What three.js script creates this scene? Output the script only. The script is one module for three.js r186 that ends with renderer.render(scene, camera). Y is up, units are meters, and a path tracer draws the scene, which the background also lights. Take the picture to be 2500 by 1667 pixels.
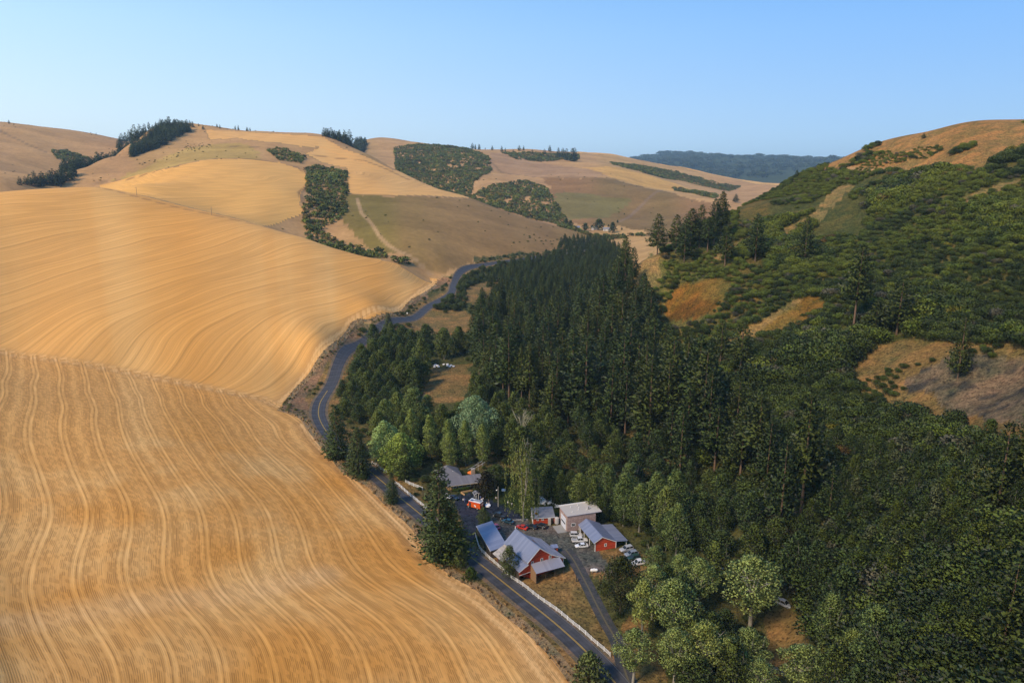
import * as THREE from 'three';
import { mergeGeometries } from 'three/addons/utils/BufferGeometryUtils.js';
import { MarchingCubes } from 'three/addons/objects/MarchingCubes.js';

// ------------------------------------------------------------------ camera, sky, sun, exposure
const scene = new THREE.Scene();
const EYE = 120, PITCH = 13.4 * Math.PI / 180;
const camera = new THREE.PerspectiveCamera(52.52, 2500 / 1667, 1, 40000);
camera.position.set(0, EYE, 0);
camera.rotation.x = -PITCH;

const renderer = new THREE.WebGLRenderer({ antialias: true });
renderer.toneMapping = THREE.LinearToneMapping;
renderer.toneMappingExposure = 1.0;
renderer.shadowMap.enabled = true;
renderer.shadowMap.type = THREE.PCFSoftShadowMap;

const SUN_DIR = new THREE.Vector3(-0.52, 0.68, 0.52).normalize();   // towards the sun: left of and behind the drone
{
  const W = 512, H = 256, data = new Float32Array(W * H * 4);
  const lerp3 = (a, b, t) => [0, 1, 2].map((i) => a[i] + (b[i] - a[i]) * t);
  for (let r = 0; r < H; r++) for (let c = 0; c < W; c++) {
    const el = ((r + 0.5) / H - 0.5) * Math.PI, az = ((c + 0.5) / W - 0.5) * 2 * Math.PI;
    const x = Math.cos(az) * Math.cos(el), z = Math.sin(az) * Math.cos(el), y = Math.sin(el);
    const e = Math.max(0, y), near = 0.5 + 0.5 * (x * SUN_DIR.x + z * SUN_DIR.z) / Math.hypot(SUN_DIR.x, SUN_DIR.z);
    const hor = lerp3([0.60, 0.88, 1.10], [1.95, 1.85, 1.45], Math.pow(near, 0.9));
    const mid = lerp3([0.095, 0.40, 1.04], [0.58, 1.06, 1.15], Math.pow(near, 0.9));
    const top = [0.09, 0.26, 0.66];
    let k = lerp3(hor, mid, Math.min(1, 1 - Math.exp(-e * 6.5)));
    k = lerp3(k, top, Math.min(1, Math.max(0, (e - 0.18) / 0.6)));
    const o = (r * W + c) * 4;
    data[o] = k[0]; data[o + 1] = k[1]; data[o + 2] = k[2]; data[o + 3] = 1;
  }
  const sky = new THREE.DataTexture(data, W, H, THREE.RGBAFormat, THREE.FloatType);
  sky.mapping = THREE.EquirectangularReflectionMapping;
  sky.magFilter = THREE.LinearFilter; sky.minFilter = THREE.LinearFilter; sky.wrapS = THREE.RepeatWrapping;
  sky.needsUpdate = true;
  scene.background = sky; scene.environment = sky;
}
const sun = new THREE.DirectionalLight(new THREE.Color().setRGB(1.0, 0.80, 0.58), 4.3);
sun.position.copy(SUN_DIR).multiplyScalar(900); sun.position.z -= 300; sun.target.position.set(0, 0, -300);
sun.castShadow = true; sun.shadow.radius = 22; sun.shadow.mapSize.set(4096, 4096);
Object.assign(sun.shadow.camera, { left: -700, right: 700, top: 700, bottom: -700, near: 10, far: 3000 });
sun.name = 'sun';
scene.add(sun, sun.target);
scene.fog = new THREE.FogExp2(new THREE.Color().setRGB(0.50, 0.75, 1.0), 0.000065);

// ------------------------------------------------------------------ numbers
function mulberry(a) { return () => { a = (a + 0x6d2b79f5) | 0; let t = Math.imul(a ^ (a >>> 15), 1 | a); t = (t + Math.imul(t ^ (t >>> 7), 61 | t)) ^ t; return ((t ^ (t >>> 14)) >>> 0) / 4294967296; }; }
const hash = (x, y) => { let h = Math.imul(x, 374761393) + Math.imul(y, 668265263) | 0; h = Math.imul(h ^ (h >>> 13), 1274126177); return ((h ^ (h >>> 16)) >>> 0) / 4294967296; };
const mod = (a, n) => ((a % n) + n) % n;
function vnoise(x, y, px = 0, py = 0) {
  const ix = Math.floor(x), iy = Math.floor(y), fx = x - ix, fy = y - iy, s = fx * fx * (3 - 2 * fx), t = fy * fy * (3 - 2 * fy);
  const h = (a, b) => hash(px ? mod(a, px) : a, py ? mod(b, py) : b);
  return (h(ix, iy) * (1 - s) + h(ix + 1, iy) * s) * (1 - t) + (h(ix, iy + 1) * (1 - s) + h(ix + 1, iy + 1) * s) * t;
}
const fbm = (x, y, n = 4) => { let a = 0.5, v = 0, t = 0; for (let i = 0; i < n; i++) { v += a * vnoise(x, y); t += a; a *= 0.5; x = x * 2.03 + 17.3; y = y * 2.03 + 9.1; } return v / t; };
const smooth = (a, b, x) => { const t = Math.min(1, Math.max(0, (x - a) / (b - a))); return t * t * (3 - 2 * t); };
const lerp = (a, b, t) => a + (b - a) * t;
const mix3 = (a, b, t) => [lerp(a[0], b[0], t), lerp(a[1], b[1], t), lerp(a[2], b[2], t)];
const rgb = (r, g, b) => new THREE.Color().setRGB(r, g, b);
// ------------------------------------------------------------------ the lie of the land: surveyed heights joined by a smooth surface, metres
const TER = {"c":[[0.0,3.4012,-13.9329],[-0.9983,4.4427,-1.8162],[-0.5424,4.4427,-2.1426],[0.0,4.5539,2.0878],[0.4966,4.5539,1.4145],[0.9983,4.5539,-2.4237],[-1.408,4.5539,0.0987],[1.387,4.5539,10.6379],[-1.1384,5.2249,32.3425],[-0.9134,5.1759,-0.178],[-0.6393,5.1339,1.0587],[-0.3194,5.1151,-1.4966],[0.0281,5.1237,-9.486],[-1.1033,5.4787,18.8568],[-0.9214,5.4303,-7.5818],[-0.7082,5.3976,-0.614],[-0.4644,5.3819,-7.7175],[-0.2515,5.3897,-9.3185],[-1.0783,5.6888,18.0979],[-0.8982,5.6526,-5.3943],[-0.6886,5.6362,-8.7939],[-0.4519,5.6311,4.4818],[-1.0601,5.8778,-7.6437],[-0.9194,5.8688,-21.8386],[-0.7607,5.8711,-25.6775],[-0.5849,5.8849,-0.8375],[-1.043,6.192,101.1128],[-0.9425,6.133,-7.3677],[-0.8323,6.087,38.6523],[-0.712,6.0294,18.3329],[-0.5812,5.9778,-5.4983],[-0.5357,5.9512,-12.5266],[-1.2771,5.8721,-13.8342],[-1.2771,5.1648,-36.8088],[-1.2771,6.4378,-45.8853],[-1.2771,6.7742,-64.843],[-1.4466,6.2634,1.4976],[-1.4466,6.8298,-53.678],[-1.0197,6.4536,35.0791],[-0.8816,6.452,-7.6781],[-0.7271,6.4489,-12.4961],[-0.5566,6.477,44.6943],[-0.374,6.4615,68.1367],[-1.031,6.3117,7.7808],[-0.8942,6.2653,-38.9445],[-0.7383,6.2558,-13.9312],[-0.5673,6.2285,-0.5517],[-0.4587,6.1591,-304.6443],[-1.0108,6.5765,48.3139],[-0.8723,6.608,88.2639],[-0.7207,6.5834,46.9749],[-0.3187,6.3279,-225.0572],[-0.4825,6.1078,276.2383],[-1.1256,6.7032,16.2724],[-1.0021,6.7154,-116.5358],[-0.9347,6.7393,-105.3441],[-0.8496,6.7742,-217.3425],[-0.7542,6.7154,-36.7373],[-0.6515,6.6783,-75.8533],[-0.5506,6.6464,-94.6208],[-0.4624,6.6201,-163.1316],[-0.3708,6.593,-118.3503],[-0.2757,6.5723,-147.2219],[-0.1926,6.6108,902.5744],[0.1683,5.139,4.2228],[0.4822,5.1737,-14.1353],[-0.0296,5.2935,8.4153],[0.2533,5.3044,-4.4524],[0.5213,5.3408,-19.1421],[-0.1943,5.4868,12.0035],[0.0267,5.4597,-3.6165],[0.2473,5.4703,-10.5878],[0.4588,5.4932,-4.5318],[0.1361,5.5507,1.6304],[-0.0825,5.653,-2.4408],[-0.2955,5.6939,3.1989],[0.134,5.683,-12.6497],[-0.3946,5.8111,7.1172],[-0.1874,5.8059,-5.1559],[0.0257,5.7997,-8.0888],[0.2379,5.8098,18.5593],[-0.4505,5.9177,3.3269],[-0.4259,6.0619,-36.5211],[-0.184,6.013,-18.2788],[0.0252,6.0028,-17.0066],[0.1819,6.0006,47.1139],[-0.3526,6.2207,202.0128],[-0.2403,6.3684,154.0167],[-0.0786,6.2209,-17.3412],[0.0247,6.2908,-73.9549],[0.1787,6.2593,288.7252],[-0.1379,6.5441,-144.0278],[0.0244,6.5497,-44.5353],[0.1459,6.5353,-18.7439],[0.0744,6.796,113.9785],[-0.0768,6.6662,187.6423],[0.2242,6.7318,-19.5954],[-0.4127,6.7032,208.7297],[-0.5073,6.7511,279.2531],[-0.6278,6.7968,162.421],[-0.3152,6.6783,334.9721],[-0.7876,6.8617,324.9914],[-0.4193,6.8079,110.1228],[-0.4153,6.9801,150.7393],[-0.4119,7.174,192.9459],[-0.5316,6.7856,-240.0819],[-0.6721,6.8926,32.5964],[-0.7895,6.9127,-566.225],[-0.6687,7.0432,-5.7791],[-0.542,7.0432,-27.2888],[-0.4918,6.9324,-139.807],[-0.6413,7.1585,-80.6149],[-0.5228,7.1585,8.2188],[-0.7484,7.1507,-102.8031],[-0.6063,7.2759,31.6851],[-0.6633,7.362,155.7687],[-0.4945,7.2759,-82.8837],[-0.535,7.5202,-106.7608],[-0.6435,7.5093,-496.0823],[-0.5858,7.5202,123.4239],[-0.448,7.4872,18.1324],[-0.6994,7.5627,-550.4042],[-0.2743,6.6783,-64.4369],[-0.2163,6.6333,-438.1023],[-0.3488,6.7856,-172.818],[-0.2722,6.7742,-77.6599],[-0.175,6.7511,-28.4748],[-0.1766,6.6464,-380.8943],[-0.0762,6.7511,-37.4145],[-0.0756,6.8669,-10.5055],[0.024,6.8298,-97.7175],[0.124,6.9177,60.206],[-0.3455,6.9893,46.4569],[-0.2505,6.9893,-10.0771],[-0.1733,6.9707,0.0895],[-0.3431,7.1188,-210.5247],[-0.268,7.1585,130.8121],[-0.4049,7.3297,310.4275],[0.2246,7.0121,102.4518],[0.1233,7.0519,-127.2512],[0.0417,7.0859,-60.3247],[-0.0356,7.1188,-44.6007],[-0.0995,7.1546,-180.7177],[-0.1935,7.2041,-53.5497],[-0.2577,7.2619,-211.0566],[-0.313,7.3363,-345.9583],[-0.3584,7.4055,-310.5575],[-0.3943,7.453,-516.456],[0.22,7.0942,9.9751],[0.1212,7.1507,-88.4195],[0.0411,7.2041,214.8134],[-0.0353,7.2619,201.6957],[-0.0988,7.2964,160.9283],[-0.193,7.3683,557.897],[-0.3152,7.4816,747.2976],[-0.399,7.5883,42.4828],[-0.9983,6.8926,85.894],[-0.8973,6.9324,278.1075],[-1.1756,6.9324,-52.0395],[-0.9983,7.069,358.8693],[-0.8973,7.1107,515.3201],[-1.1756,7.1507,257.7903],[-1.0005,7.1507,-669.0563],[-0.9319,7.2619,140.5975],[-0.9967,7.3297,-260.3439],[-0.9262,7.5883,-241.2687],[-0.9919,7.5627,-45.5838],[-0.9853,7.8728,-59.006],[-0.9466,7.8728,-129.3295],[-0.8865,7.8728,-188.7296],[-0.852,7.8728,108.7326],[-0.8078,7.8728,-204.4158],[-1.1605,7.9102,-311.4006],[-0.9983,8.0787,252.6135],[-0.8617,8.0787,59.5208],[-0.7096,7.834,242.3044],[-0.5424,7.834,-185.7667],[-0.4082,7.834,483.7525],[-0.9983,8.4174,24.2178],[-0.5424,8.4174,-18.8302],[-0.7393,7.5364,-1071.5944],[-0.7393,7.6232,-123.8473],[-0.7571,7.4983,-1241.9182],[-0.7571,7.5883,993.7717],[-0.7961,7.4176,-1772.0197],[-0.7961,7.5148,1467.9102],[-0.836,7.3428,-1199.8626],[-0.836,7.4472,1147.7245],[-0.8777,7.2619,-270.662],[-0.8777,7.362,1106.4103],[-0.7826,7.3746,1019.5295],[-0.7855,7.2549,194.2218],[-0.702,7.4236,120.3445],[-0.7043,7.3165,-174.8885],[-0.8232,7.2619,56.5481],[-0.8564,7.6377,12.3605],[-0.8257,7.7075,52.8577],[-0.6765,7.4983,998.256],[-0.2294,7.4816,-186.0717],[-0.1716,7.4983,142.4045],[-0.1133,7.4816,-231.9432],[-0.2186,7.6615,181.7329],[-0.1224,7.6377,-179.4763],[-0.0452,7.3933,-160.5665],[-0.2929,7.834,-631.2173],[-0.2082,7.834,181.7599],[-0.1412,7.7936,-145.7832],[-0.0931,7.7728,-103.5397],[-0.0544,7.7728,129.9707],[0.0233,7.834,-42.8459],[0.1492,7.9102,-106.2399],[-0.0254,7.5883,144.7932],[0.0237,7.2964,-136.6673],[0.1031,7.2262,-34.5678],[0.2218,7.1378,-83.7285],[0.1531,7.1301,254.6457],[0.2998,7.0712,-27.1485],[0.1218,7.3933,5.5689],[0.22,7.3297,32.7391],[0.317,7.2964,195.0662],[0.0725,7.4983,24.3281],[0.1505,7.4983,34.8876],[0.2316,7.4983,-177.613],[0.3241,7.4176,-170.4679],[0.4079,7.3428,-161.281],[0.485,7.2619,186.3623],[0.0722,7.6377,27.5592],[0.2175,7.6521,-126.8151],[0.4083,7.5883,33.6002],[0.3133,7.5627,139.7249],[0.2261,7.981,-302.125],[0.3119,7.981,-101.0743],[0.4038,7.981,-87.6552],[0.4971,7.981,-78.9166],[0.5853,7.981,142.7467],[0.217,7.814,116.5874],[0.3601,7.7936,61.9068],[0.4993,7.7075,212.0722],[-0.2678,8.1092,83.7417],[0.0235,8.1676,16.2],[0.3133,8.1956,159.8247],[0.4966,8.1956,119.2025],[-0.1717,8.4816,11.4707],[0.218,8.4816,211.2166],[0.5838,8.4174,168.3033],[0.2927,9.1617,840.0644],[0.3529,9.1617,-2237.3735],[0.3946,9.1617,572.6322],[0.4403,9.1617,213.2263],[0.4941,9.1617,527.9111],[0.5465,9.1617,-1035.587],[0.581,9.1617,534.7306],[0.6483,9.1617,15.66],[0.3541,8.7834,-219.3644],[0.4951,8.7834,140.8564],[0.649,8.7834,-62.4582],[0.1209,8.9903,233.6469],[-0.2671,8.9903,-46.1262],[-0.7078,8.9903,-5.1092],[-0.9962,8.9903,42.3263],[0.9606,9.1078,-121.4735],[-0.9983,9.5123,-18.6273],[-0.5424,9.5123,-14.5783],[0.0235,9.5123,-37.979],[0.4063,9.5123,356.208],[0.8959,9.5123,18.2814],[-1.4466,9.5123,-13.2978],[1.4268,9.5123,-22.8633],[-1.4466,8.0147,100.2797],[-1.4466,8.7037,-0.7513],[1.4268,8.7037,90.5276],[1.1384,5.1059,28.4247],[1.0969,5.3471,18.1037],[1.0661,5.5607,6.2188],[1.0483,5.7526,119.4328],[1.031,5.9269,109.3917],[1.0141,6.0981,109.4909],[0.9999,6.2634,110.5671],[0.9903,6.4216,124.7194],[0.9851,6.5294,-3.8351],[0.9904,5.5013,-43.411],[0.9558,5.8141,-95.2574],[0.9339,6.0403,-111.6441],[0.918,6.2246,-148.2923],[0.9077,6.3886,-147.8729],[0.9012,6.5294,-138.3909],[0.9526,5.1059,-48.417],[0.9198,5.3706,27.3503],[0.8966,5.5607,43.6361],[0.8745,5.7526,13.1095],[0.8585,5.9135,13.2559],[0.843,6.0981,48.5725],[0.831,6.2634,58.3171],[0.8222,6.4216,114.4473],[0.8152,6.5582,-26.2772],[0.7456,6.6067,-131.896],[0.7046,6.6333,-0.4421],[0.7516,5.3936,-114.3305],[0.7311,5.5797,3.5741],[0.7165,5.7366,33.906],[0.7023,5.8999,11.8104],[0.6914,6.0521,28.1095],[0.6808,6.2246,39.3227],[0.6734,6.3716,15.0308],[0.6686,6.5147,175.145],[0.6662,6.6399,-38.4507],[0.6098,6.6134,-231.2253],[0.6033,5.5013,-69.0444],[0.5863,5.687,-104.1685],[0.5741,5.8579,-27.2125],[0.5639,6.0162,-15.0681],[0.5548,6.1633,-47.1736],[0.5481,6.3368,38.4124],[0.5439,6.4998,-73.1097],[0.4837,6.4536,-61.5441],[0.442,5.7526,-7.2573],[0.4324,5.9269,14.167],[0.4263,6.0403,6.0909],[0.4203,6.142,-78.4184],[0.4162,6.2442,139.8361],[0.4127,6.3716,-141.22],[0.3629,6.319,-106.9036],[0.3314,6.0403,28.1941],[0.3266,6.142,224.9472],[0.3224,6.2046,-38.7574],[0.3211,6.2442,-90.5517],[0.7343,5.2281,58.3595],[0.6696,5.3727,137.1087],[0.502,5.6176,138.5754],[0.2833,6.2344,-251.2627],[0.265,6.2046,-207.9621],[0.2474,6.3783,358.1168],[0.2564,6.4378,-188.9897],[0.3133,6.4998,179.2159],[0.4063,6.6657,-7.5128],[0.5406,6.7154,217.4892],[0.6675,6.8298,161.9204],[0.8236,6.8298,36.4251],[0.9133,6.7742,26.8769],[0.9983,6.8298,65.2438],[0.7475,6.8298,-145.9063],[0.4063,6.9324,-61.8506],[0.5406,7.1107,-83.5185],[0.7475,7.3297,57.9632],[0.9983,7.3297,-57.1048],[0.8236,7.834,-203.3289],[1.2011,5.1648,-16.2392],[1.2011,5.7838,-107.0545],[1.2011,6.2634,-72.1243],[1.2011,6.5862,-71.144],[1.2011,6.8298,-36.4872],[1.4268,6.0521,-48.684],[1.4268,6.8298,40.2678]],"t":[-88.99955,0.88904,35.76085],"n":[[0.000953,0.011477,5.032004,0.879977],[0.013026,0.008749,2.720037,0.645851],[0.012757,0.020029,4.613145,0.426764],[-0.032209,0.02623,3.245128,0.243973],[-0.048799,-0.029609,4.633621,0.177547],[-0.015079,0.069089,4.072876,0.14331],[-0.030473,0.110786,0.009358,0.0882],[-0.002549,0.00812,1.971832,1.190711],[-0.012239,-0.007255,2.959825,0.712254],[0.021174,0.004087,4.439741,0.469949],[0.031703,0.020358,4.14794,0.26898],[0.012907,0.046824,3.956966,0.208647],[-0.004545,-0.087665,4.535195,0.115446],[0.065254,-0.118896,4.130056,0.074722],[0.003966,-0.008419,2.691438,1.08898],[0.010707,-0.010249,0.642569,0.683722],[-0.016554,0.01302,3.012415,0.481176],[-0.013058,-0.038877,1.833626,0.247108],[-0.007852,0.048832,3.528165,0.204901],[-0.064213,-0.05513,1.234894,0.119744],[-0.002715,-0.137596,4.723963,0.073637],[0.008502,-0.004599,1.292267,1.048442]]};
const TN = TER.c.length, TA = Float64Array.from(TER.c, (q) => q[0]), TL = Float64Array.from(TER.c, (q) => q[1]), TW = Float64Array.from(TER.c, (q) => q[2]);
function ground(x, z) {
  const r = Math.hypot(x, z) + 1e-6, a = Math.atan2(x, -z) * 1.6, l = Math.log(r + 25);
  let h = TER.t[0] + TER.t[1] * a + TER.t[2] * l;
  for (let i = 0; i < TN; i++) { const p = a - TA[i], q = l - TL[i]; h += TW[i] * Math.sqrt(p * p + q * q + 0.0016); }
  let n = 0;
  for (const s of TER.n) n += s[3] * Math.sin(s[0] * x + s[1] * z + s[2]);
  const amp = Math.max(2.2 * smooth(900, 2200, r) + 5 * smooth(3500, 8000, r), 1.6 * smooth(10, 45, h) * smooth(20, 120, x) * smooth(150, 300, r));
  return h + n * amp;
}
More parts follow.
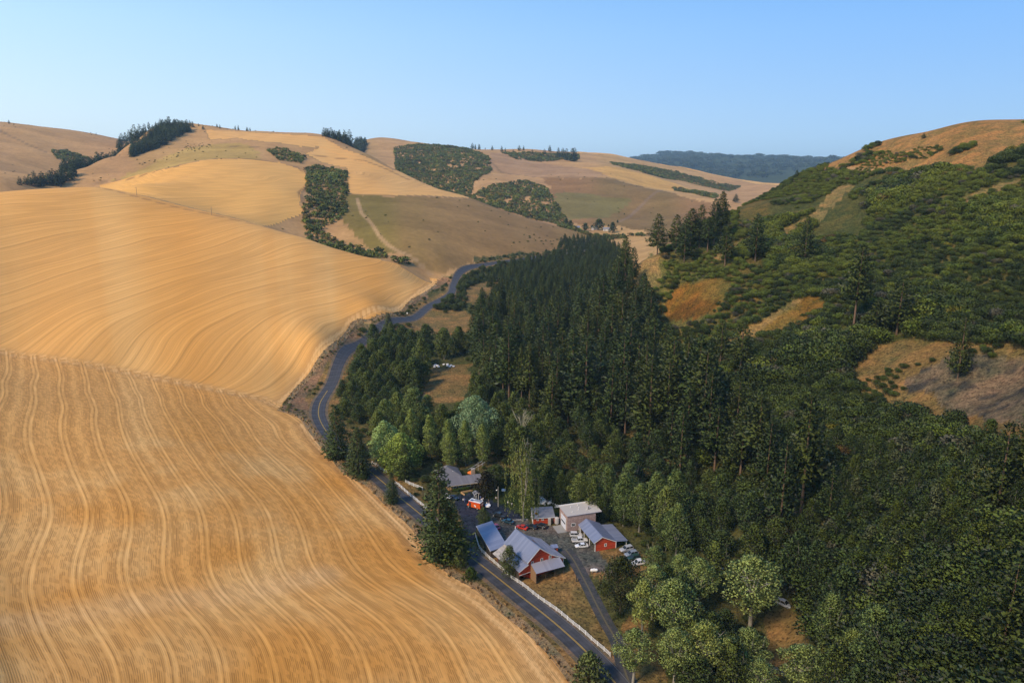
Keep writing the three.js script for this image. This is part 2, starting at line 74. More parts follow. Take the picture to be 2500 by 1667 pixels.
// where the crops, pastures, yards and thickets lie (x, z outlines in metres)
const COVER = [["hill2",[[-691.6,-544.2],[-496.6,-689.8],[-444.5,-759.5],[-319.5,-749.8],[-209.8,-720.1],[-141.9,-711.0],[-86.2,-712.9],[-78.0,-721.5],[-37.9,-792.5],[41.1,-883.8],[134.7,-1055.4],[164.5,-1188.7],[36.0,-1399.5],[-192.5,-1588.4],[-491.1,-1928.5],[-955.9,-2310.0],[-2121.9,-1669.7]]],["slopeC",[[-241.9,-1044.6],[-178.9,-1052.0],[-95.9,-1144.1],[-74.5,-1196.0],[-79.6,-1287.5],[-27.5,-1249.7],[31.1,-1209.6],[88.6,-1166.6],[153.5,-1109.4],[134.7,-1055.4],[41.1,-883.8],[-37.8,-790.1],[-75.9,-723.7],[-98.3,-722.1],[-141.1,-759.3],[-186.2,-815.4],[-217.6,-885.4]]],["wheatA",[[-117.4,-330.7],[-104.4,-323.4],[-95.4,-308.2],[-86.5,-292.8],[-76.6,-276.5],[-66.4,-260.4],[-55.7,-250.9],[-46.3,-236.5],[-34.4,-220.1],[-24.7,-200.9],[-18.3,-191.2],[-9.9,-184.1],[-3.2,-175.1],[5.2,-164.0],[11.1,-154.4],[15.5,-144.7],[21.7,-129.5],[26.8,-115.6],[-30.8,-25.5],[-49.4,-34.0],[-313.1,-215.3],[-243.5,-237.3],[-281.0,-368.2],[-242.1,-362.4],[-206.2,-360.0],[-168.0,-352.3],[-131.3,-345.5],[-116.8,-335.5]]],["wheatB",[[-281.0,-368.2],[-242.1,-362.4],[-206.2,-360.0],[-168.0,-352.3],[-131.3,-345.5],[-116.8,-335.5],[-117.6,-341.5],[-122.1,-382.5],[-120.4,-406.0],[-115.1,-432.2],[-115.3,-475.4],[-113.5,-493.2],[-104.6,-499.4],[-92.7,-523.7],[-87.2,-591.8],[-77.8,-640.4],[-77.6,-707.6],[-85.7,-708.5],[-81.3,-695.3],[-117.4,-695.1],[-161.9,-703.6],[-207.6,-712.4],[-254.4,-721.5],[-309.7,-726.8],[-370.9,-733.6],[-438.4,-749.1],[-467.6,-709.8],[-484.9,-673.6],[-549.7,-608.4],[-675.8,-531.8],[-659.2,-453.2],[-313.1,-215.3],[-243.5,-237.3]]],["wheatC",[[-653.4,-1118.5],[-615.3,-1147.2],[-530.7,-1120.5],[-492.0,-1160.9],[-450.6,-1201.7],[-400.8,-1226.8],[-353.7,-1196.2],[-318.6,-1106.5],[-294.9,-986.5],[-274.5,-906.5],[-260.3,-878.7],[-268.7,-830.4],[-271.4,-757.5],[-257.7,-730.9],[-313.6,-736.0],[-376.8,-745.2],[-445.3,-764.8]]],["meadow",[[-670.8,-1125.3],[-618.6,-1153.7],[-535.1,-1130.1],[-498.6,-1176.9],[-454.9,-1213.4],[-428.2,-1220.9],[-475.1,-1335.8],[-547.4,-1421.4],[-597.7,-1417.4],[-607.9,-1289.2],[-626.1,-1197.6],[-644.5,-1148.3]]],["wheatD",[[-399.4,-1381.0],[-354.9,-1320.9],[-297.5,-1279.1],[-243.6,-1046.7],[-179.5,-1055.4],[-96.9,-1155.9],[-75.0,-1204.8],[-79.6,-1287.5],[-124.5,-1304.1],[-162.4,-1340.2],[-210.0,-1394.3],[-224.4,-1330.3],[-282.2,-1422.2],[-343.9,-1467.7],[-392.5,-1485.3]]],["wheatE",[[-693.3,-1628.1],[-605.9,-1630.0],[-486.8,-1561.9],[-404.8,-1553.2],[-330.8,-1448.3],[-253.9,-1316.2],[-235.9,-1304.3],[-319.1,-1394.8],[-389.9,-1474.8],[-424.0,-1438.6],[-504.2,-1446.2],[-577.7,-1502.2],[-631.2,-1499.0]]],["fieldE",[[80.9,-1785.7],[167.9,-1780.2],[259.4,-1779.2],[260.9,-1791.1],[336.5,-1645.9],[387.7,-1500.7],[424.5,-1376.0],[382.2,-1327.4],[136.5,-516.3],[217.8,-1149.2],[190.8,-1256.9],[122.1,-1274.5],[93.2,-1316.6],[81.6,-1486.8]]],["greenE",[[90.3,-1560.2],[142.3,-1606.4],[251.6,-1546.1],[229.5,-1460.5],[180.1,-1356.2],[101.4,-1317.5],[84.5,-1378.0]]],["tanE",[[-64.0,-2290.6],[32.2,-2204.9],[203.3,-2031.0],[265.8,-1815.8],[168.4,-1785.2],[81.5,-1799.1],[-30.0,-1886.1],[-68.3,-2000.2]]],["goldE",[[191.2,-2033.7],[353.1,-2109.3],[471.2,-1998.9],[522.6,-1826.7],[455.5,-1741.4],[352.0,-1714.2],[269.3,-1801.8]]],["wheatF",[[243.6,-2603.4],[384.4,-2702.1],[536.2,-2715.2],[661.8,-2565.6],[813.0,-2531.4],[856.8,-2272.4],[1055.5,-2808.2],[750.4,-2904.6],[425.4,-2969.7],[249.3,-2788.9]]],["valley",[[26.8,-115.6],[21.7,-129.5],[15.9,-144.8],[11.5,-154.4],[5.7,-164.1],[-2.7,-175.1],[-9.4,-184.2],[-17.8,-191.3],[-24.2,-201.1],[-33.8,-220.3],[-45.7,-236.6],[-55.0,-251.0],[-65.7,-260.6],[-75.9,-276.7],[-85.8,-293.1],[-94.7,-308.6],[-103.7,-323.8],[-116.7,-331.1],[-116.6,-340.2],[-120.9,-381.0],[-119.3,-405.1],[-114.2,-431.9],[-114.3,-475.1],[-112.4,-492.6],[-103.5,-498.7],[-91.6,-523.3],[-85.9,-590.4],[-76.2,-637.4],[-76.0,-705.5],[-62.3,-724.7],[-37.8,-790.1],[41.2,-886.2],[148.5,-1059.7],[78.2,-467.7],[83.7,-429.6],[74.8,-364.8],[73.1,-284.9],[78.3,-242.2],[76.8,-203.9],[80.4,-167.4],[75.9,-128.9],[65.1,-97.6]]],["brush",[[65.1,-97.6],[75.9,-128.9],[80.4,-167.4],[76.8,-203.9],[78.3,-242.2],[73.1,-284.9],[74.8,-364.8],[83.7,-429.6],[78.2,-467.7],[135.1,-741.9],[165.1,-824.6],[108.9,-549.3],[175.9,-677.5],[265.2,-754.8],[364.7,-822.8],[424.9,-677.8],[578.1,-581.5],[580.5,-391.2],[49.8,-33.5]]],["grassy",[[78.2,-467.7],[133.1,-738.5],[156.4,-792.7],[102.2,-464.9],[100.9,-450.2],[89.2,-447.3],[79.2,-455.2]]],["rust",[[97.0,-429.1],[107.7,-442.4],[126.3,-429.9],[134.0,-411.0],[122.5,-396.9],[114.4,-384.3],[97.8,-395.3],[92.1,-410.3]]],["rustd",[[95.6,-414.9],[103.3,-421.0],[115.5,-407.9],[118.9,-392.4],[106.0,-388.6],[96.2,-399.7]]],["grassy",[[112.1,-350.6],[124.9,-356.8],[142.4,-362.4],[158.4,-369.0],[161.8,-360.3],[139.4,-347.5],[124.7,-342.2],[113.9,-341.7]]],["rust",[[124.7,-342.2],[139.2,-353.3],[157.5,-366.6],[166.4,-363.2],[160.3,-348.5],[147.0,-339.0],[134.1,-338.4]]],["hillgrass",[[364.7,-822.8],[405.3,-803.6],[467.0,-710.2],[579.8,-621.5],[382.0,-409.5],[316.8,-393.9],[325.6,-455.9],[289.1,-440.6],[281.5,-472.5],[283.2,-524.1],[277.3,-578.7],[278.0,-628.9]]],["drypatch",[[141.4,-284.6],[157.7,-298.8],[172.3,-295.3],[176.4,-266.0],[185.7,-243.5],[177.4,-206.3],[147.4,-154.9],[137.1,-172.8],[141.3,-190.6],[148.9,-218.2],[146.2,-238.5],[140.5,-258.1],[140.1,-271.8]]],["scab",[[153.3,-264.6],[166.0,-261.7],[175.7,-251.7],[181.5,-236.9],[171.9,-199.0],[149.8,-157.9],[148.7,-189.4],[154.7,-216.7],[154.3,-239.9],[151.0,-253.7]]],["grassy",[[253.4,-401.1],[263.2,-402.1],[282.6,-410.1],[293.7,-408.0],[284.8,-394.5],[267.4,-393.4],[253.5,-393.4]]],["grassy",[[227.4,-515.5],[254.6,-557.1],[261.9,-544.6],[251.1,-520.5],[228.0,-495.2]]],["grassy",[[183.0,-486.1],[205.5,-498.9],[221.4,-508.2],[222.6,-496.6],[198.2,-471.8],[177.9,-455.5]]],["grassy",[[131.7,-460.6],[151.0,-478.7],[165.8,-488.5],[169.1,-480.2],[150.0,-465.1],[131.9,-450.8]]],["bank",[[-117.4,-330.7],[-104.4,-323.4],[-94.5,-305.2],[-94.0,-308.9],[-102.2,-326.9],[-110.6,-369.9],[-111.8,-412.6],[-111.2,-477.7],[-97.8,-496.8],[-86.3,-571.8],[-72.2,-645.2],[-66.1,-714.9],[-77.4,-715.3],[-77.8,-705.2],[-77.9,-638.0],[-87.4,-590.3],[-92.7,-522.0],[-104.6,-498.2],[-113.5,-492.0],[-115.4,-473.5],[-115.2,-430.3],[-120.7,-405.3],[-122.1,-380.7]]],["drygrass",[[-51.7,-414.8],[-26.2,-417.9],[-22.0,-380.7],[-24.1,-362.2],[-29.0,-348.7],[-43.7,-346.2],[-50.4,-382.3]]],["drygrass",[[-82.1,-519.5],[-69.4,-583.2],[-42.8,-576.6],[-23.3,-551.1],[-28.0,-505.5],[-69.5,-498.8]]],["drygrass",[[-49.3,-612.9],[-44.1,-688.3],[-16.8,-736.7],[-10.5,-635.3],[-36.7,-599.0]]],["drygrass",[[4.6,-192.1],[15.7,-196.9],[18.5,-196.8],[20.3,-187.2],[22.8,-174.1],[25.3,-164.4],[27.7,-156.6],[24.2,-155.7],[15.1,-170.2],[8.2,-180.6]]],["drygrass",[[28.0,-207.2],[38.7,-210.6],[45.4,-200.0],[40.7,-189.8],[30.2,-191.8],[25.2,-189.4],[24.0,-196.7]]],["drygrass",[[37.0,-170.3],[36.0,-178.4],[29.1,-166.3],[32.3,-144.9],[36.5,-144.7]]],["drygrass",[[74.2,-175.3],[79.9,-171.6],[78.8,-163.3],[76.9,-155.6],[68.8,-148.2],[63.3,-147.8],[68.6,-162.6]]],["lawn",[[-19.7,-248.5],[-4.5,-255.9],[12.5,-248.5],[18.3,-233.2],[9.2,-226.5],[0.6,-228.0],[-9.3,-241.4]]],["lawn",[[-12.7,-228.1],[-8.2,-233.0],[-5.6,-224.9],[-9.9,-217.3],[-11.7,-207.1],[-7.0,-194.1],[1.8,-180.6],[0.5,-182.4],[-9.1,-196.5],[-13.3,-209.8]]],["gravel",[[-7.3,-229.7],[2.2,-228.7],[9.9,-223.4],[17.5,-222.0],[23.1,-215.9],[28.3,-210.0],[29.3,-200.5],[34.4,-196.9],[30.3,-192.3],[24.4,-193.7],[22.3,-187.1],[20.8,-191.9],[17.6,-203.3],[12.3,-210.1],[0.6,-212.8],[-4.5,-210.0],[-8.5,-220.3]]],["asphalt",[[-22.8,-244.9],[-16.3,-248.5],[-6.8,-241.4],[2.2,-231.3],[6.1,-226.5],[1.4,-226.4],[-4.1,-228.1],[-8.9,-229.7],[-12.1,-224.9],[-12.8,-214.2],[-13.2,-208.4],[-17.1,-212.6],[-17.7,-224.9],[-20.3,-234.6]]]].map(([kind, p]) => {
  const xs = p.map((q) => q[0]), zs = p.map((q) => q[1]);
  return { kind, p, x0: Math.min(...xs), x1: Math.max(...xs), z0: Math.min(...zs), z1: Math.max(...zs) };
});
function inside(p, x, z) {
  let c = false;
  for (let i = 0, j = p.length - 1; i < p.length; j = i++) {
    const [xi, zi] = p[i], [xj, zj] = p[j];
    if (zi > z !== zj > z && x < ((xj - xi) * (z - zi)) / (zj - zi) + xi) c = !c;
  }
  return c;
}
function coverAt(x, z) {
  let k = 'hill';
  for (const c of COVER) if (x >= c.x0 && x <= c.x1 && z >= c.z0 && z <= c.z1 && inside(c.p, x, z)) k = c.kind;
  return k;
}
const ROADSIDE = [[37.59,-104.28],[33.56,-122.09],[25.1,-145.1],[19.54,-155.85],[11.47,-168.54],[3.57,-179.55],[-4.7,-190.61],[-13.86,-202.43],[-23.37,-216.18],[-33.35,-229.78],[-44.01,-244.03],[-50.4,-253.71],[-61.2,-268.5],[-74.12,-285.64],[-87.83,-308.13],[-95.89,-325.74],[-99.44,-337.17],[-102.7,-354.25],[-104.33,-384.0],[-106.93,-412.17],[-106.87,-454.28],[-99.33,-485.93],[-83.89,-526.8],[-71.72,-587.41],[-57.45,-635.64],[-59.06,-700.24],[-56.2,-734.88],[-44.16,-769.45],[7.24,-821.82],[40.44,-869.48],[83.16,-920.05],[132.59,-988.98]];
const LINES = {"swale":[[-281.0,-368.2],[-242.1,-362.4],[-206.2,-360.0],[-168.0,-352.3],[-131.3,-345.5],[-116.8,-335.5]],"crestpath":[[-420.5,-719.7],[-363.5,-713.2],[-305.5,-708.2],[-252.5,-704.4],[-235.7,-792.7]],"trailC":[[-225.2,-1026.3],[-195.0,-909.7],[-155.0,-811.4],[-119.7,-744.9],[-94.1,-724.6],[-84.5,-718.8]],"trailE":[[345.6,-1633.9],[269.1,-1480.3],[197.8,-1304.6]],"trailR":[[286.7,-513.3],[280.4,-557.0],[281.6,-603.9]],"trailR2":[[284.8,-394.5],[269.0,-392.2],[255.4,-392.7]],"pathC":[[-677.4,-1121.0],[-654.1,-1139.6],[-535.6,-1131.0],[-488.4,-1180.1],[-441.2,-1216.1],[-370.5,-1224.1],[-317.4,-1126.7],[-307.5,-1080.5],[-293.2,-976.4],[-272.8,-920.4]],"pathD":[[-290.0,-1242.5],[-244.3,-1046.4],[-192.9,-1057.9],[-155.8,-1075.3],[-96.4,-1149.9]],"pathE":[[-546.3,-1373.8],[-479.6,-1373.1],[-410.3,-1361.5],[-366.8,-1383.5],[-281.1,-1373.6],[-222.8,-1320.6],[-185.1,-1284.3]],"pathF":[[-56.8,-2025.8],[-30.0,-1886.1],[81.2,-1792.5],[259.4,-1779.1]],"pathG":[[-1270.4,-1791.0],[-1160.2,-1716.4],[-1077.2,-1663.1]],"band":[[-121.2,-136.5],[-119.0,-141.2],[-109.6,-149.7],[-96.1,-155.3],[-72.5,-166.1],[-54.7,-179.9]],"edge1":[[-99.3,-313.3],[-81.1,-283.1],[-56.9,-248.4],[-37.2,-218.6],[-22.3,-191.5],[-8.3,-176.5],[2.8,-160.0],[9.9,-144.1]],"edge2":[[-120.2,-345.8],[-123.8,-397.1],[-118.3,-439.7],[-116.6,-493.3],[-95.1,-538.1],[-81.2,-652.2],[-80.8,-704.0]]};
function nearLine(p, x, z) {
  let best = 1e9;
  for (let i = 1; i < p.length; i++) {
    const ax = p[i - 1][0], az = p[i - 1][1], bx = p[i][0] - ax, bz = p[i][1] - az, t = Math.min(1, Math.max(0, ((x - ax) * bx + (z - az) * bz) / (bx * bx + bz * bz)));
    best = Math.min(best, Math.hypot(x - ax - bx * t, z - az - bz * t));
  }
  return best;
}
// harvest swaths: a smooth count of passes across each stubble field
const ROWS_NEAR = {"p":[[-178.1,-236.4],[-168.4,-228.1],[-148.9,-203.5],[-143.1,-195.0],[-135.9,-179.1],[-132.1,-169.3],[-123.7,-156.0],[-114.3,-144.8],[-102.4,-135.0],[-92.8,-125.6],[-199.5,-292.4],[-172.1,-250.5],[-148.3,-217.9],[-132.8,-200.4],[-126.4,-185.0],[-120.9,-172.5],[-112.7,-158.4],[-104.4,-149.2],[-95.6,-141.9],[-87.5,-133.3],[-83.5,-127.5],[-212.3,-329.9],[-179.7,-281.5],[-157.0,-245.8],[-141.9,-225.3],[-122.7,-202.6],[-116.2,-189.8],[-109.5,-174.2],[-102.7,-162.2],[-96.2,-154.8],[-86.5,-147.5],[-79.7,-139.3],[-74.8,-129.3],[-204.0,-336.2],[-169.5,-283.4],[-144.2,-245.7],[-127.6,-223.7],[-112.9,-205.3],[-104.2,-188.2],[-97.3,-173.2],[-89.8,-161.6],[-82.0,-155.6],[-73.8,-149.1],[-68.6,-140.7],[-64.0,-131.6],[-190.1,-333.0],[-155.5,-278.4],[-136.1,-249.4],[-117.6,-227.4],[-102.7,-208.7],[-94.0,-191.2],[-87.0,-175.8],[-79.8,-165.1],[-72.2,-158.9],[-63.6,-152.3],[-59.2,-144.5],[-54.3,-133.6],[-181.6,-337.8],[-147.5,-283.0],[-128.0,-253.8],[-108.9,-231.0],[-95.8,-215.4],[-85.4,-195.6],[-76.7,-177.3],[-69.7,-167.5],[-61.1,-161.3],[-52.8,-154.5],[-48.7,-146.6],[-44.5,-135.5],[-167.7,-334.3],[-132.3,-278.8],[-115.6,-255.5],[-96.8,-233.1],[-84.9,-216.5],[-75.9,-197.3],[-66.7,-178.4],[-58.9,-168.7],[-50.0,-162.6],[-42.0,-155.9],[-37.0,-147.2],[-33.9,-137.5],[-155.1,-330.4],[-121.1,-276.3],[-100.5,-250.3],[-83.8,-230.9],[-72.6,-213.8],[-64.6,-197.5],[-57.2,-182.0],[-47.6,-171.4],[-38.1,-164.4],[-30.4,-157.5],[-25.5,-149.6],[-22.9,-139.7],[-144.7,-331.5],[-108.7,-278.5],[-88.2,-252.7],[-70.1,-228.3],[-59.1,-208.8],[-50.0,-190.4],[-42.8,-180.7],[-31.9,-174.4],[-22.7,-167.1],[-16.6,-158.6],[-12.2,-150.3],[-10.5,-141.8],[-135.3,-332.2],[-103.2,-290.1],[-86.4,-269.0],[-70.9,-248.0],[-56.2,-224.5],[-43.1,-201.1],[-33.9,-187.4],[-22.6,-178.2],[-13.6,-170.5],[-6.5,-161.5],[-1.8,-151.5],[0.0,-142.7],[-120.8,-336.0],[-103.2,-318.4],[-83.2,-283.6],[-67.1,-259.9],[-48.0,-231.4],[-32.4,-208.1],[-21.3,-194.1],[-11.0,-184.9],[-1.4,-173.6],[6.4,-159.3],[12.2,-149.3],[14.2,-144.6]],"w":[-6.1378,4.2808,1.1813,1.0515,-0.334,-2.3002,-0.0532,-1.6524,1.3874,5.117,-0.0935,2.6207,-1.8612,3.601,-0.9199,0.1677,-0.304,-1.3103,0.3359,0.0569,0.3654,-0.219,1.1066,-0.6396,-1.8939,0.9477,0.4487,0.7945,-0.5525,-1.9714,2.8784,-0.0062,-5.4762,0.6704,0.5638,2.5081,-1.1801,-0.7716,-0.424,0.2613,-3.5871,0.899,4.9394,-0.2413,-0.2434,-0.1822,-0.63,-0.8753,1.0467,1.6209,1.3914,1.0162,-3.0346,-0.2037,5.3031,-0.4891,-1.1661,-0.6124,-1.3123,-2.3676,-2.1854,-0.2009,0.1771,1.0305,-3.5623,2.4336,6.737,-0.1071,-2.4951,1.5996,4.1523,3.9826,2.8906,1.3741,-0.966,-1.3174,-6.0658,-0.1874,3.3377,0.5339,-2.0982,0.4366,-4.6059,-3.5142,-1.4729,0.4366,2.6259,-0.5937,-3.9508,-2.4598,0.0945,0.8176,-3.4848,1.7933,0.0617,-0.422,-0.186,0.4223,0.3321,-2.7546,5.1439,5.5659,2.9254,4.8478,0.0656,-7.1043,-2.6211,2.2047,1.6912,-0.6166,-0.3661,-4.4221,-4.767,-2.7244,-0.0824,0.007,-6.1787,0.6854,4.8249,-0.1134,-1.3914,-0.6767,1.7475,0.3269,2.0784,1.2556,-1.6548,1.9995,1.1939,1.3258,7.821,-5.2235]}, ROWS_UPPER = {"p":[[-125.0,-405.7],[-117.4,-447.2],[-112.2,-494.3],[-94.4,-538.1],[-82.6,-623.9],[-77.8,-710.9],[-137.5,-401.0],[-134.0,-426.7],[-130.3,-473.9],[-117.6,-507.6],[-103.0,-590.5],[-90.5,-686.4],[-164.1,-382.5],[-167.4,-425.5],[-162.9,-460.4],[-150.3,-498.6],[-130.2,-531.9],[-109.3,-629.4],[-99.9,-686.2],[-192.0,-370.6],[-197.9,-397.9],[-199.0,-433.1],[-189.2,-465.7],[-171.6,-500.3],[-149.7,-550.6],[-127.0,-631.5],[-113.9,-669.0],[-213.6,-362.1],[-220.9,-397.3],[-221.3,-429.3],[-212.5,-465.8],[-204.7,-503.6],[-190.0,-535.1],[-161.2,-596.0],[-139.4,-650.4],[-241.5,-362.9],[-247.3,-401.0],[-244.1,-439.3],[-235.6,-474.2],[-221.3,-521.4],[-203.9,-577.4],[-177.9,-629.0],[-160.9,-667.2],[-275.0,-374.5],[-275.5,-410.6],[-268.4,-439.4],[-256.4,-476.9],[-243.2,-522.6],[-227.4,-577.0],[-212.2,-629.5],[-197.9,-670.5],[-302.2,-399.9],[-299.4,-430.7],[-290.1,-467.0],[-278.8,-508.4],[-262.3,-549.7],[-247.7,-610.3],[-234.9,-672.7],[-326.3,-436.0],[-323.3,-479.3],[-312.1,-518.3],[-297.4,-560.4],[-280.5,-609.8],[-266.3,-659.9],[-361.1,-487.5],[-353.5,-528.6],[-345.1,-577.8],[-329.3,-625.5],[-304.0,-665.1],[-406.7,-555.5],[-388.2,-598.7],[-364.2,-644.6],[-340.5,-686.2],[-440.9,-607.1],[-411.7,-638.9],[-389.2,-692.7]],"w":[2.1843,-1.9596,3.1862,-1.8316,-1.6384,-0.124,-0.7217,-1.6705,0.0466,-1.5125,4.2098,16.1662,-2.3401,-0.4564,1.1175,4.9359,-2.187,1.0286,-10.7559,1.4825,2.9061,3.8056,1.2103,-6.3328,-1.5382,0.6191,-6.3498,-2.8987,-0.4532,-1.61,-3.3948,4.2495,0.9847,-2.231,-0.6826,-1.7761,-1.6805,-0.2402,1.1824,-1.6605,2.187,-1.019,-1.7039,3.0654,4.9352,1.3689,-0.1933,2.1203,1.5239,2.4293,1.9704,-3.1821,0.4309,-2.6803,-0.8388,-3.8551,-1.5937,1.5514,-1.7198,3.6292,1.2352,0.6085,-0.9652,-0.2594,-1.8403,-1.887,0.1955,3.2324,-2.0244,1.6569,-0.0351,0.8497,-1.8282,3.3486,-3.9897,0.0073,-17.567,-8.6273,-1.6303]};
function swath(f, x, z) {
  const n = f.p.length, X = x / 100, Z = z / 100;
  let s = f.w[n] + f.w[n + 1] * X + f.w[n + 2] * Z;
  for (let i = 0; i < n; i++) { const p = X - f.p[i][0] / 100, q = Z - f.p[i][1] / 100; s += f.w[i] * Math.sqrt(p * p + q * q + 0.0625); }
  return s;
}

// ------------------------------------------------------------------ textures
function dataTexture(W, H, fn, srgb = true) {
  const d = new Uint8Array(W * H * 4);
  for (let y = 0; y < H; y++) for (let x = 0; x < W; x++) {
    const c = fn(x, y), o = (y * W + x) * 4;
    d[o] = Math.max(0, Math.min(255, c[0])); d[o + 1] = Math.max(0, Math.min(255, c[1])); d[o + 2] = Math.max(0, Math.min(255, c[2])); d[o + 3] = 255;
  }
  const t = new THREE.DataTexture(d, W, H, THREE.RGBAFormat, THREE.UnsignedByteType);
  t.wrapS = t.wrapT = THREE.RepeatWrapping; t.magFilter = THREE.LinearFilter; t.minFilter = THREE.LinearFilter;
  if (srgb) t.colorSpace = THREE.SRGBColorSpace;
  t.needsUpdate = true;
  return t;
}
// noise that repeats every N cells
const tile = (x, y, n, seed) => vnoise(x * n + seed * 0, y * n, n, n);
function tfbm(x, y, n, oct) { let a = 0.5, v = 0, t = 0; for (let i = 0; i < oct; i++) { v += a * vnoise(x * n, y * n, n, n); t += a; a *= 0.55; n *= 2; } return v / t; }

// stubble: across = two passes of the combine (20 m), along = 60 m; straw rows, wheel tracks and spread chaff
const stubbleHeight = new Float32Array(1024 * 1024);
const stubbleTex = dataTexture(1024, 1024, (x, y) => {
  const u = x / 1024, v = y / 1024;
  const wob = 0.010 * (tfbm(0.37, v, 4, 3) - 0.5);
  const s = mod((u + wob) * 2, 1), which = Math.floor(mod((u + wob) * 2, 2));
  const streak = vnoise(u * 256, v * 14, 256, 14) * 0.5 + vnoise(u * 96, v * 6, 96, 6) * 0.3 + vnoise(u * 40, v * 5, 40, 5) * 0.2;
  const rows = 0.5 + 0.5 * Math.cos(2 * Math.PI * u * 48), fine = hash(x, y);
  const brk = smooth(0.3, 0.6, vnoise(u * 30, v * 50, 30, 50));
  const d = (c, w) => { let q = Math.abs(s - c); q = Math.min(q, 1 - q); return Math.exp(-(q / w) * (q / w)); };
  const track = Math.max(d(0.075, 0.050), d(0.925, 0.050)) * (which ? 0.5 : 0.85) * (0.55 + 0.6 * vnoise(v * 9 + which * 5, 3, 9)), chaff = d(0.5, 0.13) * (which ? 0.55 : 0.35) * (0.5 + streak);
  let k = 0.80 + 0.085 * (streak - 0.5) * 2 + 0.10 * (fine - 0.5) - 0.15 * rows * brk * (1 - track);
  const pale = Math.min(1, track * (0.62 + 0.5 * streak) + chaff * 0.7);
  const rut = Math.max(d(0.0, 0.018), d(0.15, 0.012), d(0.85, 0.012)) * 0.35;
  stubbleHeight[y * 1024 + x] = 0.45 + 0.35 * (1 - rows) * brk - 0.25 * track + 0.25 * fine;
  const c = mix3([238 * k + 8, 222 * k + 4, 200 * k], [250, 240, 226], pale * 0.55).map((q) => q * (1 - 0.22 * rut));
  return c;
});
const stubbleFarTex = dataTexture(512, 512, (x, y) => {   // the same stubble where the rows run together
  const u = x / 512, v = y / 512, s = mod(u * 2, 1), which = Math.floor(mod(u * 2, 2));
  const streak = vnoise(u * 64, v * 5, 64, 5) * 0.45 + vnoise(u * 24, v * 4, 24, 4) * 0.35 + vnoise(u * 9, v * 3, 9, 3) * 0.2;
  const d = (c, w) => { let q = Math.abs(s - c); q = Math.min(q, 1 - q); return Math.exp(-(q / w) * (q / w)); };
  const brk = smooth(0.25, 0.7, vnoise(u * 4, v * 4 + 3, 4, 4)), track = Math.max(d(0.07, 0.05), d(0.93, 0.05)) * (which ? 0.35 : 0.65) * brk, dark = d(0.22, 0.04) * (1 - brk) * 0.6 + d(0.75, 0.05) * brk * 0.35;
  const k = 0.84 + 0.09 * (streak - 0.5) * 2 + 0.06 * (hash(x, y) - 0.5) - 0.13 * dark;
  return mix3([238 * k + 8, 222 * k + 5, 200 * k], [250, 240, 226], track * 0.36);
});
const stubbleBump = dataTexture(1024, 1024, (x, y) => { const h = 255 * stubbleHeight[y * 1024 + x]; return [h, h, h]; }, false);
const turfHeight = new Float32Array(1024 * 1024);
const turfTex = dataTexture(1024, 1024, (x, y) => {
  const u = x / 1024, v = y / 1024, big = tfbm(u, v, 6, 4), tuft = tfbm(u + 0.31, v + 0.17, 48, 3), f = hash(x, y);
  const dark = smooth(0.62, 0.75, tfbm(u + 0.7, v + 0.2, 90, 2));
  let k = 0.74 + 0.22 * (big - 0.5) + 0.42 * (tuft - 0.5) + 0.14 * (f - 0.5) - 0.22 * dark;
  turfHeight[y * 1024 + x] = tuft * 0.7 + f * 0.3;
  return [255 * k + 6 * (big - 0.5) * 8, 255 * k, 250 * k - 10 * (tuft - 0.5)];
});
const turfFarTex = dataTexture(512, 512, (x, y) => { const u = x / 512, v = y / 512, k = 0.75 + 0.16 * (tfbm(u, v, 5, 4) - 0.5) + 0.12 * (tfbm(u + 0.3, v, 40, 3) - 0.5) + 0.05 * (hash(x, y) - 0.5); return [255 * k, 254 * k, 250 * k]; });
const turfBump = dataTexture(1024, 1024, (x, y) => { const h = 255 * turfHeight[y * 1024 + x]; return [h, h, h]; }, false);
const asphaltTex = dataTexture(512, 512, (x, y) => {
  const u = x / 512, v = y / 512, wheel = Math.max(...[0.125, 0.3, 0.7, 0.875].map((q) => Math.exp(-(((u - q) / 0.035) ** 2)))), patch = vnoise(u * 3, v * 2, 3, 2) > 0.72 ? -0.10 : 0, k = 0.76 + 0.30 * (tfbm(u, v, 5, 4) - 0.5) + 0.16 * (hash(x, y) - 0.5) + 0.09 * wheel + patch, crack = Math.abs(tfbm(u + 0.4, v, 7, 3) - 0.5) < 0.006 ? 0.75 : 1;
  return [250 * k * crack, 252 * k * crack, 255 * k * crack];
});

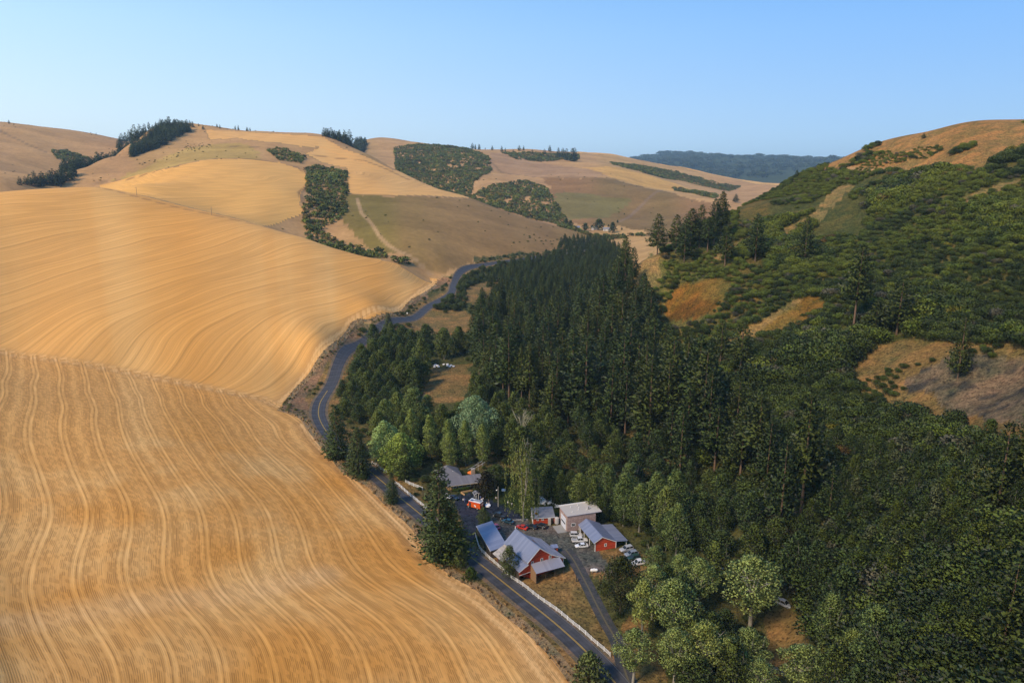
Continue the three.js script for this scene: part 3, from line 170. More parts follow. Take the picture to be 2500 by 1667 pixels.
// ------------------------------------------------------------------ ground colours (linear, as the stuff itself is, save one slope coloured as sunlit)
const GOLD = [0.70, 0.425, 0.160], STRAW = [0.74, 0.500, 0.225], AMBER = [0.67, 0.355, 0.090];
const tone = {
  hill: (x, z, a, b) => mix3(mix3([0.49, 0.300, 0.122], [0.38, 0.215, 0.104], a), [0.26, 0.20, 0.075], smooth(0.62, 0.8, b) * 0.7),
  hill2: (x, z, a, b) => mix3(mix3([0.48, 0.285, 0.115], [0.37, 0.205, 0.098], a), [0.25, 0.18, 0.055], smooth(0.6, 0.78, b) * 0.75),
  slopeC: (x, z, a, b) => mix3(mix3([0.31, 0.190, 0.072], [0.225, 0.132, 0.056], a), [0.16, 0.130, 0.030], smooth(0.50, 0.68, b) * 0.75),
  meadow: (x, z, a, b) => mix3([0.44, 0.29, 0.095], [0.36, 0.235, 0.075], a),
  fieldE: (x, z, a, b) => mix3(mix3([0.235, 0.138, 0.066], [0.27, 0.142, 0.054], a), [0.15, 0.115, 0.036], smooth(0.55, 0.72, b) * 0.6),
  greenE: (x, z, a) => mix3([0.165, 0.140, 0.048], [0.20, 0.15, 0.055], a),
  tanE: (x, z, a) => mix3([0.40, 0.245, 0.125], [0.33, 0.195, 0.105], a),
  goldE: (x, z, a, b) => mix3(mix3([0.56, 0.33, 0.105], [0.48, 0.26, 0.085], a), [0.2, 0.17, 0.04], smooth(0.66, 0.8, b) * 0.6),  // low sun on this far slope, painted into its gold colour
  valley: (x, z, a, b) => mix3([0.075, 0.080, 0.026], [0.13, 0.100, 0.038], smooth(0.45, 0.75, b)),
  brush: (x, z, a, b) => mix3(mix3([0.085, 0.082, 0.024], [0.17, 0.140, 0.040], smooth(0.38, 0.7, b)), [0.19, 0.115, 0.030], smooth(0.62, 0.75, a) * 0.7),
  grassy: (x, z, a, b) => mix3([0.30, 0.195, 0.075], [0.21, 0.14, 0.045], a),
  rust: (x, z, a, b) => mix3([0.21, 0.105, 0.020], [0.17, 0.12, 0.030], smooth(0.4, 0.7, a)),
  rustd: (x, z, a, b) => mix3([0.16, 0.062, 0.012], [0.17, 0.095, 0.02], a),
  hillgrass: (x, z, a, b) => mix3(mix3([0.36, 0.20, 0.070], [0.27, 0.14, 0.045], a), [0.13, 0.115, 0.028], smooth(0.52, 0.72, b) * 0.85),
  drypatch: (x, z, a, b) => mix3([0.25, 0.155, 0.060], [0.16, 0.10, 0.032], a),
  scab: (x, z, a, b) => mix3(mix3([0.20, 0.138, 0.080], [0.13, 0.095, 0.062], a), [0.055, 0.048, 0.042], smooth(0.56, 0.7, fbm((x + z) / 9, (x - z) / 2.6, 3))),
  bank: (x, z, a, b) => mix3(mix3([0.28, 0.165, 0.090], [0.21, 0.125, 0.072], a), [0.13, 0.12, 0.035], smooth(0.6, 0.8, b) * 0.8),
  drygrass: (x, z, a, b) => mix3(mix3([0.27, 0.165, 0.062], [0.20, 0.125, 0.048], a), [0.10, 0.088, 0.026], smooth(0.55, 0.75, b) * 0.8),
  lawn: (x, z, a) => mix3([0.032, 0.048, 0.012], [0.045, 0.055, 0.015], a),
  gravel: (x, z, a, b) => mix3([0.118, 0.104, 0.094], [0.155, 0.136, 0.118], a),
  asphalt: (x, z, a) => mix3([0.024, 0.030, 0.050], [0.032, 0.038, 0.058], a),
  wheat: (x, z, a, b) => mix3(mix3(GOLD, STRAW, smooth(0.35, 0.7, a)), AMBER, smooth(0.52, 0.74, b) * 0.8),
};
const AREA = { wheatA: 'wheat_field', wheatB: 'wheat_field', wheatC: 'wheat_field', wheatD: 'wheat_field', wheatE: 'wheat_field', wheatF: 'wheat_field', valley: 'valley_floor', drygrass: 'dry_grass', lawn: 'lawn', gravel: 'gravel_yard', asphalt: 'driveway', bank: 'road_bank', brush: 'brushy_hillside', grassy: 'brushy_hillside', rust: 'brushy_hillside', rustd: 'brushy_hillside', hillgrass: 'brushy_hillside', drypatch: 'brushy_hillside', scab: 'brushy_hillside', slopeC: 'hillside', hill2: 'hillside', meadow: 'hillside' };
{
  // one sheet, laid out in rings and spokes that widen with distance, cut into its pieces of land
  const az = [];
  for (let a = -43; a <= 43.001; a += 86 / 880) az.push(a);
  for (let a = 46; a < 316.5; a += 3) az.push(a);
  const rr = [];
  for (let r = 4; r < 70; r *= 1.22) rr.push(r);
  const f = Math.pow(14000 / 70, 1 / 560);
  for (let r = 70, k = 0; k <= 560; k++, r *= f) rr.push(r);
  const NA = az.length, NR = rr.length, N = NA * NR;
  const P = new Float32Array(N * 3), C = new Float32Array(N * 3), UV = new Float32Array(N * 2), NO = new Float32Array(N * 3), kind = new Array(N);
  for (let i = 0; i < NR; i++) for (let j = 0; j < NA; j++) {
    const t = az[j] * Math.PI / 180, x = Math.sin(t) * rr[i], z = -Math.cos(t) * rr[i], k = i * NA + j, front = Math.abs(az[j]) < 44;
    const y = ground(x, z);
    P[k * 3] = x; P[k * 3 + 1] = y; P[k * 3 + 2] = z;
    const jit = rr[i] * 0.004 + 1.2, jx = (vnoise(x * 0.11, z * 0.11) - 0.5) * jit * 2 + (vnoise(x * 0.02 + 7, z * 0.02) - 0.5) * jit * 3, jz = (vnoise(x * 0.11 + 50, z * 0.11) - 0.5) * jit * 2 + (vnoise(x * 0.02, z * 0.02 + 9) - 0.5) * jit * 3;
    let c = coverAt(x, z);
    if (c[0] !== 'w' || c === 'valley') { const c2 = coverAt(x + jx, z + jz); if (!c2.startsWith('wheat') && !c.startsWith('gravel') && !c.startsWith('asphalt') && !c2.startsWith('gravel') && !c2.startsWith('asphalt')) c = c2; }
    kind[k] = c;
    const wheat = c.startsWith('wheat'), L = Math.max(1, rr[i] / 300);
    const a = fbm(x / (18 * L), z / (18 * L), 4), b = fbm(x / (55 * L) + 31, z / (55 * L) + 11, 4);
    let col = (tone[wheat ? 'wheat' : c] ?? tone.hill)(x, z, a, b);
    if (c === 'valley' && front && rr[i] < 900) { const d = nearLine(ROADSIDE, x, z); if (d < 13) col = mix3(tone.drygrass(x, z, a, b * 0.8), col, smooth(7, 13, d + (vnoise(x / 4, z / 4) - 0.5) * 5)); }
    let u = x / 40, v = z / 40;
    if (wheat) {
      if (c === 'wheatA' && front) { u = swath(ROWS_NEAR, x, z) / 2; v = (-z + 0.25 * x) / 60; }
      else if (c === 'wheatB' && front) { u = swath(ROWS_UPPER, x, z) / 2; v = x / 60; }
      else { u = y / 3.2 / 2 + (vnoise(x / 90, z / 90) - 0.5) * 1.5; v = x / 60; col = mix3(col, c === 'wheatC' ? [0.68, 0.45, 0.17] : [0.64, 0.44, 0.21], 0.65); }
      const bend = vnoise(x / 26, z / 26);
      u += (bend - 0.5) * 0.10;
      for (const n of ['swale', 'crestpath', 'edge1', 'edge2', 'band']) {
        if (rr[i] > 900 || !front) break;
        const d = nearLine(LINES[n], x, z) + (vnoise(x / 5, z / 5) - 0.5) * 0.6, w = n === 'crestpath' ? 1.3 : n === 'swale' ? 3.0 : n === 'band' ? 3.4 : 3.0;
        if (n === 'band') { if (d < 9) col = mix3(col, [0.74, 0.53, 0.29], 0.55 * (1 - smooth(1, 9, d)) * (0.5 + fbm(x / 6, z / 6, 2))); continue; }
        if (d < w * 2.4) col = mix3(col, n === 'crestpath' ? [0.33, 0.20, 0.10] : Math.abs(d - w * 0.5) < w * 0.36 ? [0.75, 0.53, 0.28] : [0.52, 0.33, 0.15], (n === 'swale' ? 0.62 : 0.7) * (1 - smooth(w, w * 2.4, d)));
      }
    } else {
      for (const [n, w] of [['trailC', 2.2], ['trailE', 3.5], ['trailR', 1.6], ['trailR2', 1.8]]) {
        const d = nearLine(LINES[n], x, z); if (d < w * 1.6) col = mix3(col, n === 'trailE' ? [0.22, 0.15, 0.10] : [0.42, 0.27, 0.14], 0.8 * (1 - smooth(w * 0.6, w * 1.6, d)));
      }
      if (rr[i] > 4200) col = mix3([0.028, 0.042, 0.020], [0.045, 0.058, 0.026], a);
    }
    if (front && rr[i] > 780 && rr[i] < 2600) for (const [n, w] of [['pathC', 3.4], ['pathD', 3.0], ['pathE', 3.6], ['pathF', 3.6], ['pathG', 3.5]]) { const d = nearLine(LINES[n], x, z); if (d < w * 1.5) col = mix3(col, [0.20, 0.125, 0.065], 0.72 * (1 - smooth(w * 0.5, w * 1.5, d))); }
    for (let q = 0; q < 3; q++) C[k * 3 + q] = col[q] / (wheat ? 0.66 : 0.52);
    UV[k * 2] = u; UV[k * 2 + 1] = v;
  }
  // normals from neighbouring points
  const e1 = new THREE.Vector3(), e2 = new THREE.Vector3();
  for (let i = 0; i < NR; i++) for (let j = 0; j < NA; j++) {
    const a = i * NA + mod(j + 1, NA), b = i * NA + mod(j - 1, NA), c = Math.min(NR - 1, i + 1) * NA + j, d = Math.max(0, i - 1) * NA + j, k = i * NA + j;
    e1.set(P[a * 3] - P[b * 3], P[a * 3 + 1] - P[b * 3 + 1], P[a * 3 + 2] - P[b * 3 + 2]);
    e2.set(P[c * 3] - P[d * 3], P[c * 3 + 1] - P[d * 3 + 1], P[c * 3 + 2] - P[d * 3 + 2]);
    e1.cross(e2).normalize(); if (e1.y < 0) e1.negate();
    NO[k * 3] = e1.x; NO[k * 3 + 1] = e1.y; NO[k * 3 + 2] = e1.z;
  }
  const areaOf = (k) => AREA[kind[k]] ?? 'hills';
  const lots = new Map();
  const lot = (n) => { if (!lots.has(n)) lots.set(n, { idx: new Map(), tri: [], src: [] }); return lots.get(n); };
  const put = (l, k, u0, du) => { const key = k * 4 + du; if (!l.idx.has(key)) { l.idx.set(key, l.src.length); l.src.push(k); } return l.idx.get(key); };
  for (let i = 0; i < NR - 1; i++) for (let j = 0; j < NA; j++) {
    const j1 = mod(j + 1, NA), q = [i * NA + j, i * NA + j1, (i + 1) * NA + j1, (i + 1) * NA + j];
    const l = lot(kind[q[0]].startsWith('wheat') ? kind[q[0]] : areaOf(q[0]));
    const v = q.map((k) => put(l, k, 0, 0));
    l.tri.push(v[0], v[1], v[2], v[0], v[2], v[3]);
  }
  const wheatMat = new THREE.MeshPhysicalMaterial({ vertexColors: true, map: stubbleTex, bumpMap: stubbleBump, bumpScale: 0.05, roughness: 0.95, specularIntensity: 0.2 });
  const turfMat = new THREE.MeshPhysicalMaterial({ vertexColors: true, map: turfTex, bumpMap: turfBump, bumpScale: 0.35, roughness: 1, specularIntensity: 0.15 });
  const wheatFarMat = new THREE.MeshPhysicalMaterial({ vertexColors: true, map: stubbleFarTex, roughness: 0.95, specularIntensity: 0.2 });
  const farMat = new THREE.MeshPhysicalMaterial({ vertexColors: true, map: turfFarTex, roughness: 1, specularIntensity: 0.15 });
  const rowUV = { wheatA: 1, wheatB: 1 };
  for (const [n, l] of lots) {
    const g = new THREE.BufferGeometry(), M = l.src.length, p = new Float32Array(M * 3), c = new Float32Array(M * 3), no = new Float32Array(M * 3), uv = new Float32Array(M * 2);
    l.src.forEach((k, m) => {
      for (let q = 0; q < 3; q++) { p[m * 3 + q] = P[k * 3 + q]; no[m * 3 + q] = NO[k * 3 + q]; c[m * 3 + q] = C[k * 3 + q]; }
      const w = n.startsWith('wheat'), x = P[k * 3], z = P[k * 3 + 2];
      let u = UV[k * 2], v = UV[k * 2 + 1]; const scale = n === 'hills' || n === 'hillside' ? 170 : 40;
      if (w && kind[k] !== n) {   // a rim vertex shared with other land keeps this field's rows
        if (rowUV[n]) { u = swath(n === 'wheatA' ? ROWS_NEAR : ROWS_UPPER, x, z) / 2 + (vnoise(x / 26, z / 26) - 0.5) * 0.10; v = n === 'wheatA' ? (-z + 0.25 * x) / 60 : x / 60; }
        else { u = P[k * 3 + 1] / 3.2 / 2 + (vnoise(x / 90, z / 90) - 0.5) * 1.5 + (vnoise(x / 26, z / 26) - 0.5) * 0.10; v = x / 60; }
        for (let q = 0; q < 3; q++) c[m * 3 + q] = GOLD[q] / 0.66;
      } else if (!w) {
        u = x / scale; v = z / scale;
        if (kind[k].startsWith('wheat')) for (let q = 0; q < 3; q++) c[m * 3 + q] = [0.30, 0.19, 0.08][q] / 0.52;
      }
      uv[m * 2] = u; uv[m * 2 + 1] = v;
    });
    g.setAttribute('position', new THREE.BufferAttribute(p, 3)); g.setAttribute('normal', new THREE.BufferAttribute(no, 3));
    g.setAttribute('color', new THREE.BufferAttribute(c, 3)); g.setAttribute('uv', new THREE.BufferAttribute(uv, 2)); g.setIndex(l.tri);
    const o = new THREE.Mesh(g, n === 'wheatA' ? wheatMat : n.startsWith('wheat') ? wheatFarMat : n === 'hills' || n === 'hillside' ? farMat : turfMat);
    o.name = n.startsWith('wheat') ? (n === 'wheatA' ? 'wheat_field' : 'wheat_field_00' + 'ABCDEF'.indexOf(n[5])) : n;
    o.userData.kind = 'structure'; o.castShadow = o.receiveShadow = true;
    scene.add(o);
  }
}
// ------------------------------------------------------------------ building blocks
const V = (x, y, z) => new THREE.Vector3(x, y, z);
class Shape {                      // collects faces of one part
  constructor() { this.p = []; this.n = []; this.c = []; this.i = []; this.k = [1, 1, 1]; }
  color(c) { this.k = c; return this; }
  vert(p, n) { this.p.push(p.x, p.y, p.z); this.n.push(n.x, n.y, n.z); this.c.push(...this.k); return this.p.length / 3 - 1; }
  poly(pts, n) {
    if (!n) { n = V(0, 0, 0); for (let i = 1; i < pts.length - 1; i++) n.add(pts[i].clone().sub(pts[0]).cross(pts[i + 1].clone().sub(pts[0]))); n.normalize(); }
    const v = pts.map((p) => this.vert(p, n));
    for (let i = 1; i < v.length - 1; i++) this.i.push(v[0], v[i], v[i + 1]);
    return this;
  }
  kite(p, d, s, len, wid, n) {
    const m = p.clone().addScaledVector(d, len * 0.5), v = [this.vert(p, n), this.vert(m.clone().addScaledVector(s, wid / 2), n), this.vert(p.clone().addScaledVector(d, len), n), this.vert(m.addScaledVector(s, -wid / 2), n)];
    this.i.push(v[0], v[1], v[2], v[0], v[2], v[3]);
  }
  tube(pts, rad, seg = 6) {        // a tapering round stem
    let first = -1;
    pts.forEach((p, j) => {
      const t = (pts[Math.min(j + 1, pts.length - 1)].clone().sub(pts[Math.max(j - 1, 0)])).normalize(), u = Math.abs(t.y) < 0.9 ? V(0, 1, 0).cross(t).normalize() : V(1, 0, 0).cross(t).normalize(), w = t.clone().cross(u);
      for (let q = 0; q < seg; q++) { const a = q / seg * 2 * Math.PI, n = u.clone().multiplyScalar(Math.cos(a)).addScaledVector(w, Math.sin(a)), k = this.vert(p.clone().addScaledVector(n, rad[j]), n); if (first < 0) first = k; }
    });
    for (let j = 0; j < pts.length - 1; j++) for (let q = 0; q < seg; q++) { const a = first + j * seg + q, b = first + j * seg + (q + 1) % seg; this.i.push(a, b, b + seg, a, b + seg, a + seg); }
    return this;
  }
  box(w, h, d, x = 0, y = 0, z = 0, turn = 0) {   // centred on x, z; standing on y
    const c = Math.cos(turn), s = Math.sin(turn), q = (a, b, e) => V(x + a * c + e * s, y + b, z - a * s + e * c), X = w / 2, Z = d / 2;
    const P = [q(-X, 0, -Z), q(X, 0, -Z), q(X, 0, Z), q(-X, 0, Z), q(-X, h, -Z), q(X, h, -Z), q(X, h, Z), q(-X, h, Z)];
    for (const f of [[3, 2, 6, 7], [1, 0, 4, 5], [2, 1, 5, 6], [0, 3, 7, 4], [7, 6, 5, 4], [0, 1, 2, 3]]) this.poly(f.map((k) => P[k]));
    return this;
  }
  slab(a, b, c, d, t) {            // a flat board with corners a b c d (its upper face) and thickness t
    const n = b.clone().sub(a).cross(d.clone().sub(a)).normalize(); if (n.y < 0) n.negate();
    const lo = [a, b, c, d].map((p) => p.clone().addScaledVector(n, -t)), up = [a, b, c, d];
    this.poly(up); this.poly([...lo].reverse());
    for (let k = 0; k < 4; k++) this.poly([up[k], lo[k], lo[(k + 1) % 4], up[(k + 1) % 4]]);
    return this;
  }
  beam(a, b, w, h) {               // a bar from a to b
    const t = b.clone().sub(a).normalize(), s = Math.abs(t.y) > 0.95 ? V(1, 0, 0) : V(0, 1, 0).cross(t).normalize(), u = t.clone().cross(s);
    const c = (p, i, j) => p.clone().addScaledVector(s, i * w / 2).addScaledVector(u, j * h / 2);
    const A = [c(a, -1, -1), c(a, 1, -1), c(a, 1, 1), c(a, -1, 1)], B = [c(b, -1, -1), c(b, 1, -1), c(b, 1, 1), c(b, -1, 1)];
    for (let k = 0; k < 4; k++) this.poly([A[k], A[(k + 1) % 4], B[(k + 1) % 4], B[k]]);
    this.poly([A[3], A[2], A[1], A[0]]); this.poly(B);
    return this;
  }
  geo() {
    const g = new THREE.BufferGeometry();
    g.setAttribute('position', new THREE.Float32BufferAttribute(this.p, 3)); g.setAttribute('normal', new THREE.Float32BufferAttribute(this.n, 3));
    g.setAttribute('color', new THREE.Float32BufferAttribute(this.c, 3)); g.setIndex(this.i);
    return g;
  }
}
const taken = new Map();
function numbered(n) { const k = taken.get(n) ?? 0; taken.set(n, k + 1); return k ? n + '_' + String(k).padStart(3, '0') : n; }
function tag(o, label, category, group) { o.userData.label = label; o.userData.category = category; if (group) o.userData.group = group; return o; }
function thing(name, label, category, group) { const o = new THREE.Group(); o.name = numbered(name); scene.add(o); return tag(o, label, category, group); }
function part(name, shape, mat, parent) { const m = new THREE.Mesh(shape.isBufferGeometry ? shape : shape.geo(), mat); m.name = name; parent.add(m); return m; }
const matte = (r, g, b, rough = 0.9, extra = {}) => new THREE.MeshStandardMaterial({ color: rgb(r, g, b), roughness: rough, ...extra });

// ------------------------------------------------------------------ plants
const leafMat = (r, g, b) => new THREE.MeshPhysicalMaterial({ color: rgb(r * LEAF, g * LEAF, b * LEAF * 0.8), vertexColors: true, roughness: 0.95, specularIntensity: 0.2, transmission: 0.35, thickness: 0 });
const LEAF = 1.9;
const barkMat = matte(0.10, 0.075, 0.055), paleBark = matte(0.30, 0.28, 0.23), greyBark = matte(0.20, 0.185, 0.165);
const rv = (R) => { let v; do v = V(R() * 2 - 1, R() * 2 - 1, R() * 2 - 1); while (v.lengthSq() > 1 || v.lengthSq() < 0.01); return v.normalize(); };
// leaf-coloured faces: every face has its own tint, as leaves do
const tint = (S, R, spread = 0.17) => { const k = 1 + (R() - 0.5) * 2 * spread, w = (R() - 0.5) * 0.18; S.color([k * (1 + w), k, k * (1 - w * 0.8)]); };
function clump(S, R, c, rx, ry, rz, n, size, up = 0.35) {   // leaves over and through a lobe of a crown
  for (let k = 0; k < n; k++) {
    const o = rv(R); if (o.y < -0.35 && R() < 0.6) o.y *= -1;
    const rad = 0.55 + 0.5 * Math.sqrt(R()), p = V(c.x + o.x * rx * rad, c.y + o.y * ry * rad, c.z + o.z * rz * rad);
    const d = o.clone().multiplyScalar(0.7).add(rv(R)).add(V(0, up, 0)).normalize(), s = d.clone().cross(rv(R)).normalize();
    const nn = s.clone().cross(d); if (nn.dot(o) < 0) nn.negate();
    nn.multiplyScalar(0.35).addScaledVector(o, 1.0).addScaledVector(rv(R), 0.2).normalize();
    tint(S, R); const q = size * (0.6 + 0.8 * R()); S.kite(p, d, s, q * 1.25, q * 0.8, nn);
  }
}
function pineShape(seed, { h = 28, w = 9, bare = 0.28, whorls = 26, size = 1.15, per = 7, round = 1.15, n = 7, droop = -0.12 }) {
  const R = mulberry(seed), S = new Shape(), T = new Shape(), lean = V((R() - 0.5) * 0.5, 0, (R() - 0.5) * 0.5);
  const axis = (t) => V(lean.x * t * t, t * h, lean.z * t * t);
  T.tube([axis(-0.02), axis(0.3), axis(0.65), axis(0.97)], [h * 0.0125, h * 0.0105, h * 0.007, h * 0.0015], 6);
  for (let k = 0; k < whorls; k++) {
    const t = bare + (1 - bare) * Math.pow((k + R() * 0.7) / whorls, 0.95), f = (t - bare) / (1 - bare);
    let reach = w / 2 * Math.pow(1 - f, 0.72) * (f < 0.18 ? 0.55 + 2.4 * f : 1) * round;
    reach = Math.min(reach, w / 2) * (0.72 + 0.5 * R()) + 0.25;
    const m = Math.max(3, Math.round(per * (0.55 + 0.45 * (1 - f)))), off = R() * 6.28;
    for (let b = 0; b < m; b++) {
      if (R() < 0.10) continue;
      const a = off + b / m * 6.283 + (R() - 0.5) * 0.7, len = reach * (0.65 + 0.5 * R()), out = V(Math.cos(a), 0, Math.sin(a)), base = axis(t);
      const steps = Math.max(2, Math.round(n * (0.35 + 0.65 * len / (w / 2))));
      for (let q = 0; q < steps; q++) {
        const u = 0.25 + 0.75 * (q + R()) / steps, p = base.clone().addScaledVector(out, len * u);
        p.y += len * (droop * u + 0.30 * u * u * (0.4 + 0.6 * f)) + (R() - 0.5) * 0.5; p.add(rv(R).multiplyScalar(0.32 * size));
        const d = out.clone().multiplyScalar(0.8).add(rv(R).multiplyScalar(0.8)).add(V(0, 0.35, 0)).normalize(), s = d.clone().cross(rv(R)).normalize(), nn = out.clone().multiplyScalar(0.75).add(V(0, 0.55, 0)).addScaledVector(rv(R), 0.55).normalize();
        tint(S, R, 0.28); const z = size * (0.55 + 0.75 * R()) * (0.55 + 0.45 * (1 - f)); S.kite(p, d, s, z * 1.5, z * 0.75, nn);
      }
    }
  }
  for (let q = 0; q < 5; q++) { tint(S, R); const d = V((R() - 0.5) * 0.5, 1, (R() - 0.5) * 0.5).normalize(); S.kite(axis(0.955), d, d.clone().cross(rv(R)).normalize(), h * 0.05, 0.5 * size, rv(R).add(V(0, 1, 0)).normalize()); }
  return { crown: S.geo(), trunk: T.geo(), h, w };
}
function broadShape(seed, { h = 18, w = 13, bare = 0.2, lobes = 26, leaves = 110, size = 0.55, limbs = 6, top = 0.6, lobe = 0.2, thick = 0.017, up = 0.35 }) {
  const R = mulberry(seed), S = new Shape(), T = new Shape();
  const fork = h * (bare + 0.08 + R() * 0.06), lean = V((R() - 0.5) * 0.06 * h, fork, (R() - 0.5) * 0.06 * h);
  T.tube([V(0, -0.3, 0), V(lean.x * 0.3, fork * 0.5, lean.z * 0.3), lean], [h * thick * 1.25, h * thick, h * thick * 0.85], 7);
  const ends = [];
  for (let k = 0; k < limbs; k++) {
    const a = k / limbs * 6.283 + R() * 0.9, e = V(Math.cos(a) * w * 0.33 * (0.6 + 0.5 * R()), h * (bare + (1 - bare) * (0.42 + 0.42 * R())), Math.sin(a) * w * 0.33 * (0.6 + 0.5 * R()));
    const m = lean.clone().lerp(e, 0.5).add(V(0, h * 0.05, 0));
    T.tube([lean, m, e], [h * thick * 0.6, h * thick * 0.38, h * thick * 0.1], 5); ends.push(e);
    for (let q = 0; q < 3; q++) { const f = m.clone().lerp(e, R()), g = f.clone().add(rv(R).multiplyScalar(w * 0.14)).add(V(0, h * 0.06, 0)); T.tube([f, g], [h * thick * 0.2, h * thick * 0.05], 4); }
  }
  for (let k = 0; k < lobes; k++) {
    const y = Math.pow((k + 0.5) / lobes, 0.9), prof = Math.pow(Math.sin(Math.PI * Math.min(1, Math.pow(y, top) * 0.90 + 0.09)), 0.75), a = k * 2.399 + R() * 0.6, rr = w / 2 * prof * Math.sqrt(0.25 + 0.75 * R());
    const s = w * lobe * (0.7 + 0.6 * R()) * (0.6 + 0.4 * prof), c = V(Math.cos(a) * Math.max(0, rr - s * 0.6), h * (bare + (1 - bare) * (0.06 + 0.88 * y)) , Math.sin(a) * Math.max(0, rr - s * 0.6));
    clump(S, R, c, s, s * 0.85, s, Math.round(leaves * (0.6 + 0.8 * R())), size, up);
  }
  return { crown: S.geo(), trunk: T.geo(), h, w };
}
function shrubShape(seed, h, w, n, size) {
  const R = mulberry(seed), S = new Shape();
  for (let k = 0; k < 5; k++) { const a = R() * 6.28, r = w * 0.26 * Math.sqrt(R()), s = w * (0.24 + 0.14 * R()); clump(S, R, V(Math.cos(a) * r, h * (0.35 + 0.3 * R()), Math.sin(a) * r), s, h * 0.36, s, Math.round(n / 5), size, 0.5); }
  return S.geo();
}
function bareShape(seed, h, w, limbs = 9) {
  const R = mulberry(seed), T = new Shape(), C = new Shape();
  const f = V(0, h * 0.35, 0); T.tube([V(0, -0.3, 0), f], [h * 0.017, h * 0.012], 6);
  for (let k = 0; k < limbs; k++) {
    const a = k / limbs * 6.28 + R() * 0.5, e = V(Math.cos(a) * w * 0.42 * (0.4 + 0.7 * R()), h * (0.75 + 0.22 * R()), Math.sin(a) * w * 0.42 * (0.4 + 0.7 * R())), m = f.clone().lerp(e, 0.55).add(V(0, h * 0.04, 0));
    C.tube([f, m, e], [h * 0.007, h * 0.005, h * 0.0015], 5);
    for (let q = 0; q < 8; q++) { const b = m.clone().lerp(e, R() * 0.9).lerp(f, R() * 0.2), t = b.clone().add(V(Math.cos(a) * 0.6, 0.9, Math.sin(a) * 0.6).add(rv(R).multiplyScalar(0.8)).normalize().multiplyScalar(h * (0.08 + 0.10 * R()))); C.tube([b, t], [h * 0.003, h * 0.001], 4); }
  }
  return { crown: C.geo(), trunk: T.geo(), h, w };
}
function weepingShape(seed, h = 30, w = 14) {
  const R = mulberry(seed), S = new Shape(), T = new Shape();
  const tops = [];
  T.tube([V(0, -0.3, 0), V(0.2, h * 0.12, 0)], [0.38, 0.3], 7);
  for (let k = 0; k < 6; k++) { const a = k * 1.05, e = V(Math.cos(a) * w * 0.20 * R(), h * (0.68 + 0.26 * R()), Math.sin(a) * w * 0.20 * R()), m = V(e.x * 0.4 + (R() - 0.5), h * 0.4, e.z * 0.4); T.tube([V(0.2, h * 0.12, 0), m, e], [0.22, 0.15, 0.05], 5); tops.push([m, e]); }
  for (let k = 0; k < 150; k++) {
    const t = R(), a = R() * 6.28, pr = Math.sin(Math.PI * Math.min(1, 0.25 + 0.72 * t)), r = w / 2 * pr * Math.sqrt(R()), y0 = h * (0.30 + 0.66 * t), x = Math.cos(a) * r, z = Math.sin(a) * r, drop = Math.min(y0 - h * 0.07, h * (0.12 + 0.22 * R()));
    if (k < 26) { const [m] = tops[k % 6]; T.tube([V(m.x, Math.min(y0, h * 0.8) * 0.92, m.z), V(x * 0.6, y0 + 0.4, z * 0.6), V(x, y0, z)], [0.07, 0.05, 0.02], 4); }
    const n = Math.round(drop / 0.26);
    for (let q = 0; q < n; q++) { const p = V(x + (R() - 0.5) * 0.5 + Math.cos(a) * 0.02 * q, y0 - drop * q / n, z + (R() - 0.5) * 0.5), o = V(Math.cos(a), 0.5, Math.sin(a)).addScaledVector(rv(R), 0.5).normalize(), d = V((R() - 0.5) * 0.5, -1, (R() - 0.5) * 0.5).normalize(); tint(S, R); S.kite(p, d, d.clone().cross(rv(R)).normalize(), 0.62, 0.26, o); }
  }
  return { crown: S.geo(), trunk: T.geo(), h, w };
}
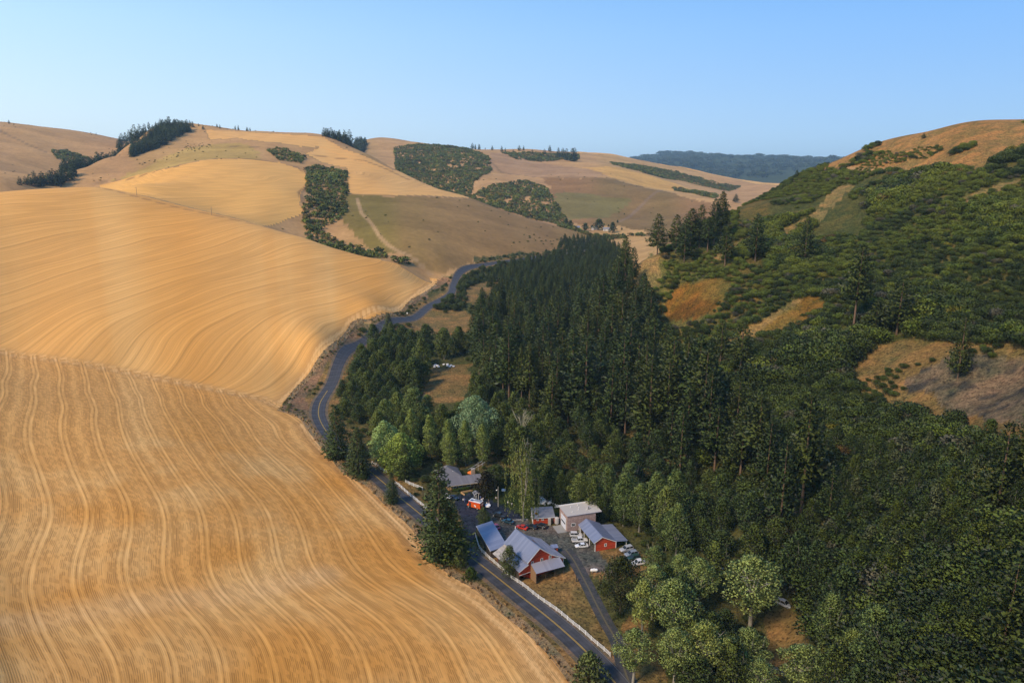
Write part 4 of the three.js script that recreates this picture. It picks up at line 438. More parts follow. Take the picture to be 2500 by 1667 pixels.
const KIND = {
  pine: { shapes: [1, 2, 3, 4, 5, 6].map((s) => pineShape(s, { h: 28, w: 8.6 + (s % 3), bare: 0.12 + 0.09 * (s % 4), whorls: 26 + 2 * s, size: 0.88, per: 9, n: 13 })), leaf: [[0.04, 0.06, 0.02], [0.06, 0.076, 0.022], [0.034, 0.052, 0.021], [0.05, 0.066, 0.021]], bark: matte(0.16, 0.10, 0.065) },
  spruce: { shapes: [21, 22, 23].map((s) => pineShape(s, { h: 24, w: 12, bare: 0.02, whorls: 54, size: 0.62, per: 13, n: 15, round: 1.0, droop: -0.22 })), leaf: [[0.052, 0.076, 0.032], [0.058, 0.080, 0.032]], bark: barkMat },
  spruce2: { shapes: [24].map((s) => pineShape(s, { h: 18, w: 11, bare: 0.02, whorls: 44, size: 0.62, per: 13, n: 14, round: 1.2, droop: -0.1 })), leaf: [[0.09, 0.115, 0.026]], bark: barkMat },
  cottonwood: { shapes: [31, 32, 33].map((s) => broadShape(s, { h: 20, w: 11, bare: 0.14, lobes: 36, leaves: 230, size: 0.37, top: 0.8 })), leaf: [[0.125, 0.165, 0.062], [0.11, 0.152, 0.058], [0.138, 0.17, 0.056]], bark: greyBark },
  cottonwood2: { shapes: [41, 42, 43, 44].map((s) => broadShape(s, { h: 20, w: 11.5, bare: 0.30, lobes: 30, leaves: 240, size: 0.34, top: 0.95, lobe: 0.16, limbs: 7, up: 0.7 })), leaf: [[0.215, 0.262, 0.104], [0.19, 0.24, 0.095], [0.232, 0.268, 0.094]], bark: paleBark },
  broad: { shapes: [51, 52, 53, 54].map((s) => broadShape(s, { h: 17, w: 12, bare: 0.10, lobes: 30, leaves: 150, size: 0.48, top: 0.75 })), leaf: [[0.06, 0.086, 0.029], [0.074, 0.098, 0.029], [0.05, 0.076, 0.03], [0.09, 0.115, 0.034]], bark: greyBark },
  poplar: { shapes: [61, 62].map((s) => broadShape(s, { h: 20, w: 7.4, bare: 0.08, lobes: 34, leaves: 150, size: 0.36, top: 0.9, lobe: 0.24, up: 0.8 })), leaf: [[0.18, 0.226, 0.074], [0.16, 0.206, 0.072]], bark: greyBark },
  maple: { shapes: [71].map((s) => broadShape(s, { h: 18, w: 16, bare: 0.05, lobes: 74, leaves: 190, size: 0.36, top: 0.72, lobe: 0.13 })), leaf: [[0.245, 0.33, 0.15]], bark: barkMat },
  maple2: { shapes: [72].map((s) => broadShape(s, { h: 18, w: 17, bare: 0.05, lobes: 74, leaves: 190, size: 0.36, top: 0.72, lobe: 0.13 })), leaf: [[0.225, 0.29, 0.075]], bark: barkMat },
  silver: { shapes: [75].map((s) => broadShape(s, { h: 21, w: 23, bare: 0.10, lobes: 80, leaves: 190, size: 0.40, top: 0.8, lobe: 0.11 })), leaf: [[0.2, 0.285, 0.185]], bark: greyBark },
  oak: { shapes: [77].map((s) => broadShape(s, { h: 18, w: 15, bare: 0.16, lobes: 50, leaves: 210, size: 0.34, top: 0.85, lobe: 0.15 })), leaf: [[0.045, 0.056, 0.020]], bark: barkMat },
  darktree: { shapes: [78].map((s) => broadShape(s, { h: 11, w: 10, bare: 0.08, lobes: 30, leaves: 90, size: 0.45 })), leaf: [[0.022, 0.020, 0.014]], bark: barkMat },
  smalltree: { shapes: [81, 82].map((s) => broadShape(s, { h: 10, w: 7.5, bare: 0.08, lobes: 34, leaves: 150, size: 0.24, top: 0.8, lobe: 0.18 })), leaf: [[0.08, 0.104, 0.04], [0.088, 0.108, 0.038]], bark: barkMat },
  shrubtree: { shapes: [84, 85].map((s) => broadShape(s, { h: 7, w: 7, bare: 0.02, lobes: 26, leaves: 75, size: 0.38, lobe: 0.2 })), leaf: [[0.1, 0.125, 0.05], [0.085, 0.11, 0.04]], bark: barkMat },
  shrub: { shapes: [86].map((s) => broadShape(s, { h: 4, w: 6, bare: 0.0, lobes: 22, leaves: 70, size: 0.36, lobe: 0.22 })), leaf: [[0.050, 0.080, 0.018]], bark: barkMat },
  yellowbush: { shapes: [87].map((s) => broadShape(s, { h: 4, w: 3, bare: 0.05, lobes: 16, leaves: 50, size: 0.3, lobe: 0.26 })), leaf: [[0.32, 0.19, 0.03]], bark: barkMat },
  sapling: { shapes: [88, 89, 90].map((s) => broadShape(s, { h: 10, w: 5.6, bare: 0.05, lobes: 24, leaves: 130, size: 0.27, top: 0.85, lobe: 0.22, up: 0.8 })), leaf: [[0.044, 0.066, 0.020], [0.056, 0.080, 0.021], [0.038, 0.058, 0.022], [0.074, 0.096, 0.022]], bark: greyBark },
  aspen: { shapes: [91, 92].map((s) => broadShape(s, { h: 11, w: 4.2, bare: 0.42, lobes: 16, leaves: 60, size: 0.42, lobe: 0.26, limbs: 4, thick: 0.010 })), leaf: [[0.085, 0.100, 0.055], [0.07, 0.09, 0.04]], bark: matte(0.36, 0.35, 0.31) },
  weeping: { shapes: [weepingShape(95)], leaf: [[0.13, 0.15, 0.044]], bark: paleBark },
  bare: { shapes: [bareShape(97, 18, 14, 11)], leaf: [[0.30, 0.28, 0.25]], bark: greyBark },
  baretwig: { shapes: [bareShape(98, 8, 5, 6)], leaf: [[0.26, 0.24, 0.21]], bark: greyBark },
  pinefar: { shapes: [101, 102, 103].map((s) => pineShape(s, { h: 20, w: 8.5, bare: 0.06, whorls: 20, size: 1.7, per: 7, n: 5 })), leaf: [[0.030, 0.046, 0.026], [0.036, 0.050, 0.026]], bark: barkMat },
  treefar: { shapes: [105].map((s) => broadShape(s, { h: 12, w: 10, bare: 0.08, lobes: 14, leaves: 34, size: 1.2 })), leaf: [[0.044, 0.060, 0.024]], bark: barkMat },
};
for (const k of Object.values(KIND)) k.mats = k.leaf.map((c) => leafMat(...c));
let planted = 0;
function plant(kind, x, z, h, w, name, label, category, group, y) {
  const K = KIND[kind], R = mulberry(9000 + planted * 7), s = K.shapes[planted % K.shapes.length], o = thing(name, label, category, group);
  planted++;
  part('trunk', s.trunk, K.bark, o);
  part('crown', s.crown, K.mats[Math.floor(R() * K.mats.length)], o);
  const sy = h / s.h, sx = w ? w / s.w : sy * (0.85 + 0.6 * R());
  o.scale.set(sx, sy, sx); o.rotation.y = R() * 6.283; o.position.set(x, (y ?? ground(x, z)) - 0.15, z);
  return o;
}
// ------------------------------------------------------------------ trees one by one (kind, x, z, height, width)
const TREES = [["spruce",-22.9,-199.4,33.0,18.4],["spruce2",-19.1,-199.8,17.7,13.7],["spruce",-44.6,-236.8,12.4,6.8],["spruce",-62.1,-260.2,20.7,13.8],["spruce",-74.5,-276.1,23.7,14.9],["spruce",-43.3,-259.3,15.0,10.6],["maple",-53.2,-271.8,20.1,16.9],["maple2",-45.4,-264.4,18.0,20.1],["silver",-17.0,-297.0,22.5,23.5],["poplar",-43.8,-283.2,21.7,7.6],["poplar",-35.1,-277.7,21.3,7.1],["poplar",-27.0,-275.0,20.0,7.4],["poplar",-19.6,-272.3,20.7,7.0],["poplar",-12.4,-272.2,19.0,7.0],["poplar",-47.0,-281.8,15.1,6.8],["poplar",-25.9,-268.6,16.8,7.3],["cottonwood",-58.9,-304.3,18.9,12.2],["cottonwood",-55.5,-317.4,17.9,10.6],["cottonwood",-46.7,-313.5,21.0,14.6],["cottonwood",-41.6,-323.2,14.2,8.6],["cottonwood",-61.4,-297.9,15.1,10.0],["broad",-94.7,-459.9,17.6,12.5],["broad",-83.6,-440.8,15.3,12.9],["broad",-74.7,-431.9,18.3,11.3],["broad",-64.0,-419.2,17.0,11.5],["broad",-53.8,-400.7,21.7,14.4],["broad",-55.1,-371.9,18.9,14.7],["broad",-62.3,-373.0,14.6,12.3],["broad",-78.3,-402.4,15.6,14.5],["broad",-87.7,-400.3,15.6,15.7],["broad",-90.5,-385.8,12.8,12.7],["broad",-68.4,-367.1,12.3,10.9],["broad",-50.1,-377.6,14.1,11.2],["broad",-85.1,-367.2,8.7,10.9],["broad",-44.0,-433.2,20.8,14.7],["broad",-58.5,-459.7,17.6,14.9],["broad",-35.0,-443.3,18.7,14.4],["broad",-69.0,-460.3,14.1,12.5],["broad",-86.4,-417.3,16.9,11.4],["spruce",-87.4,-478.3,19.5,12.4],["spruce",-80.2,-477.6,10.0,11.1],["spruce",-93.8,-362.9,8.6,7.2],["shrubtree",-87.2,-343.1,6.5,8.2],["weeping",4.0,-226.0,33.9,15.3],["broad",3.6,-272.2,17.5,16.6],["bare",4.4,-291.2,19.1,13.3],["darktree",-10.1,-244.8,10.2,10.0],["broad",-6.2,-253.5,9.3,10.4],["yellowbush",8.6,-225.6,3.7,2.2],["smalltree",-10.2,-223.8,6.7,5.3],["smalltree",-0.8,-190.4,10.8,7.6],["shrubtree",-16.1,-194.1,6.9,5.4],["shrub",-12.6,-188.6,3.6,5.6],["shrubtree",18.6,-143.7,9.2,9.5],["broad",18.1,-236.0,14.6,6.5],["cottonwood",24.9,-233.8,15.4,9.6],["broad",29.4,-229.2,15.5,7.9],["cottonwood",35.2,-232.7,19.0,9.6],["cottonwood",39.5,-223.7,20.4,10.8],["cottonwood",44.4,-219.7,18.5,9.1],["cottonwood",44.3,-241.3,16.6,9.9],["broad",32.4,-226.2,11.0,6.2],["cottonwood",50.0,-220.1,22.8,11.4],["cottonwood",56.2,-218.5,24.2,12.1],["cottonwood",52.0,-212.7,21.1,10.3],["cottonwood",53.0,-201.8,19.5,9.9],["broad",13.6,-239.1,15.6,8.2],["broad",8.5,-239.0,14.8,8.2],["cottonwood",43.9,-189.9,11.4,8.0],["baretwig",44.4,-199.0,8.1,4.2],["oak",30.4,-171.3,18.6,14.4],["cottonwood2",39.0,-170.0,17.1,9.1],["cottonwood2",41.4,-155.6,21.8,10.7],["cottonwood2",34.6,-160.6,18.2,8.1],["cottonwood2",66.2,-168.6,22.2,18.2],["cottonwood2",52.8,-172.7,17.2,8.6],["cottonwood2",47.9,-176.5,16.5,7.5],["cottonwood2",46.3,-144.8,17.0,10.1],["cottonwood2",39.1,-143.4,16.0,8.4],["cottonwood2",29.5,-144.8,15.3,8.5],["cottonwood2",52.5,-145.0,13.6,7.5],["cottonwood2",59.3,-150.2,13.5,8.8],["cottonwood2",58.4,-139.6,12.0,7.2],["cottonwood2",68.6,-141.3,13.3,9.9],["cottonwood",77.4,-147.1,18.6,9.1],["cottonwood",77.2,-127.9,17.9,10.3],["cottonwood",76.1,-134.3,12.9,7.9],["pine",175.5,-414.8,27.5,12.2],["pine",170.8,-299.4,26.4,14.6],["pine",165.1,-306.7,16.1,10.3],["pine",101.2,-482.3,28.3,15.0],["pine",113.4,-480.4,26.7,13.3],["pine",124.2,-484.2,29.0,15.8],["pine",131.2,-486.8,29.4,14.3],["pine",141.3,-486.6,31.3,13.5],["pine",146.7,-489.9,33.5,11.9],["pine",116.5,-467.5,26.2,15.3],["pine",137.0,-444.4,24.9,13.1],["pine",134.0,-475.5,23.5,11.6],["pine",467.1,-1471.8,17.8,14.2],["pine",152.6,-433.7,29.6,14.9],["pine",311.2,-608.2,1.8,4.3],["pine",324.3,-566.9,3.9,4.0],["pine",257.5,-642.7,7.6,4.6],["pine",279.0,-649.2,4.2,3.1],["pine",122.0,-159.2,24.3,10.0],["pine",127.7,-159.9,25.8,8.5],["pine",92.2,-202.0,40.0,12.6],["pine",83.7,-196.7,33.3,9.9],["pine",94.6,-188.7,21.0,7.5],["pine",67.0,-282.1,38.2,14.8],["pine",74.1,-272.9,28.7,9.5],["pine",90.1,-261.7,25.5,12.8],["pine",85.2,-288.9,33.6,14.0],["pine",105.0,-336.5,21.3,11.4],["pine",107.7,-314.1,26.2,13.9],["pine",160.9,-318.4,40.8,13.3],["pine",164.4,-244.9,24.5,8.3],["pine",63.3,-313.1,38.5,14.6],["pine",96.9,-114.1,25.3,9.6],["pine",89.2,-109.3,24.9,8.3],["pine",85.2,-239.5,29.1,12.7],["pine",79.2,-251.6,28.7,12.4],["pine",66.1,-253.1,30.8,11.2],["pine",88.9,-223.5,25.7,9.9],["pinefar",-130.9,-2370.6,19.1,0.0],["pinefar",-120.2,-2350.5,16.7,0.0],["pinefar",-109.0,-2381.2,19.2,0.0],["pinefar",-67.3,-2438.9,16.0,0.0],["pinefar",-33.1,-2323.4,19.6,0.0],["pinefar",-22.1,-2358.3,12.7,0.0],["pinefar",24.0,-2386.8,17.9,0.0],["pinefar",38.6,-2395.4,15.7,0.0],["pinefar",3.6,-2336.3,10.9,0.0],["pinefar",128.1,-2436.1,21.1,0.0],["pinefar",149.7,-2308.4,31.4,0.0],["pinefar",163.0,-2297.5,32.4,0.0],["pinefar",170.6,-2249.0,35.4,0.0],["pinefar",188.6,-2234.5,40.4,0.0],["pinefar",197.1,-2238.1,40.5,0.0],["pinefar",106.1,-2342.2,16.5,0.0],["pinefar",65.6,-2318.6,16.3,0.0],["pinefar",-404.7,-1596.5,13.1,0.0],["pinefar",-394.8,-1602.6,16.7,0.0],["pinefar",-384.2,-1603.7,24.0,0.0],["pinefar",-366.4,-1576.0,28.2,0.0],["pinefar",-528.7,-2341.3,47.0,0.0],["pinefar",-417.6,-1602.4,8.2,0.0],["pinefar",-72.0,-997.4,0.3,0.0],["pinefar",-65.8,-997.8,0.3,0.0],["pinefar",-68.3,-997.7,0.3,0.0],["pinefar",-189.0,-982.0,0.3,0.0],["pinefar",-181.7,-983.4,0.3,0.0],["pinefar",22.8,-999.7,0.3,0.0],["pinefar",-212.0,-977.3,0.3,0.0],["pinefar",-191.0,-981.6,0.3,0.0],["pinefar",40.5,-999.2,0.3,0.0],["pinefar",55.6,-998.5,0.3,0.0],["pinefar",-93.7,-2513.2,7.3,0.0],["pinefar",-287.4,-2285.2,8.0,0.0],["pinefar",-1408.5,-2024.6,10.7,0.0],["pinefar",-1065.2,-1962.8,27.4,0.0],["pinefar",-1097.1,-2040.9,26.1,0.0],["pinefar",-1157.6,-2178.2,33.1,0.0],["pinefar",-767.4,-1464.3,31.5,0.0],["pinefar",-1154.8,-2187.5,35.5,0.0],["pinefar",-803.3,-1556.3,26.1,0.0],["pinefar",-798.0,-1566.5,19.2,0.0],["pinefar",-793.8,-1578.4,16.4,0.0],["pinefar",-782.6,-1571.7,9.1,0.0],["pinefar",-777.4,-1576.9,13.8,0.0],["pinefar",-764.8,-1566.4,12.6,0.0],["pinefar",-764.8,-1582.2,16.4,0.0],["pinefar",-753.8,-1586.9,20.1,0.0],["pinefar",-754.9,-1606.0,13.0,0.0],["pinefar",-757.0,-1627.5,11.2,0.0],["pinefar",-753.0,-1635.9,12.4,0.0],["pinefar",-750.9,-1649.0,13.3,0.0],["pinefar",-750.6,-1662.1,11.5,0.0],["pinefar",-748.3,-1665.7,10.3,0.0],["pinefar",-739.7,-1659.6,13.4,0.0],["pinefar",-731.5,-1654.2,13.3,0.0],["pinefar",-728.0,-1678.9,6.2,0.0],["pinefar",-693.6,-1697.9,7.8,0.0],["pinefar",-682.6,-1687.3,8.6,0.0],["pinefar",-655.4,-1709.0,9.9,0.0],["pinefar",-648.7,-1710.8,11.8,0.0],["pinefar",-615.1,-1675.0,9.7,0.0],["pinefar",-608.5,-1675.8,8.1,0.0],["pinefar",-1032.0,-1892.0,22.0,0.0],["pinefar",-1016.6,-1849.8,19.4,0.0],["pinefar",-702.5,-1641.1,9.8,0.0],["pinefar",-1216.1,-2106.1,7.3,0.0],["pinefar",-1241.0,-2123.6,4.9,0.0],["pinefar",-405.9,-1591.3,11.1,0.0],["pinefar",-395.4,-1602.7,17.8,0.0],["treefar",97.9,-1263.2,11.2,0.0],["treefar",104.3,-1248.0,11.8,0.0],["treefar",127.9,-1215.6,13.3,0.0],["treefar",151.5,-1218.9,18.7,0.0],["treefar",141.5,-1233.4,8.0,0.0],["treefar",168.4,-1168.1,17.3,0.0],["treefar",195.0,-1292.7,5.3,0.0],["treefar",224.8,-1405.4,2.9,0.0],["treefar",187.7,-1194.1,4.6,0.0],["treefar",172.2,-1248.8,4.4,0.0]], REGIONS = {"pines":[[[-25.3,-599.7],[-21.5,-736.6],[2.0,-798.8],[50.7,-857.9],[75.7,-997.1],[137.7,-1051.0],[135.6,-839.1],[77.4,-462.4],[83.7,-429.6],[81.7,-388.8],[81.9,-343.4],[82.4,-292.4],[88.3,-250.1],[88.9,-227.6],[79.4,-246.3],[65.9,-268.3],[52.4,-296.6],[31.6,-307.4],[13.8,-322.9],[-3.7,-352.1],[-21.1,-397.3],[-26.9,-456.1]]],"broad":[[[-19.0,-380.7],[0.9,-327.6],[17.2,-306.5],[45.0,-300.2],[62.7,-270.0],[77.6,-245.5],[76.1,-201.9],[80.2,-182.5],[69.4,-179.8],[58.8,-198.1],[47.0,-208.4],[41.7,-229.4],[25.8,-245.4],[11.0,-252.1],[-14.6,-285.4],[-39.8,-272.3],[-55.6,-301.0],[-38.3,-327.5],[-39.6,-339.7]],[[-91.4,-369.2],[-93.1,-469.8],[-86.5,-485.3],[-57.2,-461.9],[-47.3,-366.7],[-60.4,-329.1],[-73.2,-317.3],[-84.3,-328.5]],[[40.7,-189.8],[57.5,-193.2],[68.0,-175.3],[66.3,-159.3],[54.8,-141.8],[40.3,-134.5],[38.8,-155.7]],[[76.7,-216.6],[83.7,-196.7],[87.8,-172.7],[87.0,-149.3],[82.0,-151.1],[82.0,-168.7],[78.6,-185.0],[72.3,-198.1]],[[78.2,-149.1],[85.6,-146.4],[78.6,-118.7],[69.5,-106.0],[63.6,-117.1]]],"thicket":[[[-48.2,-756.6],[-32.9,-791.0],[2.1,-818.3],[46.3,-876.5],[70.5,-905.4],[62.6,-872.9],[22.7,-818.1],[-12.7,-771.2],[-26.1,-735.8],[-43.2,-673.2],[-44.6,-613.7],[-48.2,-598.2],[-52.4,-700.2]],[[-65.3,-579.3],[-54.4,-627.8],[-41.5,-614.1],[-43.3,-583.9],[-53.1,-567.0]]],"woods":[[[-352.7,-1221.2],[-343.8,-1277.7],[-286.2,-1229.0],[-247.5,-1061.7],[-216.2,-908.5],[-217.9,-863.3],[-232.5,-847.4],[-200.7,-743.4],[-218.2,-748.9],[-266.4,-893.3],[-291.2,-1007.0]],[[-212.6,-729.7],[-224.4,-825.4],[-186.4,-791.9],[-146.6,-763.0],[-130.3,-724.3],[-129.3,-713.4],[-167.1,-726.0],[-207.0,-741.6]],[[-368.7,-2243.4],[-303.8,-2320.8],[-165.0,-2345.0],[-69.4,-2113.2],[-52.9,-1881.1],[-87.4,-1656.2],[-91.3,-1477.2],[-192.5,-1588.4],[-281.3,-1727.3]],[[-104.8,-1476.3],[-45.5,-1611.2],[24.9,-1692.9],[75.2,-1655.3],[91.3,-1448.0],[101.4,-1317.5],[100.6,-1225.9],[33.9,-1319.6],[-30.8,-1399.7]],[[-36.5,-2313.6],[91.3,-2347.3],[237.1,-2533.0],[218.5,-2330.8],[98.5,-2185.0],[5.3,-2180.8]],[[335.3,-2457.0],[493.6,-2495.8],[623.3,-2400.6],[750.1,-2330.1],[687.2,-2216.3],[530.1,-2252.0],[329.2,-2123.1]],[[428.1,-1888.1],[489.1,-1874.9],[477.2,-1631.7],[441.2,-1538.0],[410.7,-1649.6]],[[-461.5,-1343.4],[-444.0,-1391.6],[-383.4,-1323.3],[-376.5,-1270.7],[-409.3,-1254.1]],[[-122.6,-705.8],[-100.8,-723.9],[-101.1,-708.4],[-112.5,-696.8]],[[75.6,-1187.6],[87.9,-1239.5],[142.5,-1118.6],[192.8,-1127.4],[205.2,-1080.7],[210.4,-1130.6],[148.1,-1079.9]],[[-1079.8,-1683.5],[-1076.2,-1745.0],[-1003.6,-1689.2],[-999.8,-1630.4],[-1032.5,-1621.6]]],"woodsconif":[[[-846.7,-1678.5],[-829.3,-1597.6],[-798.3,-1455.4],[-771.7,-1332.7],[-741.4,-1211.1],[-749.8,-1182.3],[-797.8,-1270.2],[-816.3,-1387.7],[-846.4,-1543.1],[-875.4,-1686.3],[-878.2,-1741.0]],[[-688.5,-1288.9],[-688.2,-1434.7],[-722.0,-1626.3],[-762.9,-1632.2],[-768.3,-1565.7],[-742.7,-1476.7],[-735.0,-1398.2]],[[-726.5,-1041.8],[-733.9,-1134.2],[-718.3,-1174.6],[-703.2,-1147.9],[-703.3,-1116.7]],[[-415.8,-1578.3],[-392.6,-1598.8],[-514.7,-2388.1],[-467.0,-2294.4],[-355.5,-1560.0]]],"shrubsfar":[[[-183.9,-799.1],[-208.9,-977.3],[-178.0,-879.8],[-175.7,-813.8],[-201.6,-862.7]],[[2.3,-939.5],[76.7,-1078.5],[103.9,-1012.6],[41.9,-903.0],[-13.9,-852.5]],[[-678.5,-1133.2],[-633.0,-1309.2],[-633.4,-1482.3],[-566.4,-1382.4],[-581.4,-1230.9],[-640.9,-1141.4]]],"open":[[[74.6,-178.3],[80.9,-173.8],[79.5,-164.4],[77.7,-154.5],[68.7,-146.7],[62.7,-147.8],[69.0,-164.4]]]};
const WORDS = {
  spruce: ['spruce_tree', 'spruce', ['tall dense spruce towering at the driveway corner beside the road', 'small spruce standing alone between the road and the wheat field below the maples', 'second spruce along the road bend, left of the round maples', 'first spruce at the road bend, at the point of the wheat field', 'dark spruce behind the short white fence, right under the light green maple', 'tall dark evergreen beside the road where the valley trees begin', 'lower evergreen right of the tall one at the start of the valley trees', 'small clipped evergreen on the inside of the road bend']],
  spruce2: ['spruce_tree', 'spruce', ['yellow green bushy evergreen leaning on the right side of the tallest spruce']],
  maple: ['maple_tree', 'maple', ['pale green round maple behind the spruces at the road']],
  maple2: ['maple_tree', 'maple', ['brightest yellow green round maple above the white fence']],
  silver: ['silver_maple_tree', 'tree', ['broad silvery blue green tree below the dry grass clearing']],
  weeping: ['weeping_birch_tree', 'birch', ['tall weeping birch hanging over the lawn behind the parked cars']],
  bare: ['dead_tree', 'dead tree', ['leafless grey dead tree at the foot of the pine forest']],
  baretwig: ['dead_tree', 'dead tree', ['thin leafless sapling behind the four cars parked right of the open shed']],
  darktree: ['plum_tree', 'tree', ['nearly black purple leaved tree at the right end of the house']],
  yellowbush: ['yellow_bush', 'bush', ['small orange yellow bush at the end of the little red outbuilding']],
  smalltree: ['fruit_tree', 'tree', ['round small tree on the grass island above the long metal roof', 'leafy tree growing against the road side of the red barn']],
  shrubtree: ['roadside_tree', 'tree', ['small dark shrubby tree on the inside of the road bend', 'light green bushy tree between wheat field and road, opposite the barn', 'round bushy tree on the wheat side of the road at the bottom edge']],
  shrub: ['roadside_bush', 'bush', ['low dark green bush on the field edge below the bushy roadside tree']],
  oak: ['oak_tree', 'oak', ['dark spreading oak beside the farm lane in front of the white pickup']],
};
const SHARED = {
  poplar: ['poplar_tree', 'slim yellow green poplar in the row behind the house', 'poplar', 'poplars behind the house'],
  cottonwood: ['cottonwood_tree', 'tall grey green cottonwood in the belt of trees round the farm', 'cottonwood', 'cottonwoods round the farm'],
  cottonwood2: ['cottonwood_tree', 'light olive cottonwood with pale trunk in the grove at the bottom, right of the lane', 'cottonwood', 'cottonwoods of the grove by the lane'],
  broad: ['broadleaf_tree', 'dark green broadleaf tree in the thicket along the valley floor', 'tree', 'broadleaf trees of the valley'],
  pine: ['pine_tree', 'dark pine standing on the brushy slope of the right hill', 'pine', 'pines on the right hill'],
  pinefar: ['pine_tree', 'tiny far pine on the skyline and upper slopes of the far hills', 'pine', 'far hill pines'],
  treefar: ['yard_tree', 'small far tree round the distant homestead at the head of the valley', 'tree', 'trees of the far homestead'],
};
const nth = {};
const stems = [];
for (const [kind, x, z, h, w] of TREES) {
  stems.push([x, z, Math.max(2.5, w * 0.48)]);
  if (SHARED[kind]) {
    let [n, l, c, g] = SHARED[kind], where;
    if (kind === 'pine') { where = z < -420 ? 'on the spur at the mouth of the far valley' : h < 9 ? 'small on the skyline of the right hill' : z > -180 ? 'at the right edge below the dry rocky patch' : z > -300 ? 'at the foot of the right hill, behind the farm trees' : 'alone in the brush of the right hill'; l = 'dark pine ' + where; g = 'pines ' + where; }
    if (kind === 'cottonwood') { where = x < -30 ? 'below the dry clearing, left of the silvery tree' : z > -160 ? 'right of the dry grass patch at the bottom' : x < 40 ? 'just behind the block workshop' : 'in the belt right of the parked cars'; l = 'grey green cottonwood ' + where; g = 'cottonwoods ' + where; }
    if (kind === 'broad') { where = z < -340 ? 'between the road bend and the dry clearing' : 'between the weeping birch and the pine forest'; l = 'dark green broadleaf tree in the thicket ' + where; g = z < -340 ? 'broadleaf trees left of the clearing' : 'broadleaf trees behind the lawn party'; }
    plant(kind, x, z, h, w * (kind === 'cottonwood2' && w < 12 ? 1.25 : 1), n, l, c, g); continue;
  }
  const [n, c, labels] = WORDS[kind], k = nth[kind] ?? 0; nth[kind] = k + 1;
  plant(kind, x, z, h, w, n, labels[Math.min(k, labels.length - 1)], c);
}
// ------------------------------------------------------------------ stands of trees
const ROADXZ = ROADSIDE, LANEXZ = [[17.87,-206.8],[19.81,-200.89],[21.35,-193.55],[23.02,-185.05],[24.56,-176.1],[26.14,-168.15],[27.9,-160.51],[28.3,-149.86],[29.35,-140.22],[31.34,-129.44]];
const KEEP = [[[-32, -262], [-4, -260], [-4, -226], [18, -236], [26, -230], [34, -222], [44, -210], [48, -196], [30, -180], [22, -150], [30, -120], [20, -120], [-32, -215]], [[-53, -427], [-29, -427], [-22, -380], [-18, -318], [-44, -326], [-52, -380]], ...REGIONS.open, [[58, -196], [68, -196], [68, -184], [58, -184]]];
function clear(x, z, gap) { if (nearLine(ROADXZ, x, z) < 5.5 + gap || nearLine(LANEXZ, x, z) < 3 + gap) return false; for (const k of KEEP) if (inside(k, x, z)) return false; return true; }
function scatter(polys, gap, seed, ok = () => true, most = 1e5) {
  const R = mulberry(seed), out = [], cell = new Map();
  for (const p of polys) {
    const xs = p.map((q) => q[0]), zs = p.map((q) => q[1]), x0 = Math.min(...xs), x1 = Math.max(...xs), z0 = Math.min(...zs), z1 = Math.max(...zs);
    const tries = Math.min(400000, (x1 - x0) * (z1 - z0) / (gap * gap) * 3.2);
    for (let k = 0; k < tries && out.length < most; k++) {
      const x = lerp(x0, x1, R()), z = lerp(z0, z1, R());
      if (!inside(p, x, z) || !ok(x, z)) continue;
      const cx = Math.floor(x / gap), cz = Math.floor(z / gap); let hit = false;
      for (let a = -1; a <= 1 && !hit; a++) for (let b = -1; b <= 1 && !hit; b++) for (const q of cell.get((cx + a) * 100003 + cz + b) ?? []) if ((q[0] - x) ** 2 + (q[1] - z) ** 2 < gap * gap) { hit = true; break; }
      if (hit) continue;
      const key = cx * 100003 + cz; if (!cell.has(key)) cell.set(key, []); cell.get(key).push([x, z]); out.push([x, z]);
    }
  }
  return out;
}
const offStems = (x, z) => !stems.some((s) => Math.hypot(s[0] - x, s[1] - z) < s[2]);
function swarm(name, geo, mat, list, colors) {      // uncountable growth: one object
  const m = new THREE.InstancedMesh(geo, mat, list.length), M = new THREE.Matrix4(), q = new THREE.Quaternion(), up = V(0, 1, 0), c = new THREE.Color();
  list.forEach(([x, y, z, sx, sy, a, t], k) => { M.compose(V(x, y, z), q.setFromAxisAngle(up, a), V(sx, sy, sx)); m.setMatrixAt(k, M); m.setColorAt(k, c.setRGB(t[0] * LEAF, t[1] * LEAF, t[2] * LEAF * 0.8)); });
  m.name = numbered(name); m.userData.kind = 'stuff'; scene.add(m); return m;
}
function joined(s, trunkRGB) { const a = s.crown.clone(), b = s.trunk.clone(), n = b.attributes.position.count, c = b.attributes.color; for (let k = 0; k < n; k++) c.setXYZ(k, ...trunkRGB); return mergeGeometries([a, b]); }
const white = new THREE.MeshPhysicalMaterial({ color: rgb(1, 1, 1), vertexColors: true, roughness: 0.95, specularIntensity: 0.2, transmission: 0.35, thickness: 0 });
